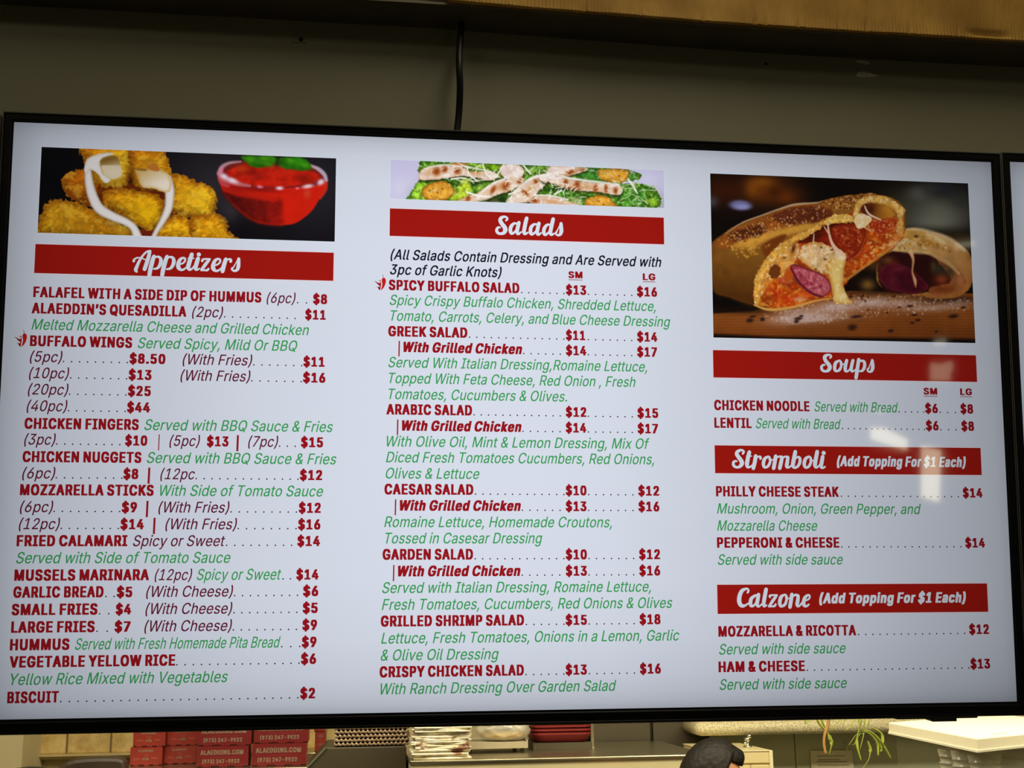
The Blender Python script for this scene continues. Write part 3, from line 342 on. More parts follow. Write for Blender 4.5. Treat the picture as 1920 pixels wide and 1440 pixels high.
# rows of the menu in display units (1920 x 1080): baseline, then runs (style, text, left, right), dotted leaders and bars
ROWS = [
[328.5,["B","FALAFEL WITH A SIDE DIP OF HUMMUS",48.7,457.9],["I","(6pc)",467.7,520.8],["D",2,524.8,541.2],["P","$8",553.1,579.5]],
[358.5,["B","ALAEDDIN’S QUESADILLA",47.3,322.2],["I","(2pc)",332.5,388.6],["D",10,391.8,520.8],["P","$11",539.2,577.4]],
[388.4,["G","Melted Mozzarella Cheese and Grilled Chicken",48.3,546.7]],
[418.8,["B","BUFFALO WINGS",46.9,227.0],["G","Served Spicy, Mild Or BBQ",237.2,526.0]],
[447.5,["I","(5pc)",48.2,104.7],["D",9,107.2,219.5],["P","$8.50",223.3,287.4],["I","(With Fries)",318.3,444.0],["D",7,447.2,534.7],["P","$11",537.7,577.0]],
[477.4,["I","(10pc)",48.0,117.8],["D",8,120.9,219.4],["P","$13",222.8,263.6],["I","(With Fries)",315.4,441.5],["D",7,444.1,534.4],["P","$16",537.6,578.9]],
[507.2,["I","(20pc)",47.5,117.8],["D",8,120.3,219.2],["P","$25",222.7,263.4]],
[537.3,["I","(40pc)",46.7,117.2],["D",8,119.7,219.0],["P","$44",222.2,263.1]],
[569.5,["B","CHICKEN FINGERS",44.2,244.1],["G","Served with BBQ Sauce & Fries",254.2,594.3]],
[598.0,["I","(3pc)",45.2,99.4],["D",9,101.8,211.9],["P","$10",221.0,260.2],["|",3,281.0],["I","(5pc)",299.6,353.8],["P","$13",366.2,405.1],["|",9,421.7],["I","(7pc)",440.6,494.7],["D",3,497.6,525.8],["P","$15",536.2,576.8]],
[629.4,["B","CHICKEN NUGGETS",43.6,250.9],["G","Served with BBQ Sauce & Fries",260.6,601.8]],
[658.7,["I","(6pc)",44.6,101.4],["D",9,103.5,217.6],["P","$8",220.1,246.6],["|",9,265.4],["I","(12pc",285.5,346.7],["D",14,349.2,532.2],["P","$12",535.5,576.3]],
[688.8,["B","MOZZARELLA STICKS",42.0,274.6],["G","With Side of Tomato Sauce",285.9,578.5]],
[718.9,["I","(6pc)",43.4,100.3],["D",9,102.4,216.1],["P","$9",219.5,246.3],["|",9,264.4],["I","(With Fries)",284.1,410.0],["D",9,413.1,530.6],["P","$12",534.8,574.8]],
[749.2,["I","(12pc)",43.0,113.2],["D",8,116.0,215.0],["P","$14",218.4,259.5],["|",9,277.9],["I","(With Fries)",297.3,424.1],["D",8,426.7,530.6],["P","$16",534.1,574.7]],
[779.4,["B","FRIED CALAMARI",40.4,231.6],["I","Spicy or Sweet",241.6,404.0],["D",9,406.8,523.2],["P","$14",533.4,574.6]],
[809.5,["G","Served with Side of Tomato Sauce",41.2,414.3]],
[840.1,["B","MUSSELS MARINARA",39.3,271.7],["I","(12pc)",281.6,347.2],["G","Spicy or Sweet",355.7,505.9],["D",2,509.1,522.5],["P","$14",532.8,573.2]],
[869.9,["B","GARLIC BREAD",38.9,193.7],["D",2,198.0,212.1],["P","$5",216.4,243.6],["I","(With Cheese)",267.7,420.4],["D",9,423.5,535.6],["P","$6",545.5,573.1]],
[900.3,["B","SMALL FRIES",37.6,184.4],["D",2,188.1,204.0],["P","$4",215.7,242.8],["I","(With Cheese)",267.6,419.9],["D",9,423.1,535.0],["P","$5",545.5,572.7]],
[930.9,["B","LARGE FRIES",38.1,180.7],["D",2,185.0,202.5],["P","$7",215.0,242.7],["I","(With Cheese)",266.8,420.1],["D",9,422.9,535.0],["P","$9",545.5,572.0]],
[961.4,["B","HUMMUS",37.5,138.7],["G","Served with Fresh Homemade Pita Bread",148.4,507.3],["D",3,509.6,541.6],["P","$9",545.1,571.6]],
[991.2,["B","VEGETABLE YELLOW RICE",38.3,322.3],["D",16,325.4,541.0],["P","$6",544.2,571.5]],
[1021.2,["G","Yellow Rice Mixed with Vegetables",41.2,415.3]],
[1052.3,["B","BISCUIT",37.3,124.3],["D",29,128.0,540.0],["P","$2",544.1,570.8]],
[239.2,["K","(All Salads Contain Dressing and Are Served with",697.1,1224.5]],
[268.3,["K","3pc of Garlic Knots)",696.5,910.0]],
[266.0,["U","SM",1039.9,1067.7],["U","LG",1186.8,1212.1]],
[298.3,["B","SPICY BUFFALO SALAD",694.4,944.2],["D",7,948.8,1030.9],["P","$13",1034.8,1074.7],["D",7,1079.0,1164.6],["P","$16",1174.8,1215.0]],
[327.1,["G","Spicy Crispy Buffalo Chicken, Shredded Lettuce,",696.6,1212.2]],
[357.1,["G","Tomato, Carrots, Celery, and Blue Cheese Dressing",698.5,1240.7]],
[387.1,["B","GREEK SALAD",694.5,844.4],["D",14,848.5,1030.4],["P","$11",1034.3,1072.1],["D",7,1078.3,1163.5],["P","$14",1174.0,1214.3]],
[416.6,["|",5,715.5],["Z","With Grilled Chicken",723.3,949.6],["D",6,952.5,1023.2],["P","$14",1034.2,1074.1],["D",7,1078.0,1163.1],["P","$17",1173.7,1213.2]],
[446.1,["G","Served With Italian Dressing,Romaine Lettuce,",695.5,1193.3]],
[476.1,["G","Topped With Feta Cheese, Red Onion , Fresh",696.8,1169.9]],
[506.3,["G","Tomatoes, Cucumbers & Olives.",696.5,1035.9]],
[535.3,["B","ARABIC SALAD",692.9,853.9],["D",13,857.7,1022.6],["P","$12",1033.2,1073.2],["D",7,1077.1,1162.7],["P","$15",1172.8,1213.8]],
[565.4,["|",5,714.3],["Z","With Grilled Chicken",722.1,948.2],["D",6,951.0,1022.1],["P","$14",1033.0,1073.0],["D",7,1076.9,1162.3],["P","$17",1172.8,1213.0]],
[595.2,["G","With Olive Oil, Mint & Lemon Dressing, Mix Of",694.2,1196.2]],
[624.8,["G","Diced Fresh Tomatoes Cucumbers, Red Onions,",693.0,1204.6]],
[654.8,["G","Olives & Lettuce",693.1,868.2]],
[684.5,["B","CAESAR SALAD",691.0,856.9],["D",13,861.0,1028.9],["P","$10",1032.4,1072.4],["D",7,1076.6,1162.2],["P","$12",1172.5,1213.5]],
[714.3,["|",5,712.0],["Z","With Grilled Chicken",719.7,946.8],["D",6,949.6,1021.4],["P","$13",1032.2,1072.2],["D",7,1076.4,1161.8],["P","$16",1172.5,1213.4]],
[744.7,["G","Romaine Lettuce, Homemade Croutons,",691.4,1121.1]],
[774.7,["G","Tossed in Casesar Dressing",693.6,987.5]],
[804.6,["B","GARDEN SALAD",689.1,856.8],["D",13,860.8,1028.2],["P","$10",1031.7,1072.2],["D",7,1076.3,1162.3],["P","$12",1172.6,1213.4]],
[835.1,["|",5,710.0],["Z","With Grilled Chicken",717.6,946.0],["D",6,949.2,1020.2],["P","$13",1031.6,1072.0],["D",7,1076.1,1161.9],["P","$16",1172.6,1213.2]],
[865.3,["G","Served with Italian Dressing, Romaine Lettuce,",689.2,1195.0]],
[895.8,["G","Fresh Tomatoes, Cucumbers, Red Onions & Olives",688.7,1235.9]],
[925.9,["B","GRILLED SHRIMP SALAD",687.3,952.5],["D",6,956.9,1027.6],["P","$15",1030.8,1071.3],["D",7,1075.7,1161.5],["P","$18",1172.0,1212.5]],
[956.5,["G","Lettuce, Fresh Tomatoes, Onions in a Lemon, Garlic",688.3,1248.5]],
[987.0,["G","& Olive Oil Dressing",688.0,905.4]],
[1017.1,["B","CRISPY CHICKEN SALAD",686.3,952.1],["D",6,956.1,1027.1],["P","$13",1030.3,1070.6],["D",7,1075.3,1161.0],["P","$16",1171.5,1211.8]],
[1047.4,["G","With Ranch Dressing Over Garden Salad",688.5,1126.3]],
[481.8,["U","SM",1754.1,1782.8],["U","LG",1830.9,1855.9]],
[518.6,["B","CHICKEN NOODLE",1325.1,1517.4],["G","Served with Bread",1527.5,1699.5],["D",5,1701.7,1752.9],["P","$6",1755.8,1782.5],["D",3,1787.1,1819.1],["P","$8",1829.9,1856.8]],
[553.0,["B","LENTIL",1324.7,1399.4],["G","Served with Bread",1407.8,1580.5],["D",15,1583.6,1753.1],["P","$6",1756.0,1782.6],["D",3,1787.2,1819.1],["P","$8",1830.2,1857.1]],
[625.5,["W","(Add Topping For $1 Each)",1569.5,1836.6]],
[685.3,["B","PHILLY CHEESE STEAK",1325.3,1571.6],["D",18,1576.9,1817.6],["P","$14",1827.0,1868.3]],
[718.1,["G","Mushroom, Onion, Green Pepper, and",1326.5,1738.9]],
[750.7,["G","Mozzarella Cheese",1326.1,1526.0]],
[783.2,["B","PEPPERONI & CHEESE",1325.2,1569.5],["D",18,1574.3,1818.2],["P","$14",1827.6,1868.7]],
[815.5,["G","Served with side sauce",1326.3,1575.4]],
[889.5,["W","(Add Topping For $1 Each)",1525.4,1824.2]],
[950.4,["B","MOZZARELLA & RICOTTA",1324.4,1597.4],["D",16,1602.4,1818.4],["P","$12",1827.7,1868.8]],
[983.7,["G","Served with side sauce",1325.2,1575.3]],
[1016.3,["B","HAM & CHEESE",1323.3,1493.0],["D",24,1497.9,1823.9],["P","$13",1827.4,1867.8]],
[1049.0,["G","Served with side sauce",1324.8,1575.5]]]
# brush-script headings: strokes of (x, y, width)
SCRIPT = {
"Appetizers":[[[224.3,256.6,4.8],[224.7,253.5,3.7],[230.1,249.8,2.9],[237.2,250.2,2.6],[245.6,253.1,2.2]],[[251.0,236.1,3.3],[245.6,239.0,3.7],[239.3,246.7,4.0],[234.1,256.1,5.0],[230.6,265.4,5.9],[228.4,272.4,6.6],[230.1,276.0,4.4]],[[252.5,236.8,5.9],[250.4,248.7,7.0],[247.0,261.5,7.3],[244.2,271.0,7.2]],[[260.2,246.1,6.8],[257.8,255.4,7.7],[254.5,271.6,7.7],[253.2,282.6,7.3]],[[257.7,254.2,2.9],[261.9,248.3,3.5],[267.9,246.8,4.4],[272.1,249.8,5.7],[273.2,255.5,6.8],[271.2,263.1,6.2],[267.0,268.4,4.8],[260.5,270.1,2.9]],[[283.9,245.9,6.8],[280.9,255.9,7.7],[277.6,271.0,7.7],[276.3,281.6,7.3]],[[280.9,253.5,2.9],[285.1,248.2,3.5],[291.1,246.6,4.4],[295.3,249.4,5.8],[296.4,255.6,6.9],[294.4,263.0,6.2],[290.2,268.3,4.9],[283.6,269.9,2.9]],[[308.1,259.7,3.1],[313.6,257.2,3.3],[316.8,252.5,3.5],[316.1,248.5,3.8],[312.2,247.8,4.4],[307.3,251.6,6.2],[304.5,259.8,7.3],[305.4,266.2,7.5],[309.2,269.9,5.3],[314.0,269.7,4.0],[318.9,265.8,2.9],[322.0,261.0,2.2]],[[328.6,240.3,7.3],[326.1,249.9,7.8],[323.2,261.6,7.8],[323.1,266.5,7.1],[325.8,269.4,5.1],[330.0,267.4,3.5],[333.7,261.9,2.4]],[[322.2,247.9,2.2],[332.7,247.9,2.2]],[[340.3,247.7,7.3],[338.0,256.5,7.8],[336.2,264.7,7.5],[336.9,268.7,5.5],[340.0,269.0,3.8],[343.3,266.8,2.7]],[[341.3,240.2,8.0],[341.5,240.3,8.0]],[[347.9,252.5,4.7],[348.9,249.5,3.8],[353.3,248.6,3.6],[362.2,248.1,2.9]],[[360.6,249.5,4.9],[354.2,258.4,6.2],[347.3,268.8,5.1]],[[346.2,270.4,2.7],[352.3,269.8,3.6],[357.3,269.7,4.2],[359.8,266.9,4.0]],[[372.1,260.0,3.1],[377.6,257.1,3.3],[380.6,252.7,3.6],[379.9,248.6,3.8],[375.6,247.9,4.5],[370.7,251.9,6.2],[367.9,260.3,7.4],[368.7,266.7,7.6],[372.6,270.2,5.1],[377.4,269.8,4.0],[382.3,265.7,2.9],[386.0,259.2,2.2]],[[390.9,247.8,6.9],[388.2,257.4,7.8],[385.5,271.2,7.1]],[[388.7,255.1,2.5],[391.9,249.7,3.1],[396.3,247.6,3.6],[399.9,248.3,4.3],[399.8,251.8,5.6]],[[414.4,246.4,5.8],[414.4,254.3,6.5],[414.1,261.3,6.9],[412.3,267.0,5.8],[407.5,269.6,4.3],[403.3,267.7,3.8],[402.6,264.9,3.6],[404.8,263.4,2.9]],[[413.1,247.4,1.8],[408.8,255.6,1.8],[405.1,263.3,2.7]]],
"Salads":[[[918.4,156.0,3.8],[921.0,152.6,4.2],[918.8,149.4,4.0],[913.6,148.9,5.0],[908.4,151.9,6.9],[907.2,156.6,7.6],[910.3,162.6,8.0],[915.3,169.1,8.5],[917.1,174.3,8.5],[914.5,180.1,7.1],[908.9,182.4,5.2],[903.1,181.3,5.7],[900.2,177.0,5.9],[901.4,172.0,5.2],[905.0,169.7,3.8],[907.1,170.7,2.6]],[[938.7,161.3,4.0],[933.5,161.6,5.0],[928.5,167.1,6.8],[926.8,174.0,7.1],[927.6,179.2,6.8],[930.1,181.6,5.0],[934.4,179.0,4.2],[938.3,173.6,3.1]],[[943.5,159.3,6.9],[941.8,166.4,7.3],[940.0,175.3,7.3],[940.4,180.4,6.2],[943.0,181.8,4.5],[947.8,177.7,3.1]],[[958.7,150.0,7.1],[956.1,160.7,7.5],[953.9,172.2,7.5],[953.2,178.4,6.9],[955.4,181.4,5.2],[960.8,178.6,3.5]],[[977.4,161.6,4.0],[972.6,162.1,5.0],[967.5,167.5,6.8],[966.0,174.4,7.1],[966.6,179.5,6.8],[969.1,181.8,5.0],[973.4,179.0,4.2],[977.3,174.1,3.1]],[[982.6,159.4,7.0],[980.8,166.9,7.3],[979.1,175.8,7.3],[979.7,180.6,6.1],[982.1,182.0,4.5],[986.9,178.2,3.1]],[[1003.5,161.6,4.0],[998.7,162.1,5.1],[993.7,168.0,6.8],[992.1,174.5,7.1],[992.7,179.6,6.8],[995.2,181.9,5.1],[999.5,179.1,4.2],[1003.5,174.1,3.1]],[[1010.6,150.0,7.2],[1008.3,159.8,7.5],[1005.7,171.4,7.5],[1005.1,178.0,7.0],[1007.2,181.5,4.9],[1012.2,178.7,3.1]],[[1026.0,158.4,6.1],[1026.2,166.3,7.5],[1026.5,173.4,7.7],[1024.7,179.4,6.3],[1020.5,182.0,4.4],[1016.3,180.0,3.8],[1015.4,177.3,3.5],[1017.4,175.6,3.5]],[[1025.0,159.3,2.5],[1020.5,168.3,1.9],[1017.2,175.4,3.1]]],
"Soups":[[[1562.6,412.0,3.8],[1565.1,409.1,4.0],[1563.2,406.3,3.8],[1557.8,406.2,5.0],[1552.7,408.8,7.0],[1551.5,413.0,7.5],[1554.2,419.0,7.7],[1559.4,425.1,8.2],[1561.5,430.5,8.3],[1559.0,436.1,7.0],[1553.4,438.8,5.0],[1547.3,437.7,5.4],[1544.4,433.1,5.9],[1545.6,428.3,5.1],[1549.8,425.9,3.7],[1551.7,426.8,2.6]],[[1580.1,417.6,4.5],[1574.1,421.4,6.6],[1571.6,429.5,6.9],[1572.1,436.3,6.2],[1575.8,438.1,4.6],[1581.3,435.4,5.5],[1584.9,428.5,5.0],[1585.5,421.5,4.7],[1582.5,417.1,4.2],[1580.1,417.6,4.0]],[[1583.1,423.5,3.0],[1587.4,424.5,2.6],[1592.7,423.0,2.2]],[[1596.9,416.3,6.6],[1594.7,423.7,6.9],[1593.2,431.5,7.1],[1593.6,436.9,6.1],[1596.6,438.2,4.3],[1601.5,435.2,3.4],[1605.4,427.8,2.7]],[[1609.8,416.1,6.4],[1607.5,423.5,6.8],[1605.8,431.3,6.9],[1606.4,437.3,5.3],[1609.6,437.9,3.7],[1614.8,433.8,2.7]],[[1621.9,414.3,7.3],[1620.0,423.2,7.2],[1617.5,437.3,7.4],[1614.8,450.9,7.1]],[[1620.1,420.9,2.7],[1623.0,417.8,3.7],[1627.9,416.7,4.7],[1632.7,418.2,6.0],[1633.7,424.6,6.6],[1632.0,431.6,6.3],[1627.2,436.9,4.8],[1621.1,437.2,2.9]],[[1649.7,415.3,6.0],[1650.1,422.7,7.3],[1650.1,429.7,7.4],[1648.0,435.8,6.1],[1644.0,438.3,4.4],[1639.9,436.6,3.7],[1639.2,433.4,3.4],[1641.7,431.9,3.4]],[[1648.1,416.5,2.6],[1644.5,424.4,1.9],[1641.4,431.8,3.1]]],
"Stromboli":[[[1380.3,602.6,4.4],[1382.4,598.8,4.4],[1379.7,596.1,4.2],[1374.7,596.2,5.3],[1369.8,599.2,6.9],[1368.2,603.5,7.5],[1371.3,608.6,7.8],[1376.0,615.0,8.2],[1378.3,620.9,8.4],[1375.4,626.1,6.9],[1370.0,629.0,4.9],[1363.6,627.6,5.3],[1360.9,623.2,5.8],[1362.2,618.5,4.9],[1366.4,616.9,3.5],[1368.4,617.7,2.7]],[[1393.5,599.5,7.6],[1390.4,611.1,8.0],[1388.3,621.9,8.0],[1389.1,627.8,6.2],[1393.0,628.5,4.2],[1398.2,625.6,3.3],[1401.3,620.7,2.7]],[[1387.5,607.3,2.0],[1398.0,607.2,2.0]],[[1406.1,606.9,7.4],[1404.2,617.5,7.8],[1400.7,630.7,7.3]],[[1404.8,615.3,2.2],[1407.7,610.1,3.1],[1412.4,607.9,3.6],[1415.8,608.5,4.0],[1415.4,612.0,5.1]],[[1429.5,608.4,4.7],[1424.0,612.2,6.5],[1421.2,620.5,6.9],[1422.0,627.0,6.0],[1425.6,628.9,4.7],[1431.0,625.6,5.4],[1434.6,618.3,5.1],[1434.7,611.8,4.7],[1432.1,608.2,4.5],[1429.5,608.4,4.5]],[[1432.7,613.1,2.9],[1437.7,614.4,2.5],[1442.0,612.8,2.2]],[[1446.3,606.9,7.2],[1444.3,617.1,7.6],[1441.4,630.4,7.4]],[[1444.9,616.1,2.2],[1447.3,611.2,2.9],[1452.4,607.7,3.8],[1458.2,608.4,5.6]],[[1459.1,608.9,6.7],[1456.6,619.2,7.6],[1453.7,630.3,7.4]],[[1457.2,616.0,2.2],[1460.2,611.1,2.9],[1465.3,607.6,3.8],[1470.1,608.8,5.6]],[[1470.9,608.8,6.1],[1469.1,619.1,7.4],[1467.8,626.7,6.7],[1471.1,628.5,4.7],[1476.8,625.3,3.4],[1480.3,619.5,2.7]],[[1486.1,597.9,7.6],[1483.2,610.3,8.1],[1480.8,621.2,8.1],[1481.2,627.1,6.5],[1485.4,628.9,4.7],[1490.9,625.4,5.4],[1494.5,618.9,6.1],[1495.1,611.9,6.1],[1492.8,608.3,4.7],[1488.0,609.4,3.4],[1484.2,614.7,2.5]],[[1511.9,607.7,4.7],[1506.4,611.6,6.5],[1503.6,619.9,7.0],[1504.3,626.4,6.1],[1507.9,628.7,4.7],[1513.4,625.2,5.4],[1517.0,617.6,5.2],[1517.2,611.1,4.7],[1514.5,607.5,4.5],[1511.9,607.7,4.5]],[[1515.1,613.5,2.7],[1520.7,615.2,2.5],[1525.8,613.2,2.3]],[[1530.5,597.4,7.7],[1527.6,610.0,8.1],[1525.2,621.9,8.1],[1526.2,627.3,5.9],[1530.1,627.5,4.1],[1535.4,622.4,2.9]],[[1541.3,607.1,7.5],[1539.3,616.4,7.9],[1537.5,625.1,7.5],[1539.1,628.6,5.2],[1543.1,628.3,3.8],[1545.7,626.3,2.9]],[[1543.4,599.8,8.6],[1543.7,599.9,8.6]]],
"Calzone":[[[1383.5,868.2,3.9],[1385.5,864.5,4.0],[1383.4,860.9,4.0],[1378.8,861.4,5.1],[1372.6,864.6,7.2],[1368.2,872.7,8.2],[1366.6,881.9,8.6],[1368.1,889.5,8.1],[1372.8,893.0,6.8],[1378.7,891.9,4.2],[1384.5,888.3,3.0]],[[1402.9,872.9,3.9],[1397.2,874.4,5.1],[1390.6,879.7,6.8],[1388.7,887.1,7.4],[1389.4,892.1,6.5],[1392.7,893.6,4.7],[1397.2,890.5,3.9],[1401.3,884.7,3.0]],[[1405.1,871.9,7.2],[1403.6,879.6,7.4],[1401.8,888.0,7.4],[1402.6,892.9,5.8],[1405.6,894.1,4.0],[1410.8,890.2,3.0]],[[1420.3,862.0,7.4],[1417.9,873.0,7.6],[1415.6,883.9,7.6],[1414.6,890.2,7.0],[1416.0,894.1,4.6],[1420.5,891.9,3.3]],[[1427.5,876.6,4.4],[1427.3,874.3,3.9],[1431.1,873.3,3.7],[1442.1,873.0,3.0]],[[1440.8,874.0,4.8],[1433.5,883.2,6.0],[1425.7,893.9,4.8]],[[1424.3,894.9,2.5],[1431.4,894.2,3.7],[1436.3,893.7,4.1],[1438.6,890.3,4.1]],[[1454.9,873.2,4.4],[1449.7,876.7,6.9],[1446.8,885.8,7.2],[1447.5,892.5,6.2],[1450.8,894.2,4.8],[1456.9,890.9,5.5],[1460.1,883.4,5.1],[1460.7,876.6,4.8],[1458.0,872.7,4.2],[1454.9,873.2,4.2]],[[1458.7,878.3,2.8],[1463.6,879.8,2.5],[1467.6,878.4,2.3]],[[1471.3,872.1,7.3],[1469.7,880.9,7.4],[1466.8,895.8,7.4]],[[1470.2,880.9,2.3],[1473.4,875.9,3.4],[1477.9,872.9,4.4],[1483.0,874.1,6.0]],[[1483.9,875.1,6.2],[1482.5,884.3,7.3],[1481.1,891.0,6.9],[1482.8,894.3,5.0],[1487.1,892.6,3.7],[1491.3,886.9,3.0]],[[1498.9,883.8,3.0],[1504.3,881.1,3.4],[1506.9,876.9,3.6],[1505.6,873.5,3.7],[1501.4,874.3,4.8],[1496.4,879.5,6.7],[1494.2,887.8,7.5],[1495.3,892.8,6.6],[1499.5,894.4,4.6],[1504.4,891.2,3.7]]]}
CHILI = [[[[33.4,398.6],[34.5,396.3],[36.8,395.5],[39.7,396.7],[41.2,400.9],[41.0,405.2],[39.5,411.4],[36.6,416.9],[31.9,421.0],[33.7,415.2],[34.7,408.4],[33.6,402.9]],[[25.4,402.2],[30.9,400.2],[31.9,401.7],[32.4,410.3],[31.6,417.0],[30.8,420.6],[28.5,418.9],[26.6,415.6],[23.9,412.8],[27.2,414.1],[29.7,413.7],[30.5,411.9],[27.6,410.4],[24.8,407.4],[22.7,405.0],[19.1,402.9],[22.6,403.2],[26.2,405.5],[29.1,406.4],[30.8,405.4],[30.9,403.0],[29.5,401.8]],[[33.6,389.3],[34.7,389.7],[36.0,392.4],[36.9,395.3],[36.0,395.4],[35.2,392.5]]],[[[681.2,278.0],[682.4,275.7],[684.7,274.9],[687.6,276.1],[689.0,280.2],[688.6,284.4],[686.9,290.4],[683.8,295.9],[679.0,299.9],[681.0,294.2],[682.2,287.6],[681.3,282.2]],[[673.1,281.5],[678.6,279.6],[679.6,281.1],[679.9,289.4],[678.8,296.0],[677.9,299.5],[675.7,297.9],[673.9,294.6],[671.2,291.9],[674.4,293.1],[677.0,292.8],[677.9,291.0],[675.0,289.5],[672.3,286.6],[670.2,284.3],[666.7,282.3],[670.2,282.5],[673.7,284.8],[676.7,285.6],[678.4,284.7],[678.5,282.3],[677.2,281.1]],[[681.7,268.9],[682.9,269.3],[684.1,272.0],[684.8,274.7],[684.0,274.8],[683.2,272.0]]]]
parse_glyphs()
# ---------------------------------------------------------------- food pictures shown on the display
# painted procedurally with numpy into per-vertex colours of a fine grid (sketch units, y down)
class Pic:
    def __init__(s, w, h, quad, seed):
        s.w, s.h = w, h
        u = (np.arange(w) + .5) / w; v = (np.arange(h) + .5) / h
        U, V = np.meshgrid(u, v)
        (ax, ay), (bx, by), (cx, cy), (dx, dy) = quad
        s.X = ax*(1-U)*(1-V) + bx*U*(1-V) + cx*U*V + dx*(1-U)*V
        s.Y = ay*(1-U)*(1-V) + by*U*(1-V) + cy*U*V + dy*(1-U)*V
        s.px = (bx-ax) / w
        s.rgb = np.zeros((h, w, 3)); s.rs = np.random.RandomState(seed); s.k = 0
    def noise(s, X, Y, sc, octv=3, seed=0):
        out = 0.; a = 1.; t = 0.
        for o in range(octv):
            r = np.random.RandomState(seed*17 + o*101 + 3).rand(64, 64)
            x = X/sc*2**o + 7.3*o; y = Y/sc*2**o + 3.1*o
            xi = np.floor(x).astype(int); yi = np.floor(y).astype(int)
            fx = x-xi; fy = y-yi; fx = fx*fx*(3-2*fx); fy = fy*fy*(3-2*fy)
            g = lambda i, j: r[(yi+j) & 63, (xi+i) & 63]
            out = out + a*((g(0,0)*(1-fx)+g(1,0)*fx)*(1-fy) + (g(0,1)*(1-fx)+g(1,1)*fx)*fy)
            t += a; a *= .55
        return out/t
    def bbox(s, pts, m):
        p = np.array(pts, float)
        ok = (s.X > p[:,0].min()-m) & (s.X < p[:,0].max()+m) & (s.Y > p[:,1].min()-m) & (s.Y < p[:,1].max()+m)
        r = np.where(ok.any(1))[0]; c = np.where(ok.any(0))[0]
        if not len(r): return None
        return (slice(r[0], r[-1]+1), slice(c[0], c[-1]+1))
    @staticmethod
    def smooth(pts, closed, n=5):
        p = np.array(pts, float); N = len(p); out = []
        for i in range(N if closed else N-1):
            g = (lambda k: p[k % N]) if closed else (lambda k: p[min(max(k, 0), N-1)])
            a, b, c, d = g(i-1), g(i), g(i+1), g(i+2)
            for j in range(n):
                t = j/n
                out.append(.5*((2*b)+(c-a)*t+(2*a-5*b+4*c-d)*t*t+(3*b-a-3*c+d)*t**3))
        if not closed: out.append(p[-1])
        return np.array(out)
    def mix(s, sl, col, a):
        a = a[..., None] if getattr(a, 'ndim', 0) == 2 else a
        s.rgb[sl] = s.rgb[sl]*(1-a) + col*a
    def fill(s, pts, col, soft=4, warp=0, wsc=14, tex=.0, tsc=20, rim=None, grad=None, alpha=1, curve=True, light=None, hi=None):
        # rim=(width,colour,strength) ; grad=(x0,y0,x1,y1,colour2) ; light=(dx,dy,amount) lit from a side
        s.k += 1
        P = s.smooth(pts, True) if curve else np.array(pts, float)
        sl = s.bbox(P, warp+soft+4)
        if sl is None: return
        X, Y = s.X[sl], s.Y[sl]
        if warp:
            wx = (s.noise(X, Y, wsc, 2, s.k*3+1)-.5)*2*warp; wy = (s.noise(X, Y, wsc, 2, s.k*3+2)-.5)*2*warp
            X, Y = X+wx, Y+wy
        D = np.full(X.shape, 1e9); ins = np.zeros(X.shape, bool)
        for i in range(len(P)):
            (x0, y0), (x1, y1) = P[i-1], P[i]
            dx, dy = x1-x0, y1-y0; L = dx*dx+dy*dy+1e-9
            t = np.clip(((X-x0)*dx+(Y-y0)*dy)/L, 0, 1)
            D = np.minimum(D, (X-x0-t*dx)**2+(Y-y0-t*dy)**2)
            if y0 != y1:
                c = ((y0 > Y) != (y1 > Y)) & (X < (x1-x0)*(Y-y0)/(y1-y0)+x0)
                ins ^= c
        d = np.sqrt(D)*np.where(ins, 1, -1)
        a = np.clip(d/max(soft, s.px*.8)+.5, 0, 1); a = a*a*(3-2*a)*alpha
        C = np.broadcast_to(np.array(col, float)/255, X.shape+(3,)).copy()
        X, Y = s.X[sl], s.Y[sl]
        if grad:
            x0, y0, x1, y1, c2 = grad
            t = np.clip(((X-x0)*(x1-x0)+(Y-y0)*(y1-y0))/((x1-x0)**2+(y1-y0)**2), 0, 1)[..., None]
            C = C*(1-t)+np.array(c2)/255*t
        if rim:
            w, rc, st = rim
            t = (np.exp(-(np.maximum(d, 0)/w)**2)*st)[..., None]
            C = C*(1-t)+np.array(rc)/255*t
        if light:
            w, lx, ly, am = light
            gy, gx = np.gradient(np.minimum(np.maximum(d, 0), w))
            sh = np.clip((gx*lx+gy*ly)/s.px, -1, 1)*am
            C = C*(1+sh[..., None])
        if tex:
            n = s.noise(X, Y, tsc, 4, s.k+40)-.5
            C = C*(1+n[..., None]*2*tex)
        if hi:
            hc, th, st, sc = hi
            n = s.noise(X, Y, sc, 2, s.k+90)
            t = np.clip((n-th)/.12, 0, 1)[..., None]*st
            C = C*(1-t)+np.array(hc)/255*t
        s.mix(sl, np.clip(C, 0, 1.2), a)
    def line(s, pts, col, soft=3, alpha=1., n=6, col2=None, edge=None):
        P = s.smooth(pts, False, n); m = P[:, 2].max()/2+soft+4
        sl = s.bbox(P[:, :2], m)
        if sl is None: return
        X, Y = s.X[sl], s.Y[sl]; best = np.full(X.shape, -1e9)
        for i in range(len(P)-1):
            x0, y0, w0 = P[i]; x1, y1, w1 = P[i+1]
            dx, dy = x1-x0, y1-y0; L = dx*dx+dy*dy+1e-9
            t = np.clip(((X-x0)*dx+(Y-y0)*dy)/L, 0, 1)
            best = np.maximum(best, (w0+(w1-w0)*t)/2-np.hypot(X-x0-t*dx, Y-y0-t*dy))
        a = np.clip(best/max(soft, s.px*.8)+.5, 0, 1)*alpha
        C = np.array(col)/255
        if edge:
            w, ec = edge
            t = np.exp(-(np.maximum(best, 0)/w)**2)[..., None]
            C = C*(1-t)+np.array(ec)/255*t
        s.mix(sl, C, a)
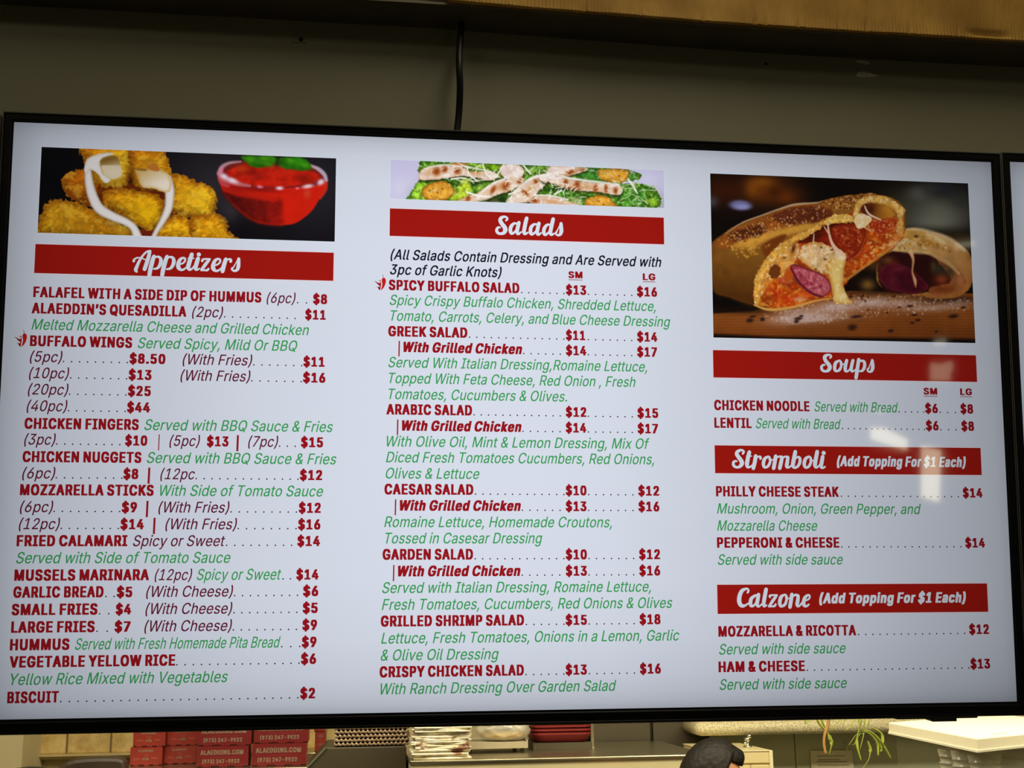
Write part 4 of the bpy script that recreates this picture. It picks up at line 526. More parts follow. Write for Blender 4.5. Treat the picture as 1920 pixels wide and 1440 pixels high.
    def blob(s, x, y, rx, ry, col, alpha=1., rot=0, p=1.):
        r = max(rx, ry)*2.6
        sl = s.bbox([(x-r, y-r), (x+r, y+r)], 0)
        if sl is None: return
        X, Y = s.X[sl]-x, s.Y[sl]-y; c, sn = math.cos(rot), math.sin(rot)
        q = ((X*c+Y*sn)/rx)**2+((Y*c-X*sn)/ry)**2
        s.mix(sl, np.array(col)/255, np.exp(-q**p)*alpha)
    def specks(s, pts, n, r, cols, alpha=.9, stretch=1.):
        P = s.smooth(pts, True); lo, hi = P.min(0), P.max(0); k = 0; g = 0
        while k < n and g < n*30:
            g += 1
            x, y = lo+(hi-lo)*s.rs.rand(2)
            c = False
            for i in range(len(P)):
                (x0, y0), (x1, y1) = P[i-1], P[i]
                if (y0 > y) != (y1 > y) and x < (x1-x0)*(y-y0)/(y1-y0)+x0: c = not c
            if not c: continue
            k += 1
            q = r[0]+(r[1]-r[0])*s.rs.rand()**2
            s.blob(x, y, q*(1+s.rs.rand()*stretch), q, cols[s.rs.randint(len(cols))], alpha*(.5+.5*s.rs.rand()), s.rs.rand()*3.1, 1.6)
    def shreds(s, pts, n, L, w, cols, alpha=.9):
        P = np.array(pts, float); lo, hi = P.min(0), P.max(0)
        for k in range(n):
            x, y = lo+(hi-lo)*s.rs.rand(2); a = s.rs.rand()*6.3; l = L*(.4+s.rs.rand()*.8); b = a+(s.rs.rand()-.5)
            s.line([(x, y, w*.6), (x+math.cos(a)*l*.5, y+math.sin(a)*l*.4, w), (x+math.cos(a)*l*.5+math.cos(b)*l*.5, y+math.sin(a)*l*.4+math.sin(b)*l*.4, w*.6)],
                   cols[s.rs.randint(len(cols))], 4, alpha, 3)

def paint_mozzarella():
    s = Pic(542, 163, [(65,50),(1890,126),(1876,642),(30,582)], 5)
    s.rgb[:] = np.array((12,11,16))/255
    s.blob(1150, 300, 420, 330, (44,40,46), .95); s.blob(1750, 300, 300, 350, (40,36,44), .8)
    s.blob(1250, 600, 320, 130, (14,12,16), .9); s.blob(120, 250, 200, 300, (8,8,12), .8)
    Y, M, D = (236,178,30), (205,132,18), (120,62,10)
    K = dict(soft=7, warp=13, wsc=16, tex=.20, tsc=26)
    def stick(p, c, c2, g, st=.75, w=38, lt=(60,-.25,-.9,-.0), hi=.35):
        s.fill(p, c, rim=(w, D, st), grad=(*g, c2), hi=((255,218,70), .62, hi, 30), light=(70, .2, .9, .16), **K)
    s.fill([(30,590),(60,540),(300,560),(640,560),(760,560),(860,620)], (110,30,16), 8)
    stick([(183,260),(225,215),(330,185),(420,215),(420,420),(290,398),(215,355)], (196,112,18), (150,70,10), (200,230,330,420), .6)
    stick([(430,260),(620,280),(870,330),(880,480),(700,520),(420,420)], (96,34,8), (80,24,8), (430,260,880,480), .4)
    stick([(845,230),(925,225),(1000,262),(1085,292),(1130,335),(1128,435),(1085,497),(950,485),(850,450),(830,330)], (206,138,18), (238,186,28), (850,250,1080,380))
    stick([(310,40),(625,45),(612,120),(604,230),(565,292),(440,300),(372,245),(318,140)], (206,128,20), (240,192,40), (330,80,560,220), .55)
    stick([(606,60),(790,70),(832,120),(852,200),(880,290),(850,335),(760,325),(640,300),(606,215)], (196,120,18), (236,178,30), (640,80,800,300), .55)
    stick([(428,345),(470,318),(560,308),(660,322),(765,350),(806,430),(775,530),(695,568),(610,520),(520,468),(440,425)], (204,140,20), (238,180,18), (450,340,740,500))
    stick([(50,490),(80,410),(150,378),(275,395),(390,450),(500,520),(590,560),(600,640),(350,640),(50,600)], (206,150,26), (176,116,18), (120,400,400,580), .65)
    stick([(755,620),(800,520),(862,478),(950,492),(992,560),(995,640)], (226,160,16), (240,176,20), (800,500,960,600))
    stick([(965,492),(1080,468),(1150,468),(1198,525),(1212,580),(1262,640),(1000,640)], (212,142,16), (236,170,20), (980,480,1180,600))
    s.blob(560, 550, 60, 40, (215,190,60), .5); s.blob(480, 520, 40, 22, (225,200,90), .5); s.blob(1020, 355, 60, 40, (245,205,60), .45)
    s.blob(700, 470, 60, 60, (240,190,20), .45); s.blob(600, 250, 28, 50, (70,26,6), .75); s.blob(725, 325, 60, 16, (90,36,8), .8, .15)
    # open ends of the two broken sticks and the stretched cheese
    k = lambda L: [(x*.6516+16.5, y*.6516+16.5) for x, y in L]
    ch = dict(soft=5, edge=(9,(178,164,148)))
    s.line([(832,250,50),(842,320,60),(838,400,54),(826,450,50),(795,510,40),(758,570,32),(730,625,30)], (238,232,226), **ch)
    s.fill(k([(950,262),(1050,262),(1062,228),(1128,204),(1182,268),(1252,310),(1285,400),(1262,480),(1190,480),(1120,450),(1012,440),(962,335)]), (206,172,112), 7, 3, rim=(14,(196,140,50),.5), grad=(700,190,760,310,(240,230,212)))
    s.fill(k([(1060,258),(1066,232),(1130,208),(1176,268),(1150,288),(1090,276)]), (188,116,40), 6, 2)
    s.fill(k([(950,258),(1050,266),(1040,284),(962,278)]), (150,104,30), 6, 2)
    s.line([(345,196,40),(346,240,50),(352,290,56),(370,360,62),(409,433,64),(486,480,56),(570,516,48),(616,552,48),(640,610,58)], (238,232,230), **ch)
    s.fill(k([(468,240),(500,170),(560,135),(690,108),(745,122),(650,160),(616,210),(625,270),(650,320),(712,368),(672,398),(630,372),(590,308),(522,272),(500,310),(470,300)]), (236,230,226), 6, 3, rim=(9,(196,182,164),.5))
    s.fill(k([(614,195),(650,155),(740,134),(790,160),(812,250),(808,332),(722,362),(655,322),(624,250)]), (132,96,38), 6, 2, grad=(470,130,490,200,(214,192,150)), rim=(10,(190,160,90),.4))
    s.fill(k([(628,238),(700,230),(806,240),(810,330),(722,360),(655,322)]), (222,204,172), 16, 2)
    s.blob(505, 215, 40, 26, (228,214,190), .6); s.blob(775, 280, 50, 24, (240,230,210), .5)
    # bowl of red sauce
    s.blob(1215, 450, 60, 70, (54,50,54), .7)
    body = [(1146,240),(1152,268),(1166,316),(1209,386),(1287,463),(1366,515),(1457,535),(1574,537),(1646,516),(1731,450),(1783,372),(1816,322),(1824,262),(1700,220),(1480,200),(1250,210)]
    s.fill(body, (198,28,14), 12, grad=(1330,420,1540,400,(206,30,14)), tex=.05, tsc=60)
    s.fill([(1168,330),(1300,345),(1440,372),(1525,385),(1545,470),(1540,536),(1440,532),(1350,508),(1270,450),(1205,385)], (88,14,12), 46, tex=.25, tsc=26, grad=(1300,420,1560,430,(150,22,14)))
    s.fill([(1170,318),(1290,330),(1460,352),(1540,370),(1500,396),(1380,380),(1250,356)], (196,30,16), 26, alpha=.8)
    s.blob(1530, 410, 20, 34, (120,18,12), .6); s.blob(1245, 312, 60, 26, (150,24,18), .6, .3); s.blob(1400, 318, 130, 16, (104,14,14), .6, .08)
    s.line([(1785,372,18),(1820,318,22),(1822,275,18)], (206,44,24), 10, .8)
    s.fill([(1150,215),(1176,170),(1230,146),(1330,138),(1480,140),(1680,152),(1760,176),(1812,216),(1824,258),(1780,290),(1650,306),(1480,314),(1330,306),(1220,284),(1160,250)], (120,30,30), 12)
    s.fill([(1192,214),(1240,186),(1320,160),(1480,165),(1640,176),(1730,205),(1784,243),(1744,274),(1665,294),(1515,304),(1366,294),(1255,262)], (186,28,14), 14, 6, 30, .30, 40)
    for x, y, rx, ry, c in ((1350,215,60,30,(120,20,12)),(1420,245,60,20,(150,24,14)),(1520,232,46,26,(216,36,18)),(1680,250,60,24,(130,22,12)),(1600,210,60,20,(206,38,18)),(1310,240,50,14,(210,36,18)),(1290,190,40,20,(190,70,20)),(1500,275,120,14,(206,34,16))): s.blob(x, y, rx, ry, c, .7)
    s.line([(1150,215,26),(1170,178,24),(1215,154,18),(1285,146,10)], (186,150,158), 12, .9)
    s.line([(1726,172,14),(1776,194,24),(1812,228,26),(1826,262,18)], (190,176,196), 12, .9)
    s.line([(1146,222,20),(1166,246,34),(1215,266,34),(1275,284,26),(1340,296,16)], (206,110,116), 12, .85)
    s.line([(1150,258,16),(1170,280,26),(1206,296,18)], (196,76,84), 10, .8)
    for x, y, rx, ry, r in ((1180,236,30,18,.5),(1232,262,38,17,.35),(1162,200,14,26,.2),(1404,302,20,10,.1),(1528,311,24,12,0),(1706,300,36,13,-.15),(1790,274,26,18,-.5),(1640,312,12,8,0)):
        s.blob(x, y, rx, ry, (242,222,238) if rx > 20 else (226,130,160), .9, r, 1.4)
    s.blob(1702, 345, 22, 30, (206,84,60), .6)
    s.fill([(1290,122),(1340,112),(1420,112),(1500,118),(1510,150),(1450,178),(1380,180),(1330,158)], (48,124,12), 22, 10, 40, .35, 50)
    s.fill([(1530,120),(1640,118),(1700,140),(1730,190),(1650,198),(1570,190),(1525,160)], (38,112,14), 22, 10, 40, .35, 50)
    for x, y in ((1350,135),(1440,128),(1455,165),(1600,140),(1690,170)): s.blob(x, y, 34, 16, (92,176,30), .55, .3)
    s.blob(1515, 150, 16, 30, (26,44,14), .8); s.blob(1410, 172, 60, 10, (24,70,8), .5)
    return s.rgb

def paint_salad():
    s = Pic(537, 76, [(47,70),(1866,141),(1866,392),(40,330)], 9)
    s.rgb[:] = np.array((206,202,234))/255
    s.blob(1830, 370, 200, 90, (176,172,186), .8); s.blob(130, 260, 80, 60, (222,220,240), .6); s.blob(1760, 200, 80, 60, (222,220,246), .5)
    s.blob(190, 300, 60, 70, (170,170,180), .4)
    G1, G2, G3, GD = (92,150,30), (150,196,48), (60,120,28), (34,70,18)
    K = dict(soft=6, warp=12, wsc=22, tex=.55, tsc=20)
    leaf = lambda p, c, st=.55, h=.5: s.fill(p, c, rim=(16,GD,st), hi=((206,232,130),.60,h,16), **K)
    leaf([(255,75),(440,85),(800,95),(1100,110),(1500,125),(1700,160),(1690,205),(1560,220),(1800,255),(1830,380),(1600,400),(900,380),(500,350),(160,345),(170,300),(225,210),(235,140)], (72,122,26), .3)
    leaf([(228,150),(265,90),(340,95),(430,100),(420,130),(300,140)], G1)
    leaf([(540,90),(640,95),(700,100),(790,105),(760,150),(640,140)], G2); leaf([(650,95),(770,100),(780,130),(700,150)], (130,180,30))
    leaf([(920,110),(1100,112),(1080,165),(960,170)], (112,160,60)); leaf([(1270,150),(1430,130),(1430,205),(1330,205)], (58,122,40), .4, .3)
    leaf([(1600,140),(1660,150),(1695,185),(1650,210),(1610,200)], (70,130,50)); leaf([(160,335),(190,260),(235,205),(290,240),(270,330),(220,345)], (150,200,50))
    leaf([(290,215),(430,210),(500,240),(470,300),(380,240)], (74,140,30)); leaf([(430,340),(480,250),(520,190),(565,215),(570,280),(540,320),(450,350)], (186,210,48), .3, .7)
    leaf([(590,235),(660,220),(690,240),(620,285)], (150,200,60)); leaf([(1040,250),(1180,260),(1280,300),(1400,290),(1560,310),(1400,340),(1200,320),(1080,290)], (66,136,24), .5)
    leaf([(730,310),(830,290),(840,330),(800,358),(730,350)], (50,92,24)); leaf([(1560,240),(1700,260),(1800,245),(1740,290),(1820,360),(1760,355),(1700,385),(1540,385),(1560,310)], (70,140,40), .4, .6)
    leaf([(1230,310),(1300,318),(1310,370),(1240,360)], (176,206,120), .3); leaf([(1730,320),(1800,330),(1825,370),(1760,360)], (160,206,50), .3)
    def chick(p, g=None, c=(236,212,192)):
        q = [(x+3, y+13) for x, y in p]; s.fill(q, (34,50,18), 14, 6, 20, alpha=.75)
        s.fill(p, c, 5, 4, 20, .10, 22, rim=(7,(190,140,104),.6), hi=((252,242,236),.55,.8,22))
    def mark(*a): 
        for x, y, rx, ry, r in a: s.blob(x, y, rx, ry, (168,78,22), .8, r, 1.5); s.blob(x, y, rx*.5, ry*.6, (128,46,12), .6, r)
    def brown(*a):
        for x, y, rx, ry, r in a: s.blob(x, y, rx, ry, (206,144,84), .7, r)
    chick([(780,105),(880,105),(920,140),(900,190),(800,195),(760,150)], c=(236,214,204)); chick([(1090,120),(1210,115),(1340,125),(1330,145),(1170,190),(1080,190)], c=(236,216,206))
    chick([(230,185),(260,130),(380,108),(520,118),(560,150),(700,150),(760,180),(700,208),(600,190),(500,180),(330,205),(235,205)])
    brown((330,150,70,22,-.2),(600,160,50,16,.1),(1250,150,60,16,-.25)); mark((345,150,28,30,.3),(400,135,22,24,.4),(480,145,28,26,.3),(1230,155,40,14,-.4),(1310,135,26,12,-.3))
    s.fill([(440,92),(540,95),(530,112),(460,108)], (196,124,50), 5, 4)
    chick([(620,285),(700,230),(820,190),(900,185),(920,215),(850,270),(740,305),(640,345),(480,345),(560,310)])
    brown((760,250,90,24,-.4),(540,330,40,14,-.2)); mark((800,245,30,34,.6),(715,270,16,34,.5),(550,328,16,22,.4),(890,215,18,22,.5))
    chick([(800,358),(860,280),(960,200),(1010,180),(1090,190),(1080,215),(1020,280),(950,350)], c=(232,210,192)); brown((960,260,60,24,-.8)); mark((925,290,16,34,-.9),(1000,215,20,16,.8))
    chick([(1010,180),(1100,165),(1150,190),(1060,225)], c=(238,222,214))
    chick([(1090,200),(1140,188),(1300,215),(1440,228),(1570,245),(1560,302),(1420,285),(1250,270),(1100,225)])
    brown((1320,250,160,22,.1)); mark((1200,220,18,26,.2),(1275,235,22,30,.1),(1400,262,16,30,.1),(1470,262,14,32,0),(1535,275,18,26,0),(1250,262,60,8,.15))
    chick([(940,345),(980,310),(1100,315),(1200,340),(1290,375),(1050,372)], c=(228,196,172)); mark((990,340,32,20,.2)); brown((1120,350,60,12,.2))
    chick([(640,352),(740,330),(745,356)], c=(206,150,90))
    for q in ([(1095,196,10),(1200,190,14),(1320,208,16),(1440,222,16),(1560,238,14)],[(640,285,10),(720,225,14),(820,190,12)],[(850,285,12),(960,198,16),(1040,175,18),(1100,165,16)],[(270,130,8),(380,106,10),(520,116,10),(700,148,10)],[(985,305,10),(1100,310,14),(1210,335,12)]):
        s.line(q, (252,244,242), 6, .8)
    for x, y, rx, ry in ((1150,268,90,12),(420,232,60,12),(700,345,60,12),(1400,318,140,10),(600,225,40,20),(760,330,40,20)): s.blob(x, y, rx, ry, (22,40,12), .8)
    def crouton(p): s.fill(p, (224,160,52), 5, 6, 22, .22, 20, rim=(12,(140,82,16),.75), hi=((246,200,100),.6,.6,24))
    crouton([(245,275),(285,235),(400,213),(462,275),(430,325),(345,342),(265,330)]); crouton([(1435,135),(1618,140),(1610,205),(1560,225),(1430,198)]); crouton([(1335,335),(1400,308),(1470,312),(1532,360),(1530,385),(1340,378)])
    for p in ((350,290),(380,262),(300,275),(1560,180),(1420,345),(1450,365)): s.blob(*p, 6, 5, (90,44,12), .8)
    s.shreds([(430,110),(1250,230)], 46, 70, 7, [(250,246,232),(240,232,210)], .85); s.shreds([(800,240),(1330,360)], 26, 60, 7, [(250,246,232),(236,240,210)], .8)
    s.shreds([(1040,240),(1560,310)], 12, 60, 6, [(250,246,232)], .7); s.shreds([(1560,210),(1760,380)], 40, 60, 7, [(236,240,214),(190,214,150)], .7)
    s.shreds([(230,100),(430,340)], 8, 40, 6, [(240,240,226)], .7); s.shreds([(1290,130),(1690,200)], 24, 40, 6, [(226,236,216),(150,190,130)], .6)
    for q in ([(440,200,10),(500,192,10),(540,195,8)],[(545,120,9),(560,170,10),(610,210,9)],[(650,100,9),(670,160,10),(700,190,9)],[(740,180,8),(790,100,8)],[(920,110,10),(965,165,10)],[(540,285,12),(620,310,12),(690,315,10)],[(820,300,12),(900,270,8)],[(1620,200,12),(1660,250,10),(1680,290,8)],[(1120,300,10),(1170,275,10)]):
        s.line(q, (250,246,236), 4, .95)
    s.specks([(300,100),(1600,120),(1580,380),(300,340)], 40, (2,5), [(70,50,30),(60,40,20)], .7)
    return s.rgb

def paint_stromboli():
    s = Pic(543, 331, [(45,60),(1827,122),(1878,1230),(62,1193)], 13)
    s.rgb[:] = np.array((14,9,8))/255
    # blurred kitchen behind
    for x, y, rx, ry, c, a in ((130,180,190,120,(58,22,8),.9),(430,180,150,110,(120,54,10),.8),(400,120,90,40,(150,84,16),.7),(330,170,50,60,(150,80,16),.6),(570,220,70,50,(150,70,14),.7),
        (620,200,120,90,(80,34,8),.6),(480,190,50,40,(60,26,6),.7),(60,260,40,40,(90,100,120),.5),(1300,330,140,160,(54,52,30),.8),(1620,330,260,140,(112,112,96),.95),(1600,400,180,50,(140,138,124),.6),
        (1480,190,90,60,(120,122,112),.6),(1650,160,130,50,(36,40,48),.9),(1560,160,60,40,(60,60,56),.6),(1780,240,90,60,(50,52,50),.7),(1560,500,300,50,(30,30,14),.9),(1740,520,140,40,(90,50,20),.6),(900,150,220,80,(10,7,8),.9)):
        s.blob(x, y, rx, ry, c, a)
    s.blob(250, 283, 76, 36, (120,120,176), .95, .06, 2.2); s.blob(265, 295, 50, 18, (160,160,206), .6, 0, 1.5)
    # wooden board
    s.fill([(40,1030),(330,1010),(700,930),(1000,870),(1400,880),(1900,890),(1900,1260),(40,1260)], (152,84,32), 10, tex=.12, tsc=120, grad=(700,930,700,1230,(112,54,18)), curve=False)
    for k in range(26):
        y = 960+k*10; s.line([(40,y+30,6),(600,y+14,8),(1200,y+2,6),(1900,y+10,6)], ((96,46,14),(158,88,34))[k % 2], 10, .28)
    s.fill([(40,1165),(500,1185),(1000,1190),(1900,1200),(1900,1260),(40,1260)], (22,12,10), 30, curve=False)
    s.blob(100, 960, 190, 46, (8,6,6), .95); s.blob(230, 1000, 200, 26, (20,10,8), .9, .05); s.blob(1200, 850, 320, 60, (20,9,8), .9); s.blob(1700, 930, 260, 30, (40,18,10), .8)
    # flour
    for x, y, rx, ry, a in ((900,985,170,40,.9),(740,1070,250,36,.85),(700,1040,140,30,.7),(1150,950,150,34,.8),(1350,960,160,30,.6),(560,1060,110,26,.6),(1560,990,200,26,.55),(1750,960,120,26,.4),(620,1010,120,14,.5)):
        s.blob(x, y, rx, ry, (206,178,170), a, -.05)
    s.fill([(560,1120),(700,1090),(1000,1060),(1100,1080),(900,1130),(700,1140)], (120,64,24), 20, alpha=.55)
    s.specks([(420,1000),(900,930),(1500,900),(1850,930),(1850,1000),(1100,1060),(560,1110)], 500, (3,7), [(232,212,204),(150,90,50),(216,190,176)], .6)
    # rear half
    s.fill([(1240,590),(1290,520),(1400,440),(1520,452),(1660,490),(1780,560),(1850,640),(1870,760),(1830,860),(1740,915),(1600,925),(1400,890),(1220,850),(1180,720)], (206,166,100), 10, 5, 40, .12, 50,
           rim=(34,(150,92,34),.5), grad=(1500,480,1600,900,(176,110,54)))
    s.fill([(1300,520),(1400,442),(1540,470),(1660,530),(1640,570),(1500,560),(1380,560)], (206,150,66), 16, 8, 40, .2, 30, hi=((246,222,176),.6,.6,40))
    s.blob(1530, 540, 90, 22, (168,96,28), .6, .25); s.blob(1460, 495, 16, 9, (30,16,10), .9); s.blob(1700, 580, 80, 22, (176,104,36), .5, .4)
    s.fill([(1200,650),(1290,600),(1420,600),(1560,620),(1690,690),(1730,780),(1680,850),(1560,880),(1380,890),(1230,860),(1190,760)], (46,14,14), 16, 6, 30, .2, 40)
    s.fill([(1590,640),(1720,700),(1800,770),(1810,830),(1740,880),(1580,900),(1560,850),(1700,800)], (150,80,40), 16, 8, 30, .25, 30)
    for x, y, rx, ry, c, a in ((1640,790,50,40,(170,70,30),.8),(1620,720,40,40,(52,56,40),.8),(1700,740,40,50,(60,50,34),.8),(1580,700,20,40,(90,70,40),.7),(1640,860,80,24,(120,54,20),.8),(1770,800,40,60,(196,132,84),.6),(1250,740,30,26,(196,150,60),.8),(1300,700,40,30,(150,40,20),.7),(1260,660,40,26,(140,90,40),.6),(1120,830,50,40,(170,120,50),.7),(1160,690,60,50,(120,70,30),.6)):
        s.blob(x, y, rx, ry, c, a)
    s.fill([(1200,750),(1260,690),(1380,700),(1500,790),(1540,850),(1440,890),(1300,870),(1220,820)], (70,12,26), 14, 4, 30, .25, 30, rim=(14,(120,34,44),.5))
    s.line([(1420,600,40),(1438,660,20),(1432,740,14),(1450,800,26),(1455,845,8)], (232,190,140), 8, .95, edge=(8,(176,110,70)))
    s.line([(1300,580,30),(1420,600,26),(1540,610,22)], (226,190,120), 14, .7); s.line([(1540,610,20),(1680,680,26),(1760,750,20)], (216,170,110), 12, .7)
    # front half: dark crust body
    s.fill([(50,580),(110,500),(260,400),(460,330),(600,280),(760,262),(900,225),(1080,200),(1200,205),(1310,235),(1375,300),(1385,420),(1360,520),(1290,590),(1150,680),(1000,770),(940,810),(900,930),(760,930),(600,990),(440,1005),(330,970),(180,920),(60,860)],
           (150,94,36), 9, 4, 30, .1, 60, grad=(300,420,220,900,(84,44,14)), rim=(26,(90,46,16),.45))
    s.fill([(60,640),(200,560),(420,520),(560,520),(430,640),(350,800),(340,965),(180,920),(60,860)], (134,86,28), 50, 0, tex=.1, tsc=50, grad=(260,600,200,900,(84,46,14)))
    s.fill([(100,520),(280,420),(520,320),(700,270),(860,300),(900,345),(780,400),(600,440),(420,500),(240,560),(120,590)], (146,78,26), 22, 10, 40, .25, 40)
    s.fill([(200,560),(420,470),(640,420),(820,380),(760,450),(560,490),(420,530),(330,580)], (206,146,54), 40, 4, 30, .14, 40)
    s.fill([(470,350),(620,300),(760,290),(880,320),(800,390),(640,410),(500,400)], (96,42,22), 30, 12, 30, .35, 24)
    s.fill([(160,500),(300,430),(420,420),(400,480),(240,530)], (88,40,16), 30, 12, 30, .3, 24); s.fill([(400,560),(520,490),(560,500),(470,600),(420,640)], (116,54,16), 26)
    s.line([(150,480,4),(260,405,7),(400,350,9),(520,306,12),(620,276,16),(740,266,12),(820,256,6)], (214,182,146), 8, .75)
    s.specks([(120,520),(300,420),(600,300),(860,290),(880,350),(640,420),(380,500),(200,560)], 300, (2,7), [(230,170,90),(246,206,150),(190,120,50),(70,30,14)], .75)
    s.specks([(90,520),(260,520),(460,560),(380,620),(220,650)], 60, (5,9), [(214,160,66),(196,130,40)], .8)
    s.fill([(780,262),(900,228),(1090,200),(1180,205),(1060,260),(1020,310),(900,300)], (150,88,30), 10, 8, 30, .3, 24, hi=((226,176,100),.6,.7,16))
    s.specks([(800,262),(900,232),(1090,202),(1150,210),(1040,270),(960,310)], 110, (3,9), [(226,176,100),(110,50,16),(50,24,10)], .8)
    # inside: sauce, salami
    s.fill([(350,960),(345,820),(390,700),(500,580),(640,500),(800,430),(900,370),(1020,330),(1120,350),(1330,370),(1370,440),(1340,540),(1150,680),(1000,770),(930,900),(800,930),(560,985)], (186,70,16), 12, 10, 30, .35, 30, hi=((240,170,60),.6,.7,24))
    s.specks([(980,640),(1120,520),(1300,420),(1350,500),(1150,670),(1000,750)], 260, (4,11), [(232,150,50),(206,70,20),(246,206,120),(170,40,14)], .8)
    s.blob(640, 760, 50, 90, (96,30,10), .75, .5); s.blob(980, 720, 60, 60, (150,60,14), .5); s.blob(720, 930, 120, 16, (120,40,12), .6)
    s.specks([(400,920),(440,780),(560,700),(620,860),(720,930),(560,980)], 160, (6,18), [(220,120,30),(206,50,12),(236,160,60),(180,30,10)], .75)
    s.blob(590, 790, 60, 40, (150,60,20), .6); s.blob(480, 730, 44, 40, (110,52,14), .8); s.blob(560, 800, 34, 18, (240,200,190), .6); s.blob(650, 930, 40, 14, (240,220,200), .6); s.blob(560, 930, 50, 30, (206,50,10), .6); s.blob(430, 930, 50, 30, (120,44,10), .7); s.blob(700, 900, 60, 30, (220,80,30), .6)
    s.fill([(640,540),(760,450),(900,390),(1040,400),(1110,480),(1080,580),(980,665),(880,600),(760,540)], (140,34,14), 10, 5, 30, .18, 30, rim=(20,(80,16,8),.5))
    s.fill([(860,420),(960,400),(1080,420),(1112,500),(1060,610),(980,666),(950,600),(900,560)], (150,40,16), 8, 4, 30, .2, 24, rim=(12,(96,18,10),.7))
    s.specks([(880,440),(1060,440),(1080,540),(980,640),(920,540)], 110, (3,9), [(210,110,50),(226,150,80),(110,24,10)], .7)
    s.fill([(1120,390),(1230,370),(1330,375),(1325,430),(1240,480),(1140,460)], (168,48,20), 12, 5, 30, .2, 24, rim=(14,(206,100,40),.5)); s.specks([(1130,390),(1320,380),(1300,440),(1150,460)], 40, (3,8), [(230,140,70),(240,190,130)], .7)
    s.blob(760, 500, 80, 26, (60,16,8), .8, -.4); s.blob(880, 410, 70, 22, (90,30,10), .8, -.3); s.line([(880,400,16),(1030,385,14)], (120,60,20), 10, .6)
    s.fill([(370,930),(380,820),(420,720),(480,650),(560,580),(640,540),(640,600),(610,690),(580,760),(470,800),(410,880)], (226,164,78), 18, 8, 24, .22, 22, grad=(600,580,420,860,(214,130,44)), hi=((250,220,170),.60,.7,18))
    s.fill([(440,760),(455,710),(490,690),(520,720),(510,770),(470,790)], (110,56,18), 14, 6)
    s.fill([(560,720),(600,700),(610,760),(570,820),(540,790)], (190,80,24), 20, 4); s.blob(560, 690, 20, 30, (236,190,120), .6)
    s.line([(640,540,10),(700,512,14),(800,450,16),(900,414,14),(1010,400,10)], (60,18,8), 14, .8)
    # roof of crumb, torn edge
    s.fill([(345,965),(336,840),(366,735),(430,640),(510,555),(580,512),(690,452),(790,408),(860,372),(940,345),(1010,350),(1020,395),(900,405),(820,418),(790,444),(700,506),(640,530),(600,552),(560,596),(500,645),(450,705),(412,785),(388,870),(378,962)], (222,164,66), 8, 9, 18, .24, 20, hi=((250,222,160),.60,.8,14), rim=(10,(180,108,34),.6))
    s.fill([(820,390),(900,345),(1000,350),(1020,390),(900,400),(840,420)], (226,178,84), 8, 8, 16, .3, 16, hi=((252,228,170),.6,.8,14))
    s.blob(608, 584, 15, 40, (80,24,10), .9, .3); s.blob(640, 610, 10, 40, (250,226,190), .7, .2)
    s.fill([(1020,390),(1025,300),(1060,240),(1150,212),(1260,222),(1340,270),(1385,310),(1372,345),(1370,430),(1340,500),(1320,440),(1330,360),(1290,300),(1200,270),(1120,270),(1070,310),(1050,400)], (226,176,90), 8, 6, 20, .24, 20, rim=(12,(184,118,38),.7), hi=((252,228,176),.60,.7,16))
    s.fill([(1070,310),(1110,268),(1180,268),(1270,300),(1310,350),(1230,370),(1140,370)], (92,34,14), 12, 4, grad=(1100,300,1280,330,(196,130,40)))
    s.blob(1140, 310, 30, 44, (64,22,14), .8, .4); s.blob(1260, 300, 40, 30, (206,140,44), .7)
    s.fill([(1025,390),(1060,340),(1130,350),(1150,385),(1100,430),(1050,440)], (240,206,150), 10, 6, hi=((252,236,206),.5,.7,20))
    s.line([(1100,285,8),(1130,340,14),(1210,380,10)], (244,214,190), 5, .9); s.line([(1080,420,8),(1140,460,6)], (244,206,150), 5, .8)
    s.specks([(1260,400),(1370,420),(1360,500),(1280,560)], 60, (4,12), [(240,180,90),(206,110,40)], .7)
    s.line([(1290,570,18),(1160,660,18),(1010,770,16),(945,810,12)], (206,140,56), 10, .8)
    # cheese
    s.fill([(640,640),(680,560),(760,538),(860,560),(880,590),(960,610),(966,660),(900,720),(860,760),(760,740),(690,690)], (228,184,124), 9, 8, 30, .22, 24, rim=(18,(196,120,44),.7), hi=((250,228,186),.58,.7,20))
    s.fill([(830,690),(900,640),(965,640),(955,740),(950,830),(975,900),(1015,955),(960,965),(890,950),(870,860),(850,760)], (232,180,84), 8, 4, 30, .08, 50, rim=(16,(186,122,44),.6), hi=((252,232,176),.58,.6,26), grad=(840,800,950,800,(234,200,124)))
    s.blob(905, 900, 14, 46, (248,222,140), .6); s.blob(890, 760, 24, 60, (248,226,150), .5); s.blob(940, 640, 30, 20, (252,236,210), .7); s.blob(770, 610, 40, 24, (232,176,130), .5)
    s.line([(846,408,10),(852,470,14),(872,540,20),(905,592,34),(925,612,50)], (240,206,170), 7, .92); s.line([(820,430,8),(845,470,10)], (240,200,160), 4, .8); s.line([(750,480,7),(745,540,12)], (240,200,150), 4, .8)
    s.line([(1108,500,5),(1060,610,6),(980,668,5)], (220,110,60), 4, .7)
    for x, y in ((800,575),(825,655),(545,645),(870,590),(760,725)): s.blob(x, y, 9, 6, (40,20,10), .9)
    # sliced sausage at the front
    s.fill([(588,715),(620,690),(700,720),(790,750),(850,800),(862,870),(800,915),(720,890),(640,820)], (170,58,72), 7, 4, 24, .18, 24, rim=(9,(84,18,30),.75), grad=(600,720,840,880,(192,88,96)))
    s.specks([(620,720),(780,770),(840,860),(760,880),(660,800)], 120, (3,10), [(232,160,160),(216,120,130),(120,24,44)], .55, 2.)
    s.line([(592,720,10),(650,815,12),(730,885,12),(805,912,10)], (96,22,40), 5, .9)
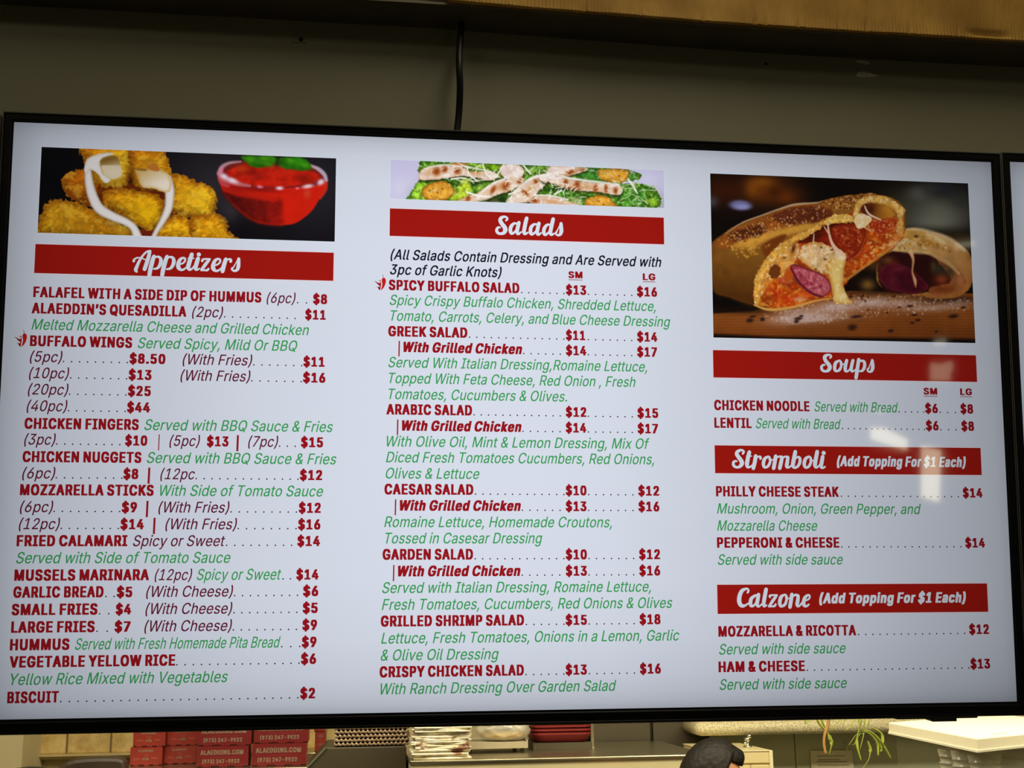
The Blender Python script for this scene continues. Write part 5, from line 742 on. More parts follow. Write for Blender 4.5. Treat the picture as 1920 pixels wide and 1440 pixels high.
    s.line([(340,970,10),(440,1000,20),(600,985,18),(760,940,14),(880,925,8)], (226,166,80), 8, .9)
    s.specks([(1250,560),(1500,480),(1700,600),(1560,590)], 90, (4,10), [(240,214,160),(206,150,80),(120,70,30)], .6)
    s.line([(1392,446,14),(1480,446,22),(1580,470,26),(1700,515,30),(1800,590,24)], (232,206,164), 14, .6)
    s.blob(1620, 520, 120, 26, (236,206,150), .6, .35); s.blob(1330, 545, 80, 20, (240,214,160), .6, -.2); s.blob(1290, 800, 40, 60, (130,40,50), .35); s.blob(1340, 720, 50, 16, (150,60,60), .4)
    s.specks([(1000,890),(1500,900),(1500,930),(1000,940)], 30, (4,9), [(60,26,12),(190,120,60)], .8)
    for x, y, rx, ry in ((310,1075,26,16),(330,1048,24,8),(395,1068,18,14),(640,1062,30,12),(628,1082,18,12),(660,1045,16,8),(1040,1048,40,12),(1012,1122,34,22),(1415,975,22,9),(1340,985,14,6),(1445,1036,22,8),(1470,1072,20,10),(1430,1090,16,8),(1720,1045,36,14),(1280,1145,20,12),(1120,1000,8,5),(1255,1022,9,6),(1300,910,12,5),(1000,912,14,8),(1790,985,18,8),(1600,1150,12,8)):
        s.blob(x, y, rx, ry, (44,22,16), .9, -.1, 1.6)
    return s.rgb
# ---------------------------------------------------------------- the room
WALL_Y = .085
def structure(name, bm, m, **k): return tag(obj(name, bm, m, **k), kind='structure')
wall_paint = mat('olive_wall_paint', rgb(150,146,118), .55, noise=.06, nscale=6, bump=.04, bscale=60)
room_paint = mat('cream_room_paint', rgb(190,182,160), .7, noise=.05, nscale=4)
kitchen_paint = mat('cream_kitchen_paint', rgb(206,192,150), .6, noise=.08, nscale=5)
ceiling_paint = mat('white_ceiling', rgb(214,210,200), .8, noise=.05, nscale=8)
floor_tile = mat('floor_tile', rgb(120,110,98), .4, noise=.3, nscale=3)
bm = bmesh.new(); box(bm, -5, 6, WALL_Y, .22, 1.69, 3.3); structure('wall_menu', bm, wall_paint)
bm = bmesh.new(); box(bm, -5, 6, -6.3, 4.0, -.1, 0); structure('floor', bm, floor_tile)
bm = bmesh.new(); box(bm, -5, 6, -6.3, .22, 3.3, 3.4); structure('ceiling', bm, ceiling_paint)
bm = bmesh.new(); box(bm, -5, 6, .22, 4.0, 2.75, 2.85); structure('ceiling_kitchen', bm, ceiling_paint)
bm = bmesh.new(); box(bm, -5.1, -5, -6.3, 4.0, 0, 3.4); structure('wall_left', bm, room_paint)
bm = bmesh.new(); box(bm, 6, 6.1, -6.3, 4.0, 0, 3.4); structure('wall_right', bm, room_paint)
bm = bmesh.new(); box(bm, -5, 6, 3.6, 3.7, 0, 2.75); structure('wall_kitchen', bm, kitchen_paint)
bm = bmesh.new(); box(bm, -5, 6, -6.3, -6.2, 0, 3.3); structure('wall_front', bm, room_paint)
# daylight windows of the shop front, far behind the camera; the screen's glossy face mirrors them
day = emit_mat('daylight_glass', (1, .90, .62, 1), 9.5); dim = emit_mat('dim_daylight_glass', (1, .90, .62, 1), 3.6)  # panes glow in the outline of their reflections; dim is shaded glass, weaker
frame_m = mat('dark_window_frame', rgb(52,48,42), .5)
def pane(n, pts, m):
    xs = [p[0] for p in pts]; zs = [p[1] for p in pts]; y = -6.2
    bm = bmesh.new(); prism(bm, pts, 'y', y, y+.02); o = structure('window_%d' % n, bm, m)
    bm = bmesh.new(); t = .02; a, b, c, d = min(xs)-t, max(xs)+t, min(zs)-t, max(zs)+t
    for q in ((a-.03, a, c-.03, d+.03), (b, b+.03, c-.03, d+.03), (a-.03, b+.03, d, d+.03), (a-.03, b+.03, c-.03, c)): box(bm, q[0], q[1], y, y+.06, q[2], q[3])
    obj('window_frame', bm, frame_m, o)
pane(1, [(3.113,1.985),(3.352,1.875),(3.347,1.808),(3.104,1.882)], day)
pane(2, [(3.443,1.835),(3.578,1.808),(3.566,1.478),(3.443,1.512)], day)
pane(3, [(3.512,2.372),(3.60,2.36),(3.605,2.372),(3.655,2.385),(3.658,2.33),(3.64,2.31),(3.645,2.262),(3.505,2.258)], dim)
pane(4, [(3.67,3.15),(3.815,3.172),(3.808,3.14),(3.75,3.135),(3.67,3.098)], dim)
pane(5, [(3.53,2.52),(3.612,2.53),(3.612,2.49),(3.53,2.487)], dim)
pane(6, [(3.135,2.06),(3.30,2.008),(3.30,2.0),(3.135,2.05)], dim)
# white ceiling light fixtures around the strip lights
fixture = mat('white_fixture', rgb(230,228,220), .5)
for n, (x, y, z) in enumerate(((.30,-.66,3.3), (-1.6,-1.9,3.3), (2.6,-2.2,3.3), (-.9,1.7,2.75), (.6,1.5,2.75), (1.9,1.0,2.75))):
    w2, d2 = (.28 if n == 0 else .66), (.66 if n == 0 else .30 if z > 3 else .22)
    bm = bmesh.new(); box(bm, x-w2, x+w2, y-d2, y+d2, z-.02, z-.001)
    for q in ((x-w2, x-w2+.03, y-d2, y+d2), (x+w2-.03, x+w2, y-d2, y+d2), (x-w2, x+w2, y-d2, y-d2+.03), (x-w2, x+w2, y+d2-.03, y+d2)): box(bm, q[0], q[1], q[2], q[3], z-.07, z-.02)
    o = obj('ceiling_light', bm, fixture)
    tag(o, ('white ceiling light fixture over the front room, ' if z > 3 else 'white ceiling light fixture over the kitchen, ')+('left one', 'middle one', 'right one')[(1,0,2,0,1,2)[n]], 'ceiling light')

# marks on the wall: a hole with its plaster rim, two chips of missing paint, a tack hole
chip = mat('bare_plaster', rgb(240,232,206), .9, noise=.2, nscale=200); hole = mat('dark_hole', rgb(14,12,8), .9)
def patch(name, px, label, m, cat):
    bm = bmesh.new(); f = bm.faces.new([bm.verts.new(at(x, y, WALL_Y)) for x, y in px])
    g = bmesh.ops.extrude_face_region(bm, geom=[f]); bmesh.ops.translate(bm, verts=[v for v in g['geom'] if isinstance(v, bmesh.types.BMVert)], vec=(0,-.0008,0))
    return tag(obj(name, bm, m), label, cat)
patch('paint_chip', [(1603,114),(1612,113),(1629,116),(1631,119),(1626,121),(1617,119),(1606,117)], 'upper of the two pale chips in the wall paint above the screen', chip, 'paint chip')
patch('paint_chip', [(1605,141),(1607,136),(1622,134),(1630,137),(1648,142),(1640,144),(1622,145),(1606,144)], 'lower and larger of the two pale chips in the wall paint', chip, 'paint chip')
patch('nail_hole', [(560,74),(563,70),(567,71),(569,75),(565,78),(561,77)], 'dark nail hole in the wall above the appetizers column', hole, 'nail hole')
patch('plaster_scuff', [(544,79),(575,79.5),(574,81),(545,80.5)], 'thin pale scuff just under the dark nail hole', mat('scuff', rgb(120,116,92), .8), 'scuff')
patch('tack_hole', [(1433,119),(1436,117),(1439,119),(1438,122),(1434,122)], 'tiny dark tack hole in the wall left of the paint chips', hole, 'tack hole')

# narrow shelf along the wall above the screens, with a corrugated cardboard box lying on it
SK = [(-2.2272,2.4772), (-0.1593,2.4715), (-0.0934,2.4711), (0.0029,2.4682), (0.1550,2.4643), (0.3374,2.4603), (0.5300,2.4592), (0.7024,2.4585), (2.2330,2.4549)]
SY = .02
def shelf_z(x): return float(np.interp(x, [k[0] for k in SK], [k[1] for k in SK]))
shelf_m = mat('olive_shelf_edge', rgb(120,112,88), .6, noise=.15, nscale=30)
bm = bmesh.new(); rows = []
for x, z in SK: rows.append([bm.verts.new(p) for p in ((x,SY,z-.003), (x,SY,z), (x,WALL_Y,z), (x,WALL_Y,z-.003))])
for a, b in zip(rows, rows[1:]):
    for i in range(4): bm.faces.new((a[i], a[(i+1) % 4], b[(i+1) % 4], b[i]))
bm.faces.new(rows[0]); bm.faces.new(rows[-1][::-1])
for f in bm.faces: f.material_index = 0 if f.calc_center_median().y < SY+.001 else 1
tag(obj('wall_shelf', bm, [shelf_m, mat('shaded_shelf_board', rgb(98,90,66), .8, noise=.2, nscale=20)]), 'thin olive wall shelf running along the wall under the brown cardboard', 'shelf')  # all but the front edge coloured darker, as if in shade
# cardboard: a fine front grid with flutes showing at the crushed lower edge, dents and a torn slot
cb = mat('brown_cardboard', rgb(182,140,58), .8, nscale=14, col2=rgb(156,114,40), bump=.5, bscale=160, stretch=(1,1,.35))
rnd = random.Random(4); X0, X1, CH = -.0935, 1.75, .26
xs = list(np.arange(X0, .80, .00085))+list(np.linspace(.80, X1, 60)); zs = [0,.0015,.003,.005,.008,.012,.017,.024,.034,.05,.08,.13,CH]
dents = [(-.02,.003),(.085,.004),(.16,.003),(.245,.004),(.315,.007),(.33,.004),(.375,.005),(.43,.003),(.47,.004),(.53,.003),(.60,.003)]
bm = bmesh.new(); G = []
for x in xs:
    row = []
    for h in zs:
        k = math.exp(-h/.014)
        y = SY-.004 - .0005*math.sin(x*2*math.pi/.0049)*math.exp(-h/.010) - .0022*k
        y += .0006*math.sin(x*31+h*90)+.0004*math.sin(x*83-h*40)
        for dx, am in dents: y += am*.45*math.exp(-((x-dx-h*.12)/.0026)**2)*math.exp(-h/.011) - am*.25*math.exp(-((x-dx-.005-h*.1)/.003)**2)*math.exp(-h/.009)
        if .59 < x < .70: y += .006*math.exp(-((x-.645)/.028)**4)*math.exp(-((h-.0075-(.645-x)*.05)/.0032)**2)
        y += .0012*math.exp(-((h-.026-(x-.4)*.10)/.0012)**2)*(x > .4)
        row.append(bm.verts.new((x, y, shelf_z(x)+.0002+h)))
    back = [bm.verts.new((x, WALL_Y-.004, shelf_z(x)+CH)), bm.verts.new((x, WALL_Y-.004, shelf_z(x)+.0002))]
    G.append(row+back)
for a, b in zip(G, G[1:]):
    for i in range(len(a)): bm.faces.new((a[i], b[i], b[(i+1) % len(a)], a[(i+1) % len(a)]))
bm.faces.new(G[0][::-1]); bm.faces.new(G[-1])
tag(obj('cardboard_box', bm, cb, smooth=True), 'brown corrugated cardboard lying on the wall shelf above the menu screen', 'cardboard')
# ---------------------------------------------------------------- the menu screens
DW, DH = 1.2096, .6804; PX = DW/1920
TAU = R(5.0); O = Vector((0, 0, 1.92170016))
def bl_nodes(nt):
    # falloff painted into the panel's emission colour, dimmer towards its rim, from local coordinates
    tc = nt.nodes.new('ShaderNodeTexCoord'); sp = nt.nodes.new('ShaderNodeSeparateXYZ'); nt.links.new(tc.outputs['Object'], sp.inputs[0])
    def ramp(sock, off, size, stops):
        ma = nt.nodes.new('ShaderNodeMath'); ma.operation = 'MULTIPLY_ADD'; ma.inputs[1].default_value = 1/size; ma.inputs[2].default_value = off
        nt.links.new(sock, ma.inputs[0])
        cr = nt.nodes.new('ShaderNodeValToRGB'); e = cr.color_ramp.elements; cr.color_ramp.interpolation = 'LINEAR'
        for k, (p, v) in enumerate(stops):
            q = e[k] if k < 2 else e.new(p)
            q.position = p; q.color = (v, v, v, 1)
        nt.links.new(ma.outputs[0], cr.inputs[0]); return cr.outputs[0]
    U = [(0,.40),(.010,.46),(.03,.57),(.055,.63),(.10,.71),(.16,.79),(.24,.90),(.33,.97),(.42,1),(.50,1),(.58,.97),(.66,.88),(.74,.78),(.82,.67),(.90,.55),(.96,.47),(.988,.42),(1,.36)]
    V = [(0,.60),(.014,.74),(.035,.85),(.08,.94),(.2,1),(.6,1),(.78,.98),(.88,.92),(.94,.83),(.97,.74),(.986,.66),(1,.52)]
    a = ramp(sp.outputs['X'], .5, DW, U); b = ramp(sp.outputs['Z'], .5, DH, [(1-p, v) for p, v in V][::-1])
    mx = nt.nodes.new('ShaderNodeMix'); mx.data_type = 'RGBA'; mx.blend_type = 'MULTIPLY'; mx.inputs[0].default_value = 1
    nt.links.new(a, mx.inputs[6]); nt.links.new(b, mx.inputs[7]); return mx.outputs[2]
def screen_mat(name, col, attr=None):
    m = bpy.data.materials.new(name); m.use_nodes = True; nt = m.node_tree; b = nt.nodes['Principled BSDF']
    b.inputs['Base Color'].default_value = (.004,.004,.005,1); b.inputs['Roughness'].default_value = .035; b.inputs['Specular IOR Level'].default_value = .5
    mx = nt.nodes.new('ShaderNodeMix'); mx.data_type = 'RGBA'; mx.blend_type = 'MULTIPLY'; mx.inputs[0].default_value = 1
    nt.links.new(bl_nodes(nt), mx.inputs[6])
    if attr:
        at_ = nt.nodes.new('ShaderNodeVertexColor'); at_.layer_name = attr; nt.links.new(at_.outputs['Color'], mx.inputs[7])
    else: mx.inputs[7].default_value = col
    nt.links.new(mx.outputs[2], b.inputs['Emission Color']); b.inputs['Emission Strength'].default_value = 1.0
    return m
SM = {'white': screen_mat('lit_white', rgb(214,220,233)), 'B': screen_mat('lit_red_text', rgb(150,18,28)), 'P': screen_mat('lit_price_red', rgb(150,18,30)), 'I': screen_mat('lit_maroon_text', rgb(98,18,46)),
      'G': screen_mat('lit_green_text', rgb(54,156,84)), 'K': screen_mat('lit_navy_text', rgb(18,20,40)), 'D': screen_mat('lit_dark_dots', rgb(46,30,56)), 'banner': screen_mat('lit_banner_red', rgb(158,22,16)),
      'W': screen_mat('lit_pale_lettering', rgb(216,226,238)), 'edge': screen_mat('lit_pink_edge', rgb(226,214,224)), 'chili': screen_mat('lit_chili_red', rgb(196,26,18)), 'pic': screen_mat('lit_picture', None, 'picture')}
bezel_m = mat('black_bezel', rgb(5,6,7), .42, spec=.22, noise=.2, nscale=90); rim_m = mat('rim_highlight_grey', rgb(104,106,96), .35, spec=.6); tab_m = mat('speckled_sensor_cover', rgb(30,32,28), .5, noise=.5, nscale=700)
back_m = mat('black_plastic_back', rgb(12,12,12), .6)
def P(u, v, lift): return ((u-960)*PX, -lift, (540-v)*PX)

def screen_body(root, with_tab=True):
    L, T, RR, B = -17.5*PX, -17*PX, 17.5*PX, 24.5*PX
    x0, x1, z0, z1 = -DW/2, DW/2, -DH/2, DH/2
    # bezel: an inner step, a flat face and a rounded outer rim, swept round the panel
    prof = [(0,.004),(0,-.0008),(.16,-.0010),(.22,-.0022),(.30,-.0026),(.84,-.0026),(.90,-.0040),(.97,-.0040),(1,-.0028),(1,.012)]
    bm = bmesh.new(); rings = []
    for t, y in prof:
        a, b, c, d = x0+L*t, x1+RR*t, z0-B*t, z1-T*t
        rings.append([bm.verts.new(p) for p in ((a,y,c),(b,y,c),(b,y,d),(a,y,d))])
    for p, q in zip(rings, rings[1:]):
        for i in range(4): bm.faces.new((p[i], p[(i+1) % 4], q[(i+1) % 4], q[i]))
    bz = obj('bezel', bm, bezel_m, root)
    # thin grey ring added round the frame, its colour standing for a rim highlight
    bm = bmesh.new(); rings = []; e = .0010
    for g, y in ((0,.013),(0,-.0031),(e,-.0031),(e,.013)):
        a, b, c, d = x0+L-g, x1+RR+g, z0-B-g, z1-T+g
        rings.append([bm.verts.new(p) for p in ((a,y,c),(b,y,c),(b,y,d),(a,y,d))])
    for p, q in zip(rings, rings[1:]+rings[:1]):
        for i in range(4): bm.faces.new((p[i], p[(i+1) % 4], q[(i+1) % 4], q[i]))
    obj('highlight_rim', bm, rim_m, bz)
    bm = bmesh.new(); box(bm, x0+L+.004, x1+RR-.004, .0125, .042, z0-B+.004, z1-T-.004); obj('back_housing', bm, back_m, root, bevel=.006)
    if with_tab:
        bm = bmesh.new(); pts = [P(1300,1100,0),P(1300,1107,0),P(1667,1107.5,0),P(1673,1109.4,0),P(1836,1109.6,0),P(1838,1106.6,0),P(1925,1105.6,0),P(1925,1100,0)]
        prism(bm, [(p[0], p[2]) for p in pts], 'y', -.0006, .016); obj('lower_strip', bm, bezel_m, root)
        bm = bmesh.new(); pts = [P(1736.5,1109,0),P(1743,1114.4,0),P(1791.6,1114.4,0),P(1791.6,1105,0),P(1741,1105,0)]
        prism(bm, [(p[0], p[2]) for p in pts], 'y', -.0042, .014); obj('sensor_tab', bm, tab_m, root)

def add_panel(root):
    return raw('display_panel', [P(0,0,0), P(1920,0,0), P(1920,1080,0), P(0,1080,0)], [(0,3,2,1)], SM['white'], root)
def flat(name, V, F, m, parent, lift, mats=None):
    return raw(name, [P(u, v, lift) for u, v in V], F, m, parent, mats)

tv = empty('menu_screen', O, (TAU, 0, 0))
tag(tv, 'large black-framed wall screen showing the whole menu of appetizers, salads, soups, stromboli and calzone', 'menu screen', 'menu screens side by side on the wall')
screen_body(tv); panel = add_panel(tv)
left = empty('menu_screen', O+Matrix.Rotation(TAU, 3, 'X') @ Vector((-DW-36.5*PX-.004, .002, -.004)), (TAU,0,0)); screen_body(left, False); add_panel(left)
tag(left, 'neighbouring black screen frame just peeking in at the left edge of the photo', 'menu screen', 'menu screens side by side on the wall')
right = empty('menu_screen', O+Matrix.Rotation(TAU, 3, 'X') @ Vector((DW+41.8*PX, .001, 3.1*PX)), (TAU,0,0)); screen_body(right, False); add_panel(right)
tag(right, 'neighbouring lit screen cut off by the right edge of the photo', 'menu screen', 'menu screens side by side on the wall')

# --- banners with their headings
def rect(name, u0, v0, u1, v1, m, parent, lift): return flat(name, [(u0,v0),(u1,v0),(u1,v1),(u0,v1)], [(0,3,2,1)], m, parent, lift)
for word, (u0, v0, u1, v1) in {'Appetizers': (48.3,229.4,590.2,283.5), 'Salads': (694.9,139.8,1230.8,193.4), 'Soups': (1325,401,1868.2,454.8), 'Stromboli': (1324.5,587,1868.9,640.7), 'Calzone': (1324,853,1869.3,907.8)}.items():
    rect('banner_edge', u0-2, v0-2, u1+2, v1+2, SM['edge'], panel, .00010)
    rect('section_banner', u0, v0, u1, v1, SM['banner'], panel, .00020)
    V, F = [], []
    for st in SCRIPT[word]:
        v, f = stroke_mesh(st); k = len(V); V += v; F += [tuple(i+k for i in t) for t in f]
    flat('section_heading', V, F, SM['W'], panel, .00040)

# --- every line of the menu, each as one flat mesh
STY = {'B': (19.9,'bold',0), 'P': (18.6,'bold',0), 'I': (19.7,'light',.21), 'G': (19.9,'light',.21), 'K': (19.9,'medium',.21), 'U': (13.4,'bold',0), 'W': (20.2,'bold',.17), 'Z': (19.7,'bold',.19)}
STM = {'B': 'B', 'P': 'P', 'I': 'I', 'G': 'G', 'K': 'K', 'U': 'B', 'W': 'W', 'Z': 'B'}
ORDER = ['B','P','I','G','K','D','W']
def blocks(row):                         # a wide blank gap starts a new piece of lettering
    cur, end = [], None
    for it in row[1:]:
        l = it[2]-1 if it[0] == '|' else it[2]
        if end is not None and l-end > 24: yield [row[0]]+cur; cur = []
        cur.append(it); end = it[2]+1 if it[0] == '|' else it[3]
    yield [row[0]]+cur
for row in [b for r in ROWS for b in blocks(r)]:
    base = row[0]; V, F, MI = [], [], []
    def put(v, f, mk):
        k = len(V); V.extend(v); F.extend(tuple(i+k for i in t) for t in f); MI.extend([ORDER.index(mk)]*len(f))
    for it in row[1:]:
        if it[0] == '|':
            w2 = it[1]*.16+.42
            put([(it[2]-w2, base-21), (it[2]+w2, base-21), (it[2]+w2-.4, base+8.5), (it[2]-w2-.4, base+8.5)], [(0,3,2,1)], 'B')
        elif it[0] == 'D':
            for q in np.linspace(it[2], it[3], it[1]):
                r = 1.45; put([(q+r*math.cos(a*math.pi/4+.39), base-1.5+r*math.sin(a*math.pi/4+.39)) for a in range(8)], [tuple(range(8))], 'D')
        else:
            cap, fnt, sl = STY[it[0]]
            v, f = text_run(it[1], it[2], it[3], cap, fnt, sl)
            put([(x, base-y) for x, y in v], f, STM[it[0]])
            if it[0] == 'U': put([(it[2], base+2.6), (it[3], base+2.6), (it[3], base+3.8), (it[2], base+3.8)], [(0,3,2,1)], 'B')
    flat('menu_line', V, F, [SM[k] for k in ORDER], panel, .00050, MI)
# --- chili marks beside the two spicy dishes
for parts_ in CHILI:
    V, F = [], []
    for poly in parts_:
        tri = geometry.tessellate_polygon([[Vector((x, y, 0)) for x, y in poly]]); k = len(V); V += [tuple(p) for p in poly]; F += [tuple(i+k for i in t) for t in tri]
    nb = len(parts_[0]); n_body = nb-2
    flat('chili_mark', V, F, [SM['chili'], SM['B'], SM['D']], panel, .00050, [0]*n_body+[1]*(len(parts_[1])-2)+[2]*(len(F)-n_body-len(parts_[1])+2))
# --- the three food pictures
def picture(name, img, quad):
    h, w_, _ = img.shape; (u0, v0, u1, v1) = quad
    us = np.linspace(u0, u1, w_); vs_ = np.linspace(v0, v1, h); Ug, Vg = np.meshgrid(us, vs_)
    co = np.stack([(Ug-960)*PX, np.full_like(Ug, -.00025), (540-Vg)*PX], -1).reshape(-1)
    idx = np.arange(h*w_).reshape(h, w_)
    f = np.stack([idx[:-1,:-1], idx[1:,:-1], idx[1:,1:], idx[:-1,1:]], -1).reshape(-1)
    me = bpy.data.meshes.new(name); n = len(f)//4
    me.vertices.add(h*w_); me.vertices.foreach_set('co', co); me.loops.add(len(f)); me.loops.foreach_set('vertex_index', f.astype(np.int32))
    me.polygons.add(n); me.polygons.foreach_set('loop_start', np.arange(0, 4*n, 4, dtype=np.int32)); me.polygons.foreach_set('loop_total', np.full(n, 4, np.int32))
    me.update(); me.validate()
    c = np.clip(img.reshape(-1, 3), 0, 1); c = np.where(c <= .04045, c/12.92, ((c+.055)/1.055)**2.4)
    ca = me.color_attributes.new('picture', 'FLOAT_COLOR', 'POINT'); ca.data.foreach_set('color', np.concatenate([c, np.ones((len(c), 1))], 1).reshape(-1))
    me.materials.append(SM['pic']); o = bpy.data.objects.new(name, me); COL.objects.link(o); o.parent = panel; return o
for q in ((51,45.5,591.5,208), (695.3,44.1,1232,120.5), (1326.5,46.6,1868.3,376.2)):
    rect('picture_edge', q[0]-1.5, q[1]-1.5, q[2]+1.5, q[3]+1.5, SM['W'], panel, .00010)
pic = picture('food_picture', paint_mozzarella(), (51,45.5,591.5,208)); pic['label'] = 'picture of breaded mozzarella sticks with stretched cheese and a bowl of red sauce'
pic = picture('food_picture', paint_salad(), (695.3,44.1,1232,120.5)); pic['label'] = 'picture of a green salad with grilled chicken strips and croutons'
pic = picture('food_picture', paint_stromboli(), (1326.5,46.6,1868.3,376.2)); pic['label'] = 'picture of a cut stuffed bread with salami and melted cheese on a board'

# --- power cable hanging down behind the screen
cable = [at(872,-6,.055), at(870,8,.055), at(866,40,.064), at(862,85,.046), at(861,120,.036), at(862.5,160,.042), at(861,205,.058), at(857,246,.064), at(853,290,.062), at(850,340,.055)]
bm = bmesh.new(); tube(bm, spline(cable, 8), .0044, 12)
tag(obj('power_cable', bm, mat('black_cable', rgb(9,9,10), .5, noise=.1), smooth=True), 'black power cable hanging down the wall behind the menu screen', 'cable')
# ---------------------------------------------------------------- the kitchen seen under the screen
rnd = random.Random(11)
steel = mat('brushed_steel', rgb(196,188,160), .32, metal=1, noise=.12, nscale=30, stretch=(.15,1,8), bump=.1, bscale=60)
dark_steel = mat('dark_cabinet_metal', rgb(84,78,60), .45, metal=.4, noise=.25, nscale=6)
red_card = mat('red_box_card', rgb(116,20,24), .5, noise=.10, nscale=30); red_logo = mat('red_emblem_card', rgb(146,44,32), .5, noise=.08, nscale=30); red_side = mat('red_box_side_lit', rgb(170,44,36), .45, noise=.1, nscale=30)  # red_side is the same card, coloured brighter as if lit
print_m = mat('pale_print', rgb(150,126,106), .7, noise=.45, nscale=260); print_faint = mat('faint_print', rgb(176,90,72), .7)
dark_in = mat('dark_box_inside', rgb(60,14,12), .8)

# --- left: cream wall return, a band of stone tiles with a ledge, two dark rounded shapes in front
p0 = at(-40,1300,3.3); p1 = at(52,1300,3.3)
bm = bmesh.new(); box(bm, -5, p1.x, 3.28, 3.6, 0, 2.75); structure('wall_return', bm, kitchen_paint)
tile_m = mat('tumbled_stone_tile', rgb(214,186,122), .6, nscale=28, col2=rgb(186,156,92), bump=.8, bscale=90); grout = mat('grout', rgb(150,134,96), .9)
zt0 = at(150,1414,3.55).z; xs_ = [at(x,1390,3.55).x for x in (52,124.5,207,290,370,450,530,612)]
bm = bmesh.new()
box(bm, xs_[0], xs_[-1], 3.572, 3.598, zt0, zt0+.34, 1)
for r_ in range(3):
    for a, b in zip(xs_, xs_[1:]): box(bm, a+.003, b-.003, 3.558, 3.575, zt0+r_*.112+.002, zt0+(r_+1)*.112-.002)
bx_ = structure('trim_1', bm, [tile_m, grout], bevel=.004)
bm = bmesh.new(); prism(bm, [(3.535,zt0-.006),(3.535,zt0+.001),(3.6,zt0+.004),(3.6,zt0-.022),(3.56,zt0-.018)], 'x', xs_[0], xs_[-1]); structure('trim_2', bm, mat('stone_ledge', rgb(196,176,124), .6, noise=.15, nscale=20))
# brown rounded appliance lid
brown = mat('dark_brown_plastic', rgb(62,50,38), .5, noise=.2, nscale=12); blackp = mat('matte_black', rgb(20,20,20), .5, noise=.2)
Yb = 2.70
pts = [at(x, y, Yb) for x, y in ((100,1470),(104,1446),(112,1437),(125,1428),(140,1423.5),(165,1421),(195,1420),(220,1420.5),(230,1423),(234,1430),(236,1440),(237,1470))]
prof = [(p.x, p.z) for p in pts]; fr = empty('bread_machine', (sum(p[0] for p in prof)/len(prof), Yb, 0))
tag(fr, 'dark brown rounded appliance top below the stone tiles on the left', 'appliance')
cx0 = fr.location.x
bm = bmesh.new(); prism(bm, [(x-cx0, z) for x, z in prof], 'y', 0, .07); obj('lid', bm, brown, fr, bevel=.012)
zb = pts[0].z; bm = bmesh.new(); box(bm, pts[0].x-cx0-.005, pts[-1].x-cx0+.005, -.01, .075, .92, zb); obj('body', bm, brown, fr, bevel=.01)
bm = bmesh.new(); box(bm, pts[0].x-.3, pts[-1].x+.06, Yb-.40, 2.82, 0, .92); tag(obj('side_counter', bm, dark_steel), 'dark low counter carrying the rounded appliance at the left', 'counter')
# black round thing beside it
c = at(56,1452,2.5); bm = bmesh.new()
rr = at(106,1440,2.5).x-c.x
bm.free(); bm = bmesh.new(); zc_ = c.z; lathe(bm, [(rr*.8,-(zc_-.92)),(rr,-(zc_-.94)),(rr,-.04),(rr*.985,-.012),(rr*.86,.008),(rr*.6,.018),(.004,.022)], 32)
tag(obj('round_bin', bm, blackp, smooth=True, loc=c), 'black round bin top at the left, beside the brown rounded appliance', 'bin')

# --- steel shelf with the red takeout boxes
zs_ = at(420,1437.5,2.9).z-.002
sh = empty('steel_shelf', (-.75, 3.0, 0)); tag(sh, 'steel shelf carrying the stacks of red takeout boxes', 'shelf')
xa, xb = at(238,1437,2.88).x, at(606,1437,2.95).x
bm = bmesh.new(); box(bm, xa+.75-.02, xb+.75, -.16, .30, zs_-.03, zs_); obj('shelf_board', bm, steel, sh, bevel=.003)
for x in (xa+.75, xb+.75-.03):
    for y in (-.15, .27):
        bm = bmesh.new(); box(bm, x, x+.03, y, y+.03, 0, zs_-.03); obj('leg', bm, steel, sh)
def lettering(name, txt, x0, x1, zb, cap, parent, y, m, sx=None):
    V, F = text_run(txt, x0, x1, cap, 'bold'); return raw(name, [(x, y, zb+z) for x, z in V], F, m, parent)
def bars(segs, y, parent, m, name='fine_print'):
    bm = bmesh.new()
    for x0, x1, z0, z1 in segs: bm.faces.new([bm.verts.new(p) for p in ((x0,y,z0),(x1,y,z0),(x1,y,z1),(x0,y,z1))])
    return obj(name, bm, m, parent)
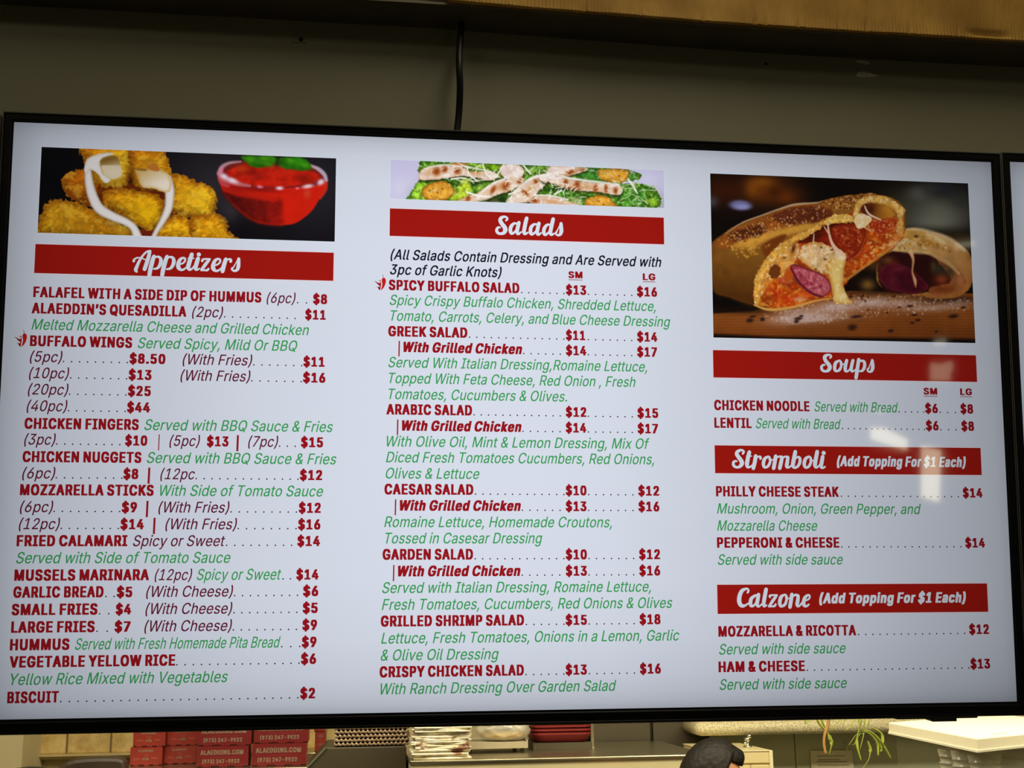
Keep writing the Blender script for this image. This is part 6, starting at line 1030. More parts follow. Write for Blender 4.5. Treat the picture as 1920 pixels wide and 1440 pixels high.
def takeout_box(kind, xl, xr, zb, h, Y, depth, label, group, dx=0):
    o = empty('takeout_box', ((xl+xr)/2+dx, Y, zb)); tag(o, label, 'takeout box', group); w2 = (xr-xl)/2
    bm = bmesh.new(); box(bm, -w2+.0015, w2-.0015, .002, depth, .0004, h-.0025); obj('carton', bm, dark_in, o)
    # folded front flap with notches along its lower edge, and the lid with side flaps
    pts = [(-w2,h-.001),(-w2,.004)]
    for a, b in ((-.78,-.45),(-.12,.20),(.48,.80)): pts += [(a*w2,.004),(a*w2,.0005),(b*w2,.0005),(b*w2,.004)]
    pts += [(w2,.004),(w2,h-.001)]
    bm = bmesh.new(); prism(bm, pts, 'y', 0, .0022); obj('front_flap', bm, red_card if kind == 'phone' else red_logo, o)
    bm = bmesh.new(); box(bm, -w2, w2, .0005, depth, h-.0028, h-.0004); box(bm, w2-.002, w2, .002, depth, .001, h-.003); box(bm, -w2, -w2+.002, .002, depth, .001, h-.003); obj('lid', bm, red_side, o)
    y = -.0004
    if kind == 'logo':
        lettering('shop_lettering', 'ALAEDDINS', -w2*.50, w2*.42, h*.74, h*.125, o, y, print_m)
        lettering('shop_lettering', '.COM', -w2*.26, w2*.16, h*.30, h*.13, o, y, print_m)
        bars([(-w2*.78,-w2*.42,h*.40,h*.425),(-w2*.86,-w2*.34,h*.34,h*.365),(w2*.32,w2*.72,h*.42,h*.445),(w2*.34,w2*.70,h*.37,h*.39),(-w2*.2,w2*.2,h*.60,h*.615),(-w2*.14,w2*.14,h*.53,h*.545),(-w2*.08,w2*.1,h*.46,h*.475)], y, o, print_faint)
    else:
        lettering('web_lettering', 'ALAEDDINS.COM', -w2*.86, w2*.80, h*.60, h*.22, o, y, print_m)
        lettering('phone_lettering', '(973) 247-9922', -w2*.78, w2*.66, h*.19, h*.19, o, y, print_m)
        bars([(-w2*.5,w2*.5,h*.475,h*.48)], y, o, print_faint, 'fold_line')
    if kind == 'phone':
        V, F = text_run('ALAEDDINS', depth*.1, depth*.45, h*.14, 'bold'); raw('side_lettering', [(w2+.0004, x, h*.55+z) for x, z in V], F, print_m, o)
    return o
def stack(kind, rows, Y, depth, group, labels):
    # rows: (left px, right px, bottom px, top px) measured on the front faces, from the bottom up
    z = None
    for (xl, xr, yb, yt), lab in zip(rows, labels):
        a = at(xl, yb, Y); b = at(xr, yb, Y); t = at(xl, yt, Y)
        if z is None: z = zs_+.0005
        h = t.z-a.z
        takeout_box(kind, a.x, b.x, z, h, Y, depth, lab, group); z += h+.0006
GA, GB = 'red boxes with the small shop emblem', 'red boxes with web address and phone number'
stack('logo', [(243,303,1438,1403),(249,309,1401,1369),(250,311,1367,1332)], 3.02, .13, GA, ['red emblem box at the bottom of the leftmost stack', 'red emblem box second from the bottom in the leftmost stack', 'red emblem box on top of the leftmost stack, hidden by the screen frame'])
stack('logo', [(307,366,1436,1402),(313,372,1400,1366),(314,374,1364,1330)], 3.06, .13, GA, ['red emblem box at the bottom of the second stack from the left', 'red emblem box second from the bottom in the second stack from the left', 'red emblem box on top of the second stack, hidden by the screen frame'])
stack('phone', [(368,465,1437,1397.5),(370,471,1395.5,1356),(371,472,1354,1320)], 2.90, .15, GB, ['red box with phone number at the bottom of the third stack from the left', 'red box with phone number second from the bottom in the third stack', 'red box on top of the third stack, hidden by the screen frame'])
stack('phone', [(471.5,574,1435.5,1393.5),(476,578,1391,1351),(477,579,1349,1316)], 2.90, .15, GB, ['red box with web address at the bottom of the rightmost front stack', 'red box with phone number second from the bottom in the rightmost front stack', 'red box on top of the rightmost front stack, hidden by the screen frame'])
zs_keep = zs_; zs_ = at(600,1410,3.12).z
bm = bmesh.new(); a_, b_ = at(589,1412,3.12).x, at(612,1412,3.12).x
box(bm, a_-.03, b_+.01, 3.10, 3.30, zs_keep+.0003, zs_); tag(obj('steel_block', bm, steel, bevel=.003), 'steel riser block behind the red boxes on the shelf', 'riser block')
stack('logo', [(590,610,1411,1374),(589,609,1372,1338)], 3.12, .14, GA, ['narrow end of a red box behind the front stacks, lower of two', 'narrow end of a red box behind the front stacks, upper of two'])
zs_ = zs_keep
# cream container on the shelf edge between the boxes and the cup carriers
a = at(613,1404,3.2); b = at(627,1404,3.2); t = at(613,1371,3.2)
bm = bmesh.new(); box(bm, a.x, b.x, 3.2, 3.28, 0, t.z); tag(obj('cream_post', bm, mat('cream_post_paint', rgb(196,178,116), .6, noise=.1)), 'cream post standing between the red boxes and the woven-looking stack', 'post')

# --- dark open cabinet with a stack of pulp cup carriers on it
Yc = 2.45
L0, L1 = at(576,1440,Yc-.25), at(610,1401,Yc+.25)
zt = at(612,1402,Yc).z; xr = at(768.5,1429,2.30).x
cab = empty('dark_cabinet', (.0, Yc, 0)); tag(cab, 'dark metal cabinet under the stack of cup carriers', 'cabinet')
z1 = zt
f0, f1 = at(576,1440,Yc), at(612,1402,Yc)
face = [(f1.x,z1),(xr-.003,z1),(xr-.003,0),(f0.x-.004,0),(f0.x-.004,f0.z-.01),(f0.x,f0.z)]
bm = bmesh.new(); prism(bm, face, 'y', 0, .36); obj('carcass', bm, mat('dark_olive_metal', rgb(70,62,44), .5, noise=.3, nscale=4), cab, bevel=.003)
bm = bmesh.new(); tube(bm, [(f0.x,-.001,f0.z+.001),(f1.x,-.001,z1+.001)], .0035, 8); obj('edge_trim', bm, mat('grey_green_trim', rgb(120,122,100), .4, metal=.5), cab)
pulp = mat('grey_pulp', rgb(196,174,146), .9, nscale=60, col2=rgb(158,134,108), bump=.5, bscale=200)
xA, xB = at(627,1390,Yc+.02).x, at(767,1390,Yc+.02).x
nL = 7; hL = (at(700,1358,Yc+.02).z-zt)/5.4
for k in range(nL):
    bm = bmesh.new(); nx = 17; G2 = []; off = (k % 2)*.5; jit = rnd.uniform(-.004,.004); dz = zt+.0015+k*hL
    ys = [0,.006,.014,.03,.06,.10,.14]
    for i in range(nx*6+1):
        u = i/(nx*6); x = xA+(xB-xA)*u+jit
        wv = math.cos((u*nx+off)*2*math.pi)
        sag = -.0 if k else 0
        top = [bm.verts.new((x, Yc+.012-.008*max(wv,-.3)*(1 if j == 0 else .5 if j == 1 else 0)+y, dz+hL*.98*(.80+.20*wv))) for j, y in enumerate(ys)]
        bot = [bm.verts.new((x, Yc+.012-.006*max(wv,-.3)*(1 if j == 0 else .4 if j == 1 else 0)+y, dz+hL*.16*(1+wv)*(.8 if j < 3 else .2))) for j, y in enumerate(ys)]
        G2.append(top+bot[::-1])
    for a, b in zip(G2, G2[1:]):
        for i in range(len(a)): bm.faces.new((a[i], b[i], b[(i+1) % len(a)], a[(i+1) % len(a)]))
    bm.faces.new(G2[0][::-1]); bm.faces.new(G2[-1])
    tag(obj('cup_carrier', bm, pulp, smooth=True), 'grey-brown pulp cup carrier in the knobbly stack beside the white paper bags', 'cup carrier', 'pulp cup carriers in a stack')

# --- steel counter unit
Yf = 2.30
fl = at(768.5,1429,Yf); fr_ = at(1327,1411,Yf); zc = (fl.z+fr_.z)/2
cnt = empty('steel_counter', ((fl.x+fr_.x)/2, Yf, 0)); tag(cnt, 'stainless steel counter with a bright front edge behind the menu screen', 'counter')
w2 = (fr_.x-fl.x)/2
bm = bmesh.new(); box(bm, -w2, w2, 0, .58, zc-.012, zc); obj('counter_top', bm, steel, cnt, bevel=.0035)
bm = bmesh.new(); box(bm, -w2+.004, w2-.004, .006, .57, 0, zc-.012); obj('front_panel', bm, mat('lit_front_steel', rgb(226,214,170), .45, metal=.35, noise=.12, nscale=3, stretch=(1,1,.2)), cnt)  # front paler than the top, its bright reflection put into the colour
bm = bmesh.new(); a = at(1107.5,1395,2.62); b = at(1114.5,1395,2.62); box(bm, a.x-cnt.location.x, b.x-cnt.location.x, .32, .50, zc, zc+.16); obj('divider', bm, steel, cnt, bevel=.002)
bx0 = at(1114.5,1395,2.8).x-cnt.location.x
dk = mat('dark_recess_metal', rgb(70,62,46), .55, noise=.2, nscale=5)
bx0 = at(1113,1395,2.9).x; bxm = at(1222,1375,2.9).x; bm = bmesh.new(); box(bm, bx0, bxm-.006, 2.90, 2.94, 0, 2.0); box(bm, bxm+.006, at(1330,1380,2.9).x-.001, 2.90, 2.94, 0, 2.0); box(bm, bxm-.007, bxm+.007, 2.925, 2.94, 0, 2.0); structure('wall_recess', bm, dk)
# --- folded white printed paper bags
bag = mat('white_bag_paper', rgb(248,242,226), .8, nscale=70, col2=rgb(222,210,176), bump=.4, bscale=60)
nt = bag.node_tree; bsdf = nt.nodes['Principled BSDF']
old = bsdf.inputs['Base Color'].links[0].from_socket; tc = nt.nodes.new('ShaderNodeTexCoord'); mp = nt.nodes.new('ShaderNodeMapping'); mp.inputs['Scale'].default_value = (20,20,34)
vn = nt.nodes.new('ShaderNodeTexNoise'); vn.inputs['Scale'].default_value = 1.3; vn.inputs['Detail'].default_value = 3
cr = nt.nodes.new('ShaderNodeValToRGB'); cr.color_ramp.elements[0].position = .56; cr.color_ramp.elements[1].position = .66
mx = nt.nodes.new('ShaderNodeMix'); mx.data_type = 'RGBA'; mx.inputs[7].default_value = rgb(150,104,84)
nt.links.new(tc.outputs['Object'], mp.inputs[0]); nt.links.new(mp.outputs[0], vn.inputs['Vector']); nt.links.new(vn.outputs['Fac'], cr.inputs[0]); nt.links.new(cr.outputs[0], mx.inputs[0]); nt.links.new(old, mx.inputs[6]); nt.links.new(mx.outputs[2], bsdf.inputs['Base Color'])
xA, xB = at(776,1400,Yf+.03).x, at(881,1400,Yf+.03).x
z = zc+.0005; k = 0; ztop = at(820,1350,Yf+.03).z
while z < ztop:
    tk = rnd.uniform(.0036,.0068); l = xA+rnd.uniform(-.008,.006); r_ = xB+rnd.uniform(-.005,.007); ph = rnd.random()*6; y0 = Yf+.03+rnd.uniform(-.010,.004)
    bm = bmesh.new(); G2 = []; n = 22; tilt_ = rnd.uniform(-.0014,.0014)
    for i in range(n+1):
        u = i/n; x = l+(r_-l)*u
        wob = .0010*math.sin(u*9+ph)+.0006*math.sin(u*23+ph*2)
        pin = .75+.25*min(1, min(u, 1-u)*7+.2)
        yy = y0+.003*math.sin(u*7+ph*3)
        m_ = z+tk/2
        G2.append([bm.verts.new(p) for p in ((x, yy+.0012, m_-tk*.5*pin), (x, yy, m_+wob*.5), (x, yy+.0016, m_+tk*.47*pin+wob*.2), (x, yy+.13, m_+tk*.46), (x, yy+.13, m_-tk*.5))])
    for a, b in zip(G2, G2[1:]):
        for i in range(5): bm.faces.new((a[i], b[i], b[(i+1) % 5], a[(i+1) % 5]))
    bm.faces.new(G2[0][::-1]); bm.faces.new(G2[-1])
    tag(obj('paper_bag', bm, bag), 'white folded paper bag with brown print in the tall stack on the steel counter', 'paper bag', 'folded paper bags on the steel counter')
    z += tk+.0002; k += 1

# --- clear wrapped bundle on a grey tray
Yt = 2.50
zt_ = zc
a = at(872,1399,Yt); b = at(990,1399,Yt); t = at(985,1386.5,Yt)
tr = empty('grey_tray', ((a.x+b.x)/2, Yt, zc)); tag(tr, 'grey flat tray under the clear wrapped bundle on the counter', 'tray')
w3 = (b.x-a.x)/2; hz = max(t.z-zc, .03); foot = hz*.35
bm = bmesh.new(); prism(bm, [(-w3,foot),(w3*1.0,foot),(w3,hz),(w3-.004,hz),(w3-.004,hz-.006),(-w3+.004,hz-.006),(-w3+.004,hz),(-w3,hz)], 'y', 0, .22); obj('tray_body', bm, mat('grey_tray_plastic', rgb(168,158,134), .4, noise=.1), tr)
for sx in (-w3+.01, w3-.022):
    for yy in (.01, .19):
        bm = bmesh.new(); box(bm, sx, sx+.012, yy, yy+.012, .0002, foot); obj('foot', bm, blackp, tr)
film = mat('clear_film', rgb(236,232,216), .16, spec=.8, coat=.6, noise=.1, bump=.6, bscale=40, alpha=.42)
def wrapped(cx, wid, zb, hgt, label, seed):
    rr_ = random.Random(seed); o = empty('wrapped_bundle', (cx, Yt+.062, zb-.004)); tag(o, label, 'wrapped bundle', 'bundles in clear film beside the paper bags')
    def lump(sc, am, seed2, yoff=0):
        bm = bmesh.new(); bmesh.ops.create_icosphere(bm, subdivisions=4, radius=1)
        for v in bm.verts:
            q = v.co.copy(); s = 1+am*(math.sin(q.x*9+seed2)*math.sin(q.z*7+seed2*2)*.6+math.sin(q.x*17+q.z*13+seed2)*.3)
            zz = max(q.z, -.72)+.72
            v.co = Vector((q.x*sc[0]*s, q.y*sc[1]*s+yoff, zz*sc[2]/1.72*s))
        return bm
    obj('food', lump((wid*.40, .055, hgt*.42), .10, seed), mat('pale_bread', rgb(214,186,112), .8, nscale=24, col2=rgb(196,150,80)), o, smooth=True, loc=(0,0,.002))
    for n_, (dx, dz, c_) in enumerate(((-.3,.66,(206,150,130)),(-.02,.55,(120,70,60)),(.26,.70,(170,166,190)),(.1,.80,(210,204,196)))):
        bm = lump((wid*.13, .035, hgt*.12), .25, seed+n_); obj('sauce_packet', bm, mat('packet', rgb(*c_), .4), o, smooth=True, loc=(dx*wid, -.03, hgt*dz-.004))
    obj('film', lump((wid*.5, .075, hgt), .06, seed+3), film, o, smooth=True)
a = at(893,1390,Yt+.05); b = at(996,1390,Yt+.05)
wrapped((a.x+b.x)/2, (b.x-a.x), zc+hz+.0008, at(940,1336,Yt+.05).z-(zc+hz), 'clear film bundle of bread and packets left of the red trays', 2)
a = at(848,1390,Yt+.05); b = at(893,1390,Yt+.05)
wrapped((a.x+b.x)/2-.01, (b.x-a.x)*.95, zc+hz+.0008, at(900,1340,Yt+.05).z-(zc+hz), 'clear film bundle half hidden behind the white paper bags', 7)
# --- stacked red plastic trays
Yr = 2.60
a = at(996,1386,Yr); b = at(1108,1386,Yr); cxr = (a.x+b.x)/2; w4 = (b.x-a.x)/2
red_pl = mat('red_plastic', rgb(118,18,20), .6, noise=.12, nscale=20)
z0_ = zc+.004
ped = at(1050,1391.5,Yr).z
bm = bmesh.new(); box(bm, cxr-w4*.98, cxr+w4*.98, Yr-.03, Yr+.20, zc+.0005, max(ped, zc+.006)); tag(obj('steel_riser', bm, dk), 'low dark riser under the stack of red trays', 'riser')
z = max(ped, zc+.006)+.0004; ht = .026
for k in range(6):
    def ring(s, zz): 
        q = []
        for cxx, cyy, a0 in ((w4-.03, .19-.03, 0), (-w4+.03, .19-.03, 90), (-w4+.03, .03-.02, 180), (w4-.03, .03-.02, 270)):
            for j in range(5):
                t_ = R(a0+j*22.5); q.append(Vector(((cxx+.03*math.cos(t_))*s, (cyy+.03*math.sin(t_)-.09)*s+.09, zz)))
        return q
    bm = bmesh.new(); RG = []
    for s, zz in ((.80,.0),(.86,.004),(.955,.022 if k else .018),(1,.024),(1,.030),(.985,.030),(.94,.026),(.85,.008),(.80,.006)): RG.append([bm.verts.new(p) for p in ring(s, zz)])
    for p, q in zip(RG, RG[1:]):
        for i in range(20): bm.faces.new((p[i], p[(i+1) % 20], q[(i+1) % 20], q[i]))
    bm.faces.new(RG[0]); bm.faces.new(RG[-1][::-1])
    o = obj('red_tray', bm, red_pl, loc=(cxr, Yr-.01, z)); tag(o, 'red plastic tray nested in the stack in the middle of the counter', 'tray', 'red trays nested in one stack')
    z += .0115

# --- right: pale stone ledge, painted panel with a seam, sheet of paper and a hook
Yl = 2.72
ledge_m = mat('speckled_stone', rgb(226,212,168), .5, nscale=260, col2=rgb(150,142,112), bump=.4, bscale=300)
xl = at(1318,1365,Yl).x; Yl_b = 3.55; zt = at(1450,1351,Yl).z; zb = at(1450,1378,Yl).z; hh = (zt-zb)/2; zm = (zt+zb)/2
prof = [(Yl+hh-hh*math.sin(t), zm+hh*math.cos(t)) for t in np.linspace(0, math.pi, 12)]+[(2.898,zb),(2.898,zt)]
bm = bmesh.new(); xr_ = 4.2; lp = []
for x, s in ((xl-hh*1.05,.05),(xl-hh*.98,.35),(xl-hh*.8,.62),(xl-hh*.5,.86),(xl,1),(xr_,1)):
    lp.append([bm.verts.new((x, Yl+hh+(y-Yl-hh)*s if y < Yl+hh else y, zm+(z-zm)*s)) for y, z in prof])
for p, q in zip(lp, lp[1:]):
    for i in range(len(p)): bm.faces.new((p[i], p[(i+1) % len(p)], q[(i+1) % len(p)], q[i]))
bm.faces.new(lp[0][::-1]); bm.faces.new(lp[-1])
tag(obj('stone_ledge', bm, ledge_m, smooth=True), 'pale speckled stone ledge with a rounded end, above the man\'s head', 'ledge')
pan = mat('grey_green_panel', rgb(204,208,176), .5, noise=.08, nscale=3)
xs1 = at(1491,1410,2.9).x; x_l = at(1330,1380,2.9).x
bm = bmesh.new(); box(bm, x_l, xs1-.002, 2.90, 2.94, 0, zb+.002); box(bm, xs1+.002, 4.2, 2.90, 2.94, 0, zb+.002); box(bm, xs1-.004, xs1+.004, 2.91, 2.935, 0, zb)
structure('wall_panel', bm, pan)
paper = empty('paper_notice', at(1560,1450,2.893)); tag(paper, 'sheet of paper with faint lines pinned to the panel under the hanging plant', 'paper')
q = [at(x, y, 2.893)-paper.location for x, y in ((1519,1408),(1597,1407),(1606,1480),(1524,1481))]
bm = bmesh.new(); prism(bm, [(p.x, p.z) for p in q], 'y', -.0004, .0008); obj('sheet', bm, mat('notice_paper', rgb(246,238,206), .7, noise=.06), paper)
bm = bmesh.new()
for i, (x0, x1, y) in enumerate(((1533,1584,1417),(1534,1575,1424),(1531,1588,1427.5),(1533,1592,1434),(1536,1580,1441),(1534,1590,1447))):
    c4 = [at(x0,y,2.892)-paper.location, at(x1,y-.4,2.892)-paper.location, at(x1,y+1.0,2.892)-paper.location, at(x0,y+1.4,2.892)-paper.location]
    bm.faces.new([bm.verts.new(p) for p in c4])
obj('ruled_lines', bm, mat('faded_print', rgb(160,152,112), .8), paper)
c = at(1586,1399,2.885); bm = bmesh.new(); tube(bm, spline([c+Vector((0,.015,.006)), c+Vector((0,-.006,.006)), c+Vector((0,-.010,-.006)), c+Vector((0,-.004,-.012))], 5), .0035, 8)
tag(obj('wall_hook', bm, mat('white_hook', rgb(210,206,186), .4), smooth=True), 'small white hook on the panel right above the paper sheet', 'hook')
# cream unit with a knob behind the man
Yk = 2.45
a = at(1336,1408.5,Yk); b = at(1443.5,1408.5,Yk); zk = a.z
cu = empty('cream_cabinet', ((a.x+b.x)/2, Yk, 0)); tag(cu, 'cream cabinet with a pale front just right of the man\'s head', 'cabinet')
wk = (b.x-a.x)/2; cream = mat('cream_enamel', rgb(222,204,152), .4, noise=.06, nscale=12)
bm = bmesh.new(); box(bm, -wk, wk, .004, .34, 0, zk-.002); obj('carcass', bm, cream, cu)
zd = at(1400,1433,Yk).z
bm = bmesh.new(); box(bm, -wk-.003, wk+.003, -.004, .34, zk-.004, zk); obj('top', bm, mat('light_top', rgb(214,200,152), .35), cu, bevel=.001)
bm = bmesh.new(); box(bm, -wk+.002, wk-.002, -.002, .004, zd+.003, zk-.005); obj('drawer_front', bm, cream, cu, bevel=.001)
xm = at(1407,1436,Yk).x-cu.location.x
bm = bmesh.new(); box(bm, -wk+.002, xm-.002, -.002, .004, .1, zd-.003); obj('door', bm, cream, cu, bevel=.001)
bm = bmesh.new(); box(bm, xm+.002, wk-.002, -.002, .004, .1, zd-.003); obj('door', bm, cream, cu, bevel=.001)
bm = bmesh.new(); box(bm, wk-.004, wk+.006, -.008, .004, .1, zk-.001); obj('corner_strip', bm, mat('pale_strip', rgb(232,222,184), .4), cu)
# steel tap-like knob standing on the cabinet
c = at(1402,1403,Yk+.12); c.z = zk+.0005; chrome = mat('chrome', rgb(210,208,190), .15, metal=1)
kn = empty('metal_clip', c); tag(kn, 'small shiny metal clip standing on the cream cabinet behind the man', 'clip')
bm = bmesh.new(); lathe(bm, [(.014,0),(.014,.004),(.006,.008),(.006,.018),(.010,.022),(.010,.028),(.003,.031)], 16); obj('stem', bm, chrome, kn, smooth=True)
bm = bmesh.new(); bmesh.ops.create_icosphere(bm, subdivisions=2, radius=.008); obj('ball', bm, chrome, kn, smooth=True, loc=(.006,-.004,.034))
bm = bmesh.new(); bmesh.ops.create_icosphere(bm, subdivisions=2, radius=.007); obj('ball', bm, chrome, kn, smooth=True, loc=(-.011,-.012,.012))

# --- white lidded clear bin at the right
Yn = 1.15
cor = at(1831,1385,Yn); zt = cor.z; hl = cor.z-at(1834,1411,Yn).z
far_l = at_z(1651,1352,zt); far_l = cor+(far_l-cor); rgt = at_z(1920,1376.5,zt)
u = (far_l-cor); u.z = 0; v = (rgt-cor); v.z = 0
lu = min(u.length, .62); u.normalize(); v.normalize(); 
wv_ = .55
binr = empty('storage_bin', (cor.x, cor.y, 0)); tag(binr, 'clear bin with a thick white lid, at the right below the screen', 'storage bin')
def rect_pts(g, uu=lu, vv=wv_): 
    o_ = -u*g-v*g
    return [o_, o_+u*(uu+2*g), o_+u*(uu+2*g)+v*(vv+2*g), o_+v*(vv+2*g)]
white_pl = mat('white_lid_plastic', rgb(240,232,204), .4, noise=.03)
bm = bmesh.new(); rg = []
for g, zz in ((-.004, zt-hl),(.003, zt-hl),(.003, zt-hl+.0045),(.0, zt-hl+.0055),(-.002, zt-.002),(-.004, zt)): rg.append([bm.verts.new((p.x, p.y, zz)) for p in rect_pts(g)])
for p, q in zip(rg, rg[1:]):
    for i in range(4): bm.faces.new((p[i], p[(i+1) % 4], q[(i+1) % 4], q[i]))
bm.faces.new(rg[0][::-1]); bm.faces.new(rg[-1])
obj('lid', bm, white_pl, binr)
s0 = at_z(1860,1377.5,zt)-binr.location; s1 = at_z(1888,1374,zt)-binr.location
bm = bmesh.new(); d_ = (s1-s0).normalized(); n_ = Vector((-d_.y, d_.x, 0))*.004
f_ = [bm.verts.new((p.x, p.y, zt+.0002)) for p in (s0-n_, s1-n_, s1+n_, s0+n_)]; bm.faces.new(f_); obj('slot_shade', bm, mat('slot_shade_grey', rgb(150,138,104), .7), binr)  # flat grey strip painted for the shade in a slot
clear = mat('clear_plastic', rgb(140,144,128), .12, spec=.7, alpha=.12)
bm = bmesh.new(); A_ = rect_pts(-.02); zl_ = .62
for i in range(4):
    p, q = A_[i], A_[(i+1) % 4]; bm.faces.new([bm.verts.new(w_) for w_ in ((p.x,p.y,zl_),(q.x,q.y,zl_),(q.x,q.y,zt-hl),(p.x,p.y,zt-hl))])
obj('clear_wall', bm, clear, binr)
bm = bmesh.new(); rg = [[bm.verts.new((p.x, p.y, zz)) for p in rect_pts(-.015)] for zz in (0, .62)]
for i in range(4): bm.faces.new((rg[0][i], rg[0][(i+1) % 4], rg[1][(i+1) % 4], rg[1][i]))
bm.faces.new(rg[0][::-1]); bm.faces.new(rg[1]); obj('base', bm, dark_steel, binr)
# stacks of clear cups inside the bin
cup_m = mat('clear_cup', rgb(216,212,190), .2, spec=.8, alpha=.5)
cups = []
for n, (fu, fv, hz_, tone) in enumerate(((.10,.12,.004,0),(.24,.10,.001,0),(.38,.10,.005,0),(.12,.36,.002,0),(.14,.62,.003,0))):
    bm = bmesh.new(); prof = []
    z_ = .622; r0 = .033
    while z_ < zt-hl-.03-hz_:
        prof += [(r0*.93, z_), (r0, z_+.012), (r0*1.05, z_+.0125), (r0*1.05, z_+.0145)]; z_ += .015
    prof += [(r0*1.02, z_), (r0*1.1, zt-hl-.012-hz_), (r0*1.1, zt-hl-.008-hz_), (.002, zt-hl-.008-hz_)]
    lathe(bm, [(r, z_-.0) for r, z_ in prof], 20)
    p = cor+u*(lu*fu)+v*(wv_*fv)
    tag(obj('cup_stack', bm, cup_m, smooth=True, loc=(p.x, p.y, 0)), 'clear cup stack under the white lid, '+('nearest the lid corner','second from the lid corner along the left side','third from the lid corner along the left side','behind the nearest one towards the right','farthest to the right')[n], 'cup stack', 'clear cups under the white lid')
# ---------------------------------------------------------------- hanging spider plant
Yp = 2.55
pot = at(1545,1352,Yp)
pl = empty('spider_plant', (pot.x, pot.y, at(1545,1352,Yp).z)); tag(pl, 'spider plant trailing green leaves from the stone ledge beside the white-lidded bin', 'potted plant')
base = pl.location.copy()
bm = bmesh.new(); lathe(bm, [(.045,-.004),(.062,.02),(.066,.10),(.070,.11),(.064,.112),(.058,.095),(.002,.09)], 24); obj('pot', bm, mat('black_pot', rgb(22,22,18), .5), pl, smooth=True, loc=(.02,.26,.012))
leaf_m = mat('leaf_green', rgb(150,164,52), .45, nscale=20, col2=rgb(186,196,84), stretch=(1,1,.3)); stem_m = mat('runner_tan', rgb(186,138,72), .6)
def Q(x, y, dy=0): return at(1380+x/6, 1340+y/6, Yp+dy)-base
leaves = [[(905,0),(915,55),(960,130),(1025,200),(1050,290)], [(1180,10),(1165,60),(1110,130),(1065,175)], [(1230,0),(1222,55),(1198,160)], [(1345,0),(1328,65),(1285,130),(1225,185)],
  [(1390,20),(1395,100),(1380,190),(1362,280),(1368,380),(1410,520)], [(1450,0),(1448,60),(1425,190)], [(1510,0),(1498,70),(1445,190),(1410,220)], [(1400,190),(1460,195),(1525,235),(1590,330),(1600,465)],
  [(1440,180),(1500,190),(1575,245),(1660,350),(1745,495)], [(1530,150),(1590,180),(1640,225),(1655,330)], [(1395,185),(1340,240),(1305,290),(1265,345)], [(1405,200),(1365,260),(1330,330),(1300,340)],
  [(1440,200),(1420,290),(1392,400)], [(1480,300),(1505,370),(1510,430),(1490,510),(1415,620)], [(1560,250),(1600,290),(1630,380),(1625,420)], [(960,0),(965,60),(1000,150)], [(1050,230),(1075,330),(1045,455)], [(800,0),(795,60),(790,110)]]
bm = bmesh.new(); rl = random.Random(3)
for L in leaves:
    dy = rl.uniform(-.03,.03); pts = spline([Q(x, y, dy-.02*i/len(L)) for i, (x, y) in enumerate(L)], 6); n = len(pts)
    wd = rl.uniform(.0055,.0085)
    rad = [wd*(.35+.65*math.sin(math.pi*min(1, .18+.80*i/(n-1)))) if i < n-1 else .0006 for i in range(n)]
    tube(bm, pts, rad, 6, flat=.28)
obj('leaves', bm, leaf_m, pl, smooth=True)
bm = bmesh.new(); tube(bm, spline([Q(1035,0,-.03), Q(1040,100,-.03), Q(1000,220,-.03), Q(990,330,-.03), Q(1012,450,-.03)], 6), [.005]*12+[.0045]*12+[.001], 8); obj('runner', bm, stem_m, pl, smooth=True)

# ---------------------------------------------------------------- the man bending behind the screen (only the top of his head shows)
Yh = 2.00
skin = mat('skin', rgb(196,136,100), .55, noise=.08, nscale=30); hair_m = mat('black_hair', rgb(16,13,11), .55, spec=.25, nscale=120, col2=rgb(28,22,18), bump=.5, bscale=420); shirt_m = mat('black_tshirt', rgb(30,30,34), .85, noise=.1); trouser_m = mat('dark_trousers', rgb(36,36,42), .85)
top = at(1335,1388,Yh); HC = Vector((top.x-.006, Yh, top.z-.118))       # head centre
man = empty('person', (HC.x-.16, Yh, 0)); tag(man, 'man with short black hair bending down, only the top of his head visible', 'person')
mo = man.location.copy()
def head_shape(q, grow=0):
    # q on the unit sphere; face looks towards +x and a little down
    x, y, z = q
    p = Vector((x*.088, y*.072, z*.112))
    if x > 0: p.x *= .94; p.z -= .012*x*x
    if z < -.2: p.y *= 1-.28*(-z-.2); p.x *= 1-.10*(-z-.2)
    if x > .75:
        p.x += .020*math.exp(-((y/.16)**2+((z+.18)/.20)**2))                        # nose
        p.x -= .010*(math.exp(-(((y-.36)/.16)**2+((z-.06)/.14)**2))+math.exp(-(((y+.36)/.16)**2+((z-.06)/.14)**2)))   # eye sockets
        p.x += .005*math.exp(-((y/.26)**2+((z+.52)/.08)**2))                          # lips
    for s in (-1, 1):
        p.y += s*.018*math.exp(-(((x+.08)/.13)**2+((z+.05)/.26)**2))*(1 if y*s > .75 else 0)   # ears
    if grow: p += q*grow
    return p
TL = Matrix.Rotation(R(16), 3, 'Y')                                               # head nods towards +x
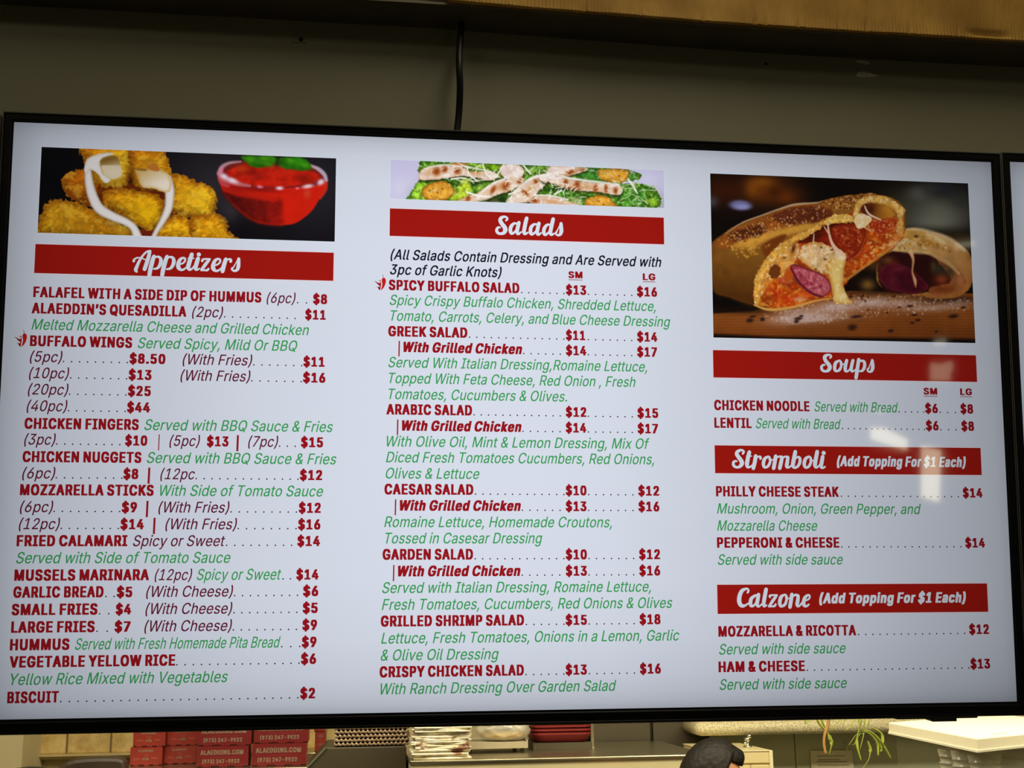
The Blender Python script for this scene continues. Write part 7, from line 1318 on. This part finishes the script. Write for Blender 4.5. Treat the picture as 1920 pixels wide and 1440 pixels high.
# one continuous body: skinned skeleton (torso bent forward, arms reaching down), joined with the shaped head
def skel(chain): return [Vector(p) for p in chain]
hip = Vector((-.34, 0, .92)); chest = Vector((-.14, 0, 1.14)); neck0 = Vector((-.02, 0, 1.22)); hc = HC-mo
neck1 = hc+TL @ Vector((-.035, 0, -.085))
V = [hip, (hip+chest)/2+Vector((-.02,0,.02)), chest, neck0, neck1]; E = [(0,1),(1,2),(2,3),(3,4)]; RD = [.145,.135,.15,.072,.058]
def chain(start, pts, rads):
    p = start
    for q, r_ in zip(pts, rads): V.append(Vector(q)); RD.append(r_); E.append((p, len(V)-1)); p = len(V)-1
    return p
for s in (-1, 1):
    chain(0, [(-.34, s*.10, .88), (-.28, s*.12, .48), (-.34, s*.12, .10), (-.22, s*.13, .045)], [.10,.075,.05,.042])
    w_ = chain(2, [(-.08, s*.19, 1.13), (-.02, s*.24, .90), (.16, s*.17, .80), (.22, s*.155, .79)], [.065,.046,.034,.026])
    wr = V[w_]
    for k in range(4):
        oy = (k-1.5)*.021
        chain(w_, [wr+Vector((.045, oy, -.006)), wr+Vector((.078+.006*(k in (1,2)), oy*1.05, -.022)), wr+Vector((.095+.006*(k in (1,2)), oy*1.05, -.045))], [.011,.009,.0075])
    chain(w_, [wr+Vector((.022, -s*.036, -.012)), wr+Vector((.050, -s*.050, -.028))], [.011,.009])
me = bpy.data.meshes.new('body'); me.from_pydata([tuple(v) for v in V], E, []); body = bpy.data.objects.new('body', me); COL.objects.link(body)
sk = body.modifiers.new('skin', 'SKIN')
for i, sv in enumerate(me.skin_vertices[0].data): sv.radius = (RD[i], RD[i]*(1.15 if i in (1,2) else 1)); sv.use_root = (i == 0)
body.modifiers.new('sub', 'SUBSURF').levels = 2; body.modifiers['sub'].render_levels = 2
bpy.context.view_layer.update(); dg = bpy.context.evaluated_depsgraph_get()
bm = bmesh.new(); bm.from_mesh(bpy.data.meshes.new_from_object(body.evaluated_get(dg))); bpy.data.objects.remove(body)
skull = bmesh.new(); bmesh.ops.create_icosphere(skull, subdivisions=5, radius=1)
for v in skull.verts: v.co = hc+TL @ head_shape(v.co.copy())
tmp = bpy.data.meshes.new('t'); skull.to_mesh(tmp); skull.free(); bm.from_mesh(tmp)
b_ = obj('body', bm, skin, man, smooth=True)
rm = b_.modifiers.new('join', 'REMESH'); rm.mode = 'VOXEL'; rm.voxel_size = .006; rm.use_smooth_shade = True
# clothes follow the body
def cloth(name, pts, rads, m):
    bm = bmesh.new(); tube(bm, spline(pts, 5), list(np.interp(np.linspace(0, len(rads)-1, (len(pts)-1)*5+1), range(len(rads)), rads)), 24); return obj(name, bm, m, man, smooth=True)
shirt = bmesh.new(); tube(shirt, spline([hip+Vector((-.03,0,-.03)), V[1], chest, neck0+Vector((-.03,0,-.01))], 6), list(np.interp(np.linspace(0,3,19), range(4), [.175,.172,.195,.095])), 28)
for s in (-1, 1): tube(shirt, spline([Vector((-.12,s*.12,1.15)), Vector((-.08,s*.20,1.12)), Vector((-.045,s*.235,.98))], 6), [.085,.084,.082,.08,.078,.076,.074,.072,.07,.068,.066,.064,.064], 20)
obj('shirt', shirt, shirt_m, man, smooth=True)
tr_ = bmesh.new()
for s in (-1, 1): tube(tr_, spline([Vector((-.34,s*.07,.96)), Vector((-.34,s*.10,.86)), Vector((-.28,s*.12,.48)), Vector((-.34,s*.12,.08))], 6), list(np.interp(np.linspace(0,3,19), range(4), [.13,.125,.095,.075])), 20)
obj('trousers', tr_, trouser_m, man, smooth=True)
for s in (-1, 1):
    bm = bmesh.new(); tube(bm, [(-.40,s*.125,.045),(-.34,s*.125,.05),(-.24,s*.13,.045),(-.15,s*.135,.035)], [.042,.048,.046,.034], 14); obj('shoe', bm, blackp, man, smooth=True)
# hair: a short cropped cap, longer and lifted at the front
bm = bmesh.new(); bmesh.ops.create_icosphere(bm, subdivisions=6, radius=1); rh = random.Random(8)
drop = []
for v in bm.verts:
    q = v.co.copy(); x, y, z = q
    t_ = max(0, min(1, (x+.12)/.42)); t_ = t_*t_*(3-2*t_)
    line_ = -.14+.80*t_-.30*max(0, -x)                                              # hairline height
    if z < line_-.02: drop.append(v)
    g = .007+.008*max(0, z)+.024*math.exp(-(((x-.66)/.24)**2+((z-.66)/.24)**2))
    g *= max(.15, min(1, (z-line_)*4+.3))
    g += .0014*noise.noise(Vector((x*9, y*14, z*14)))+.0008*noise.noise(Vector((x*60, y*40, z*60)))
    v.co = hc+TL @ head_shape(q, g)
bmesh.ops.delete(bm, geom=drop, context='VERTS')
hr = obj('hair', bm, hair_m, man, smooth=True)
sol = hr.modifiers.new('thick', 'SOLIDIFY'); sol.thickness = .006; sol.offset = -1
# eyes and brows
eye_w = mat('eye_white', rgb(226,222,214), .3); iris = mat('dark_iris', rgb(40,26,18), .2)
for s in (-1, 1):
    q = Vector((.86, s*.36, .05)).normalized(); c = hc+TL @ (head_shape(q)-q*.004)
    bm = bmesh.new(); bmesh.ops.create_uvsphere(bm, u_segments=16, v_segments=10, radius=.0115); e_ = obj('eye', bm, eye_w, man, smooth=True, loc=c)
    bm = bmesh.new(); bmesh.ops.create_uvsphere(bm, u_segments=12, v_segments=8, radius=.0055); obj('iris', bm, iris, e_, smooth=True, loc=TL @ Vector((.0082, 0, -.001)))
    bm = bmesh.new(); tube(bm, [hc+TL @ head_shape(Vector((.90-.10*k, s*(.20+.13*k), .24+.02*k)).normalized(), .002) for k in range(4)], [.003,.004,.0035,.002], 8); obj('eyebrow', bm, hair_m, man, smooth=True)
bm = bmesh.new(); tube(bm, [hc+TL @ head_shape(Vector((.84, y, -.54)).normalized(), .0015) for y in (-.22,-.1,0,.1,.22)], [.002,.004,.0045,.004,.002], 8); obj('mouth', bm, mat('lips', rgb(150,84,72), .5), man, smooth=True)
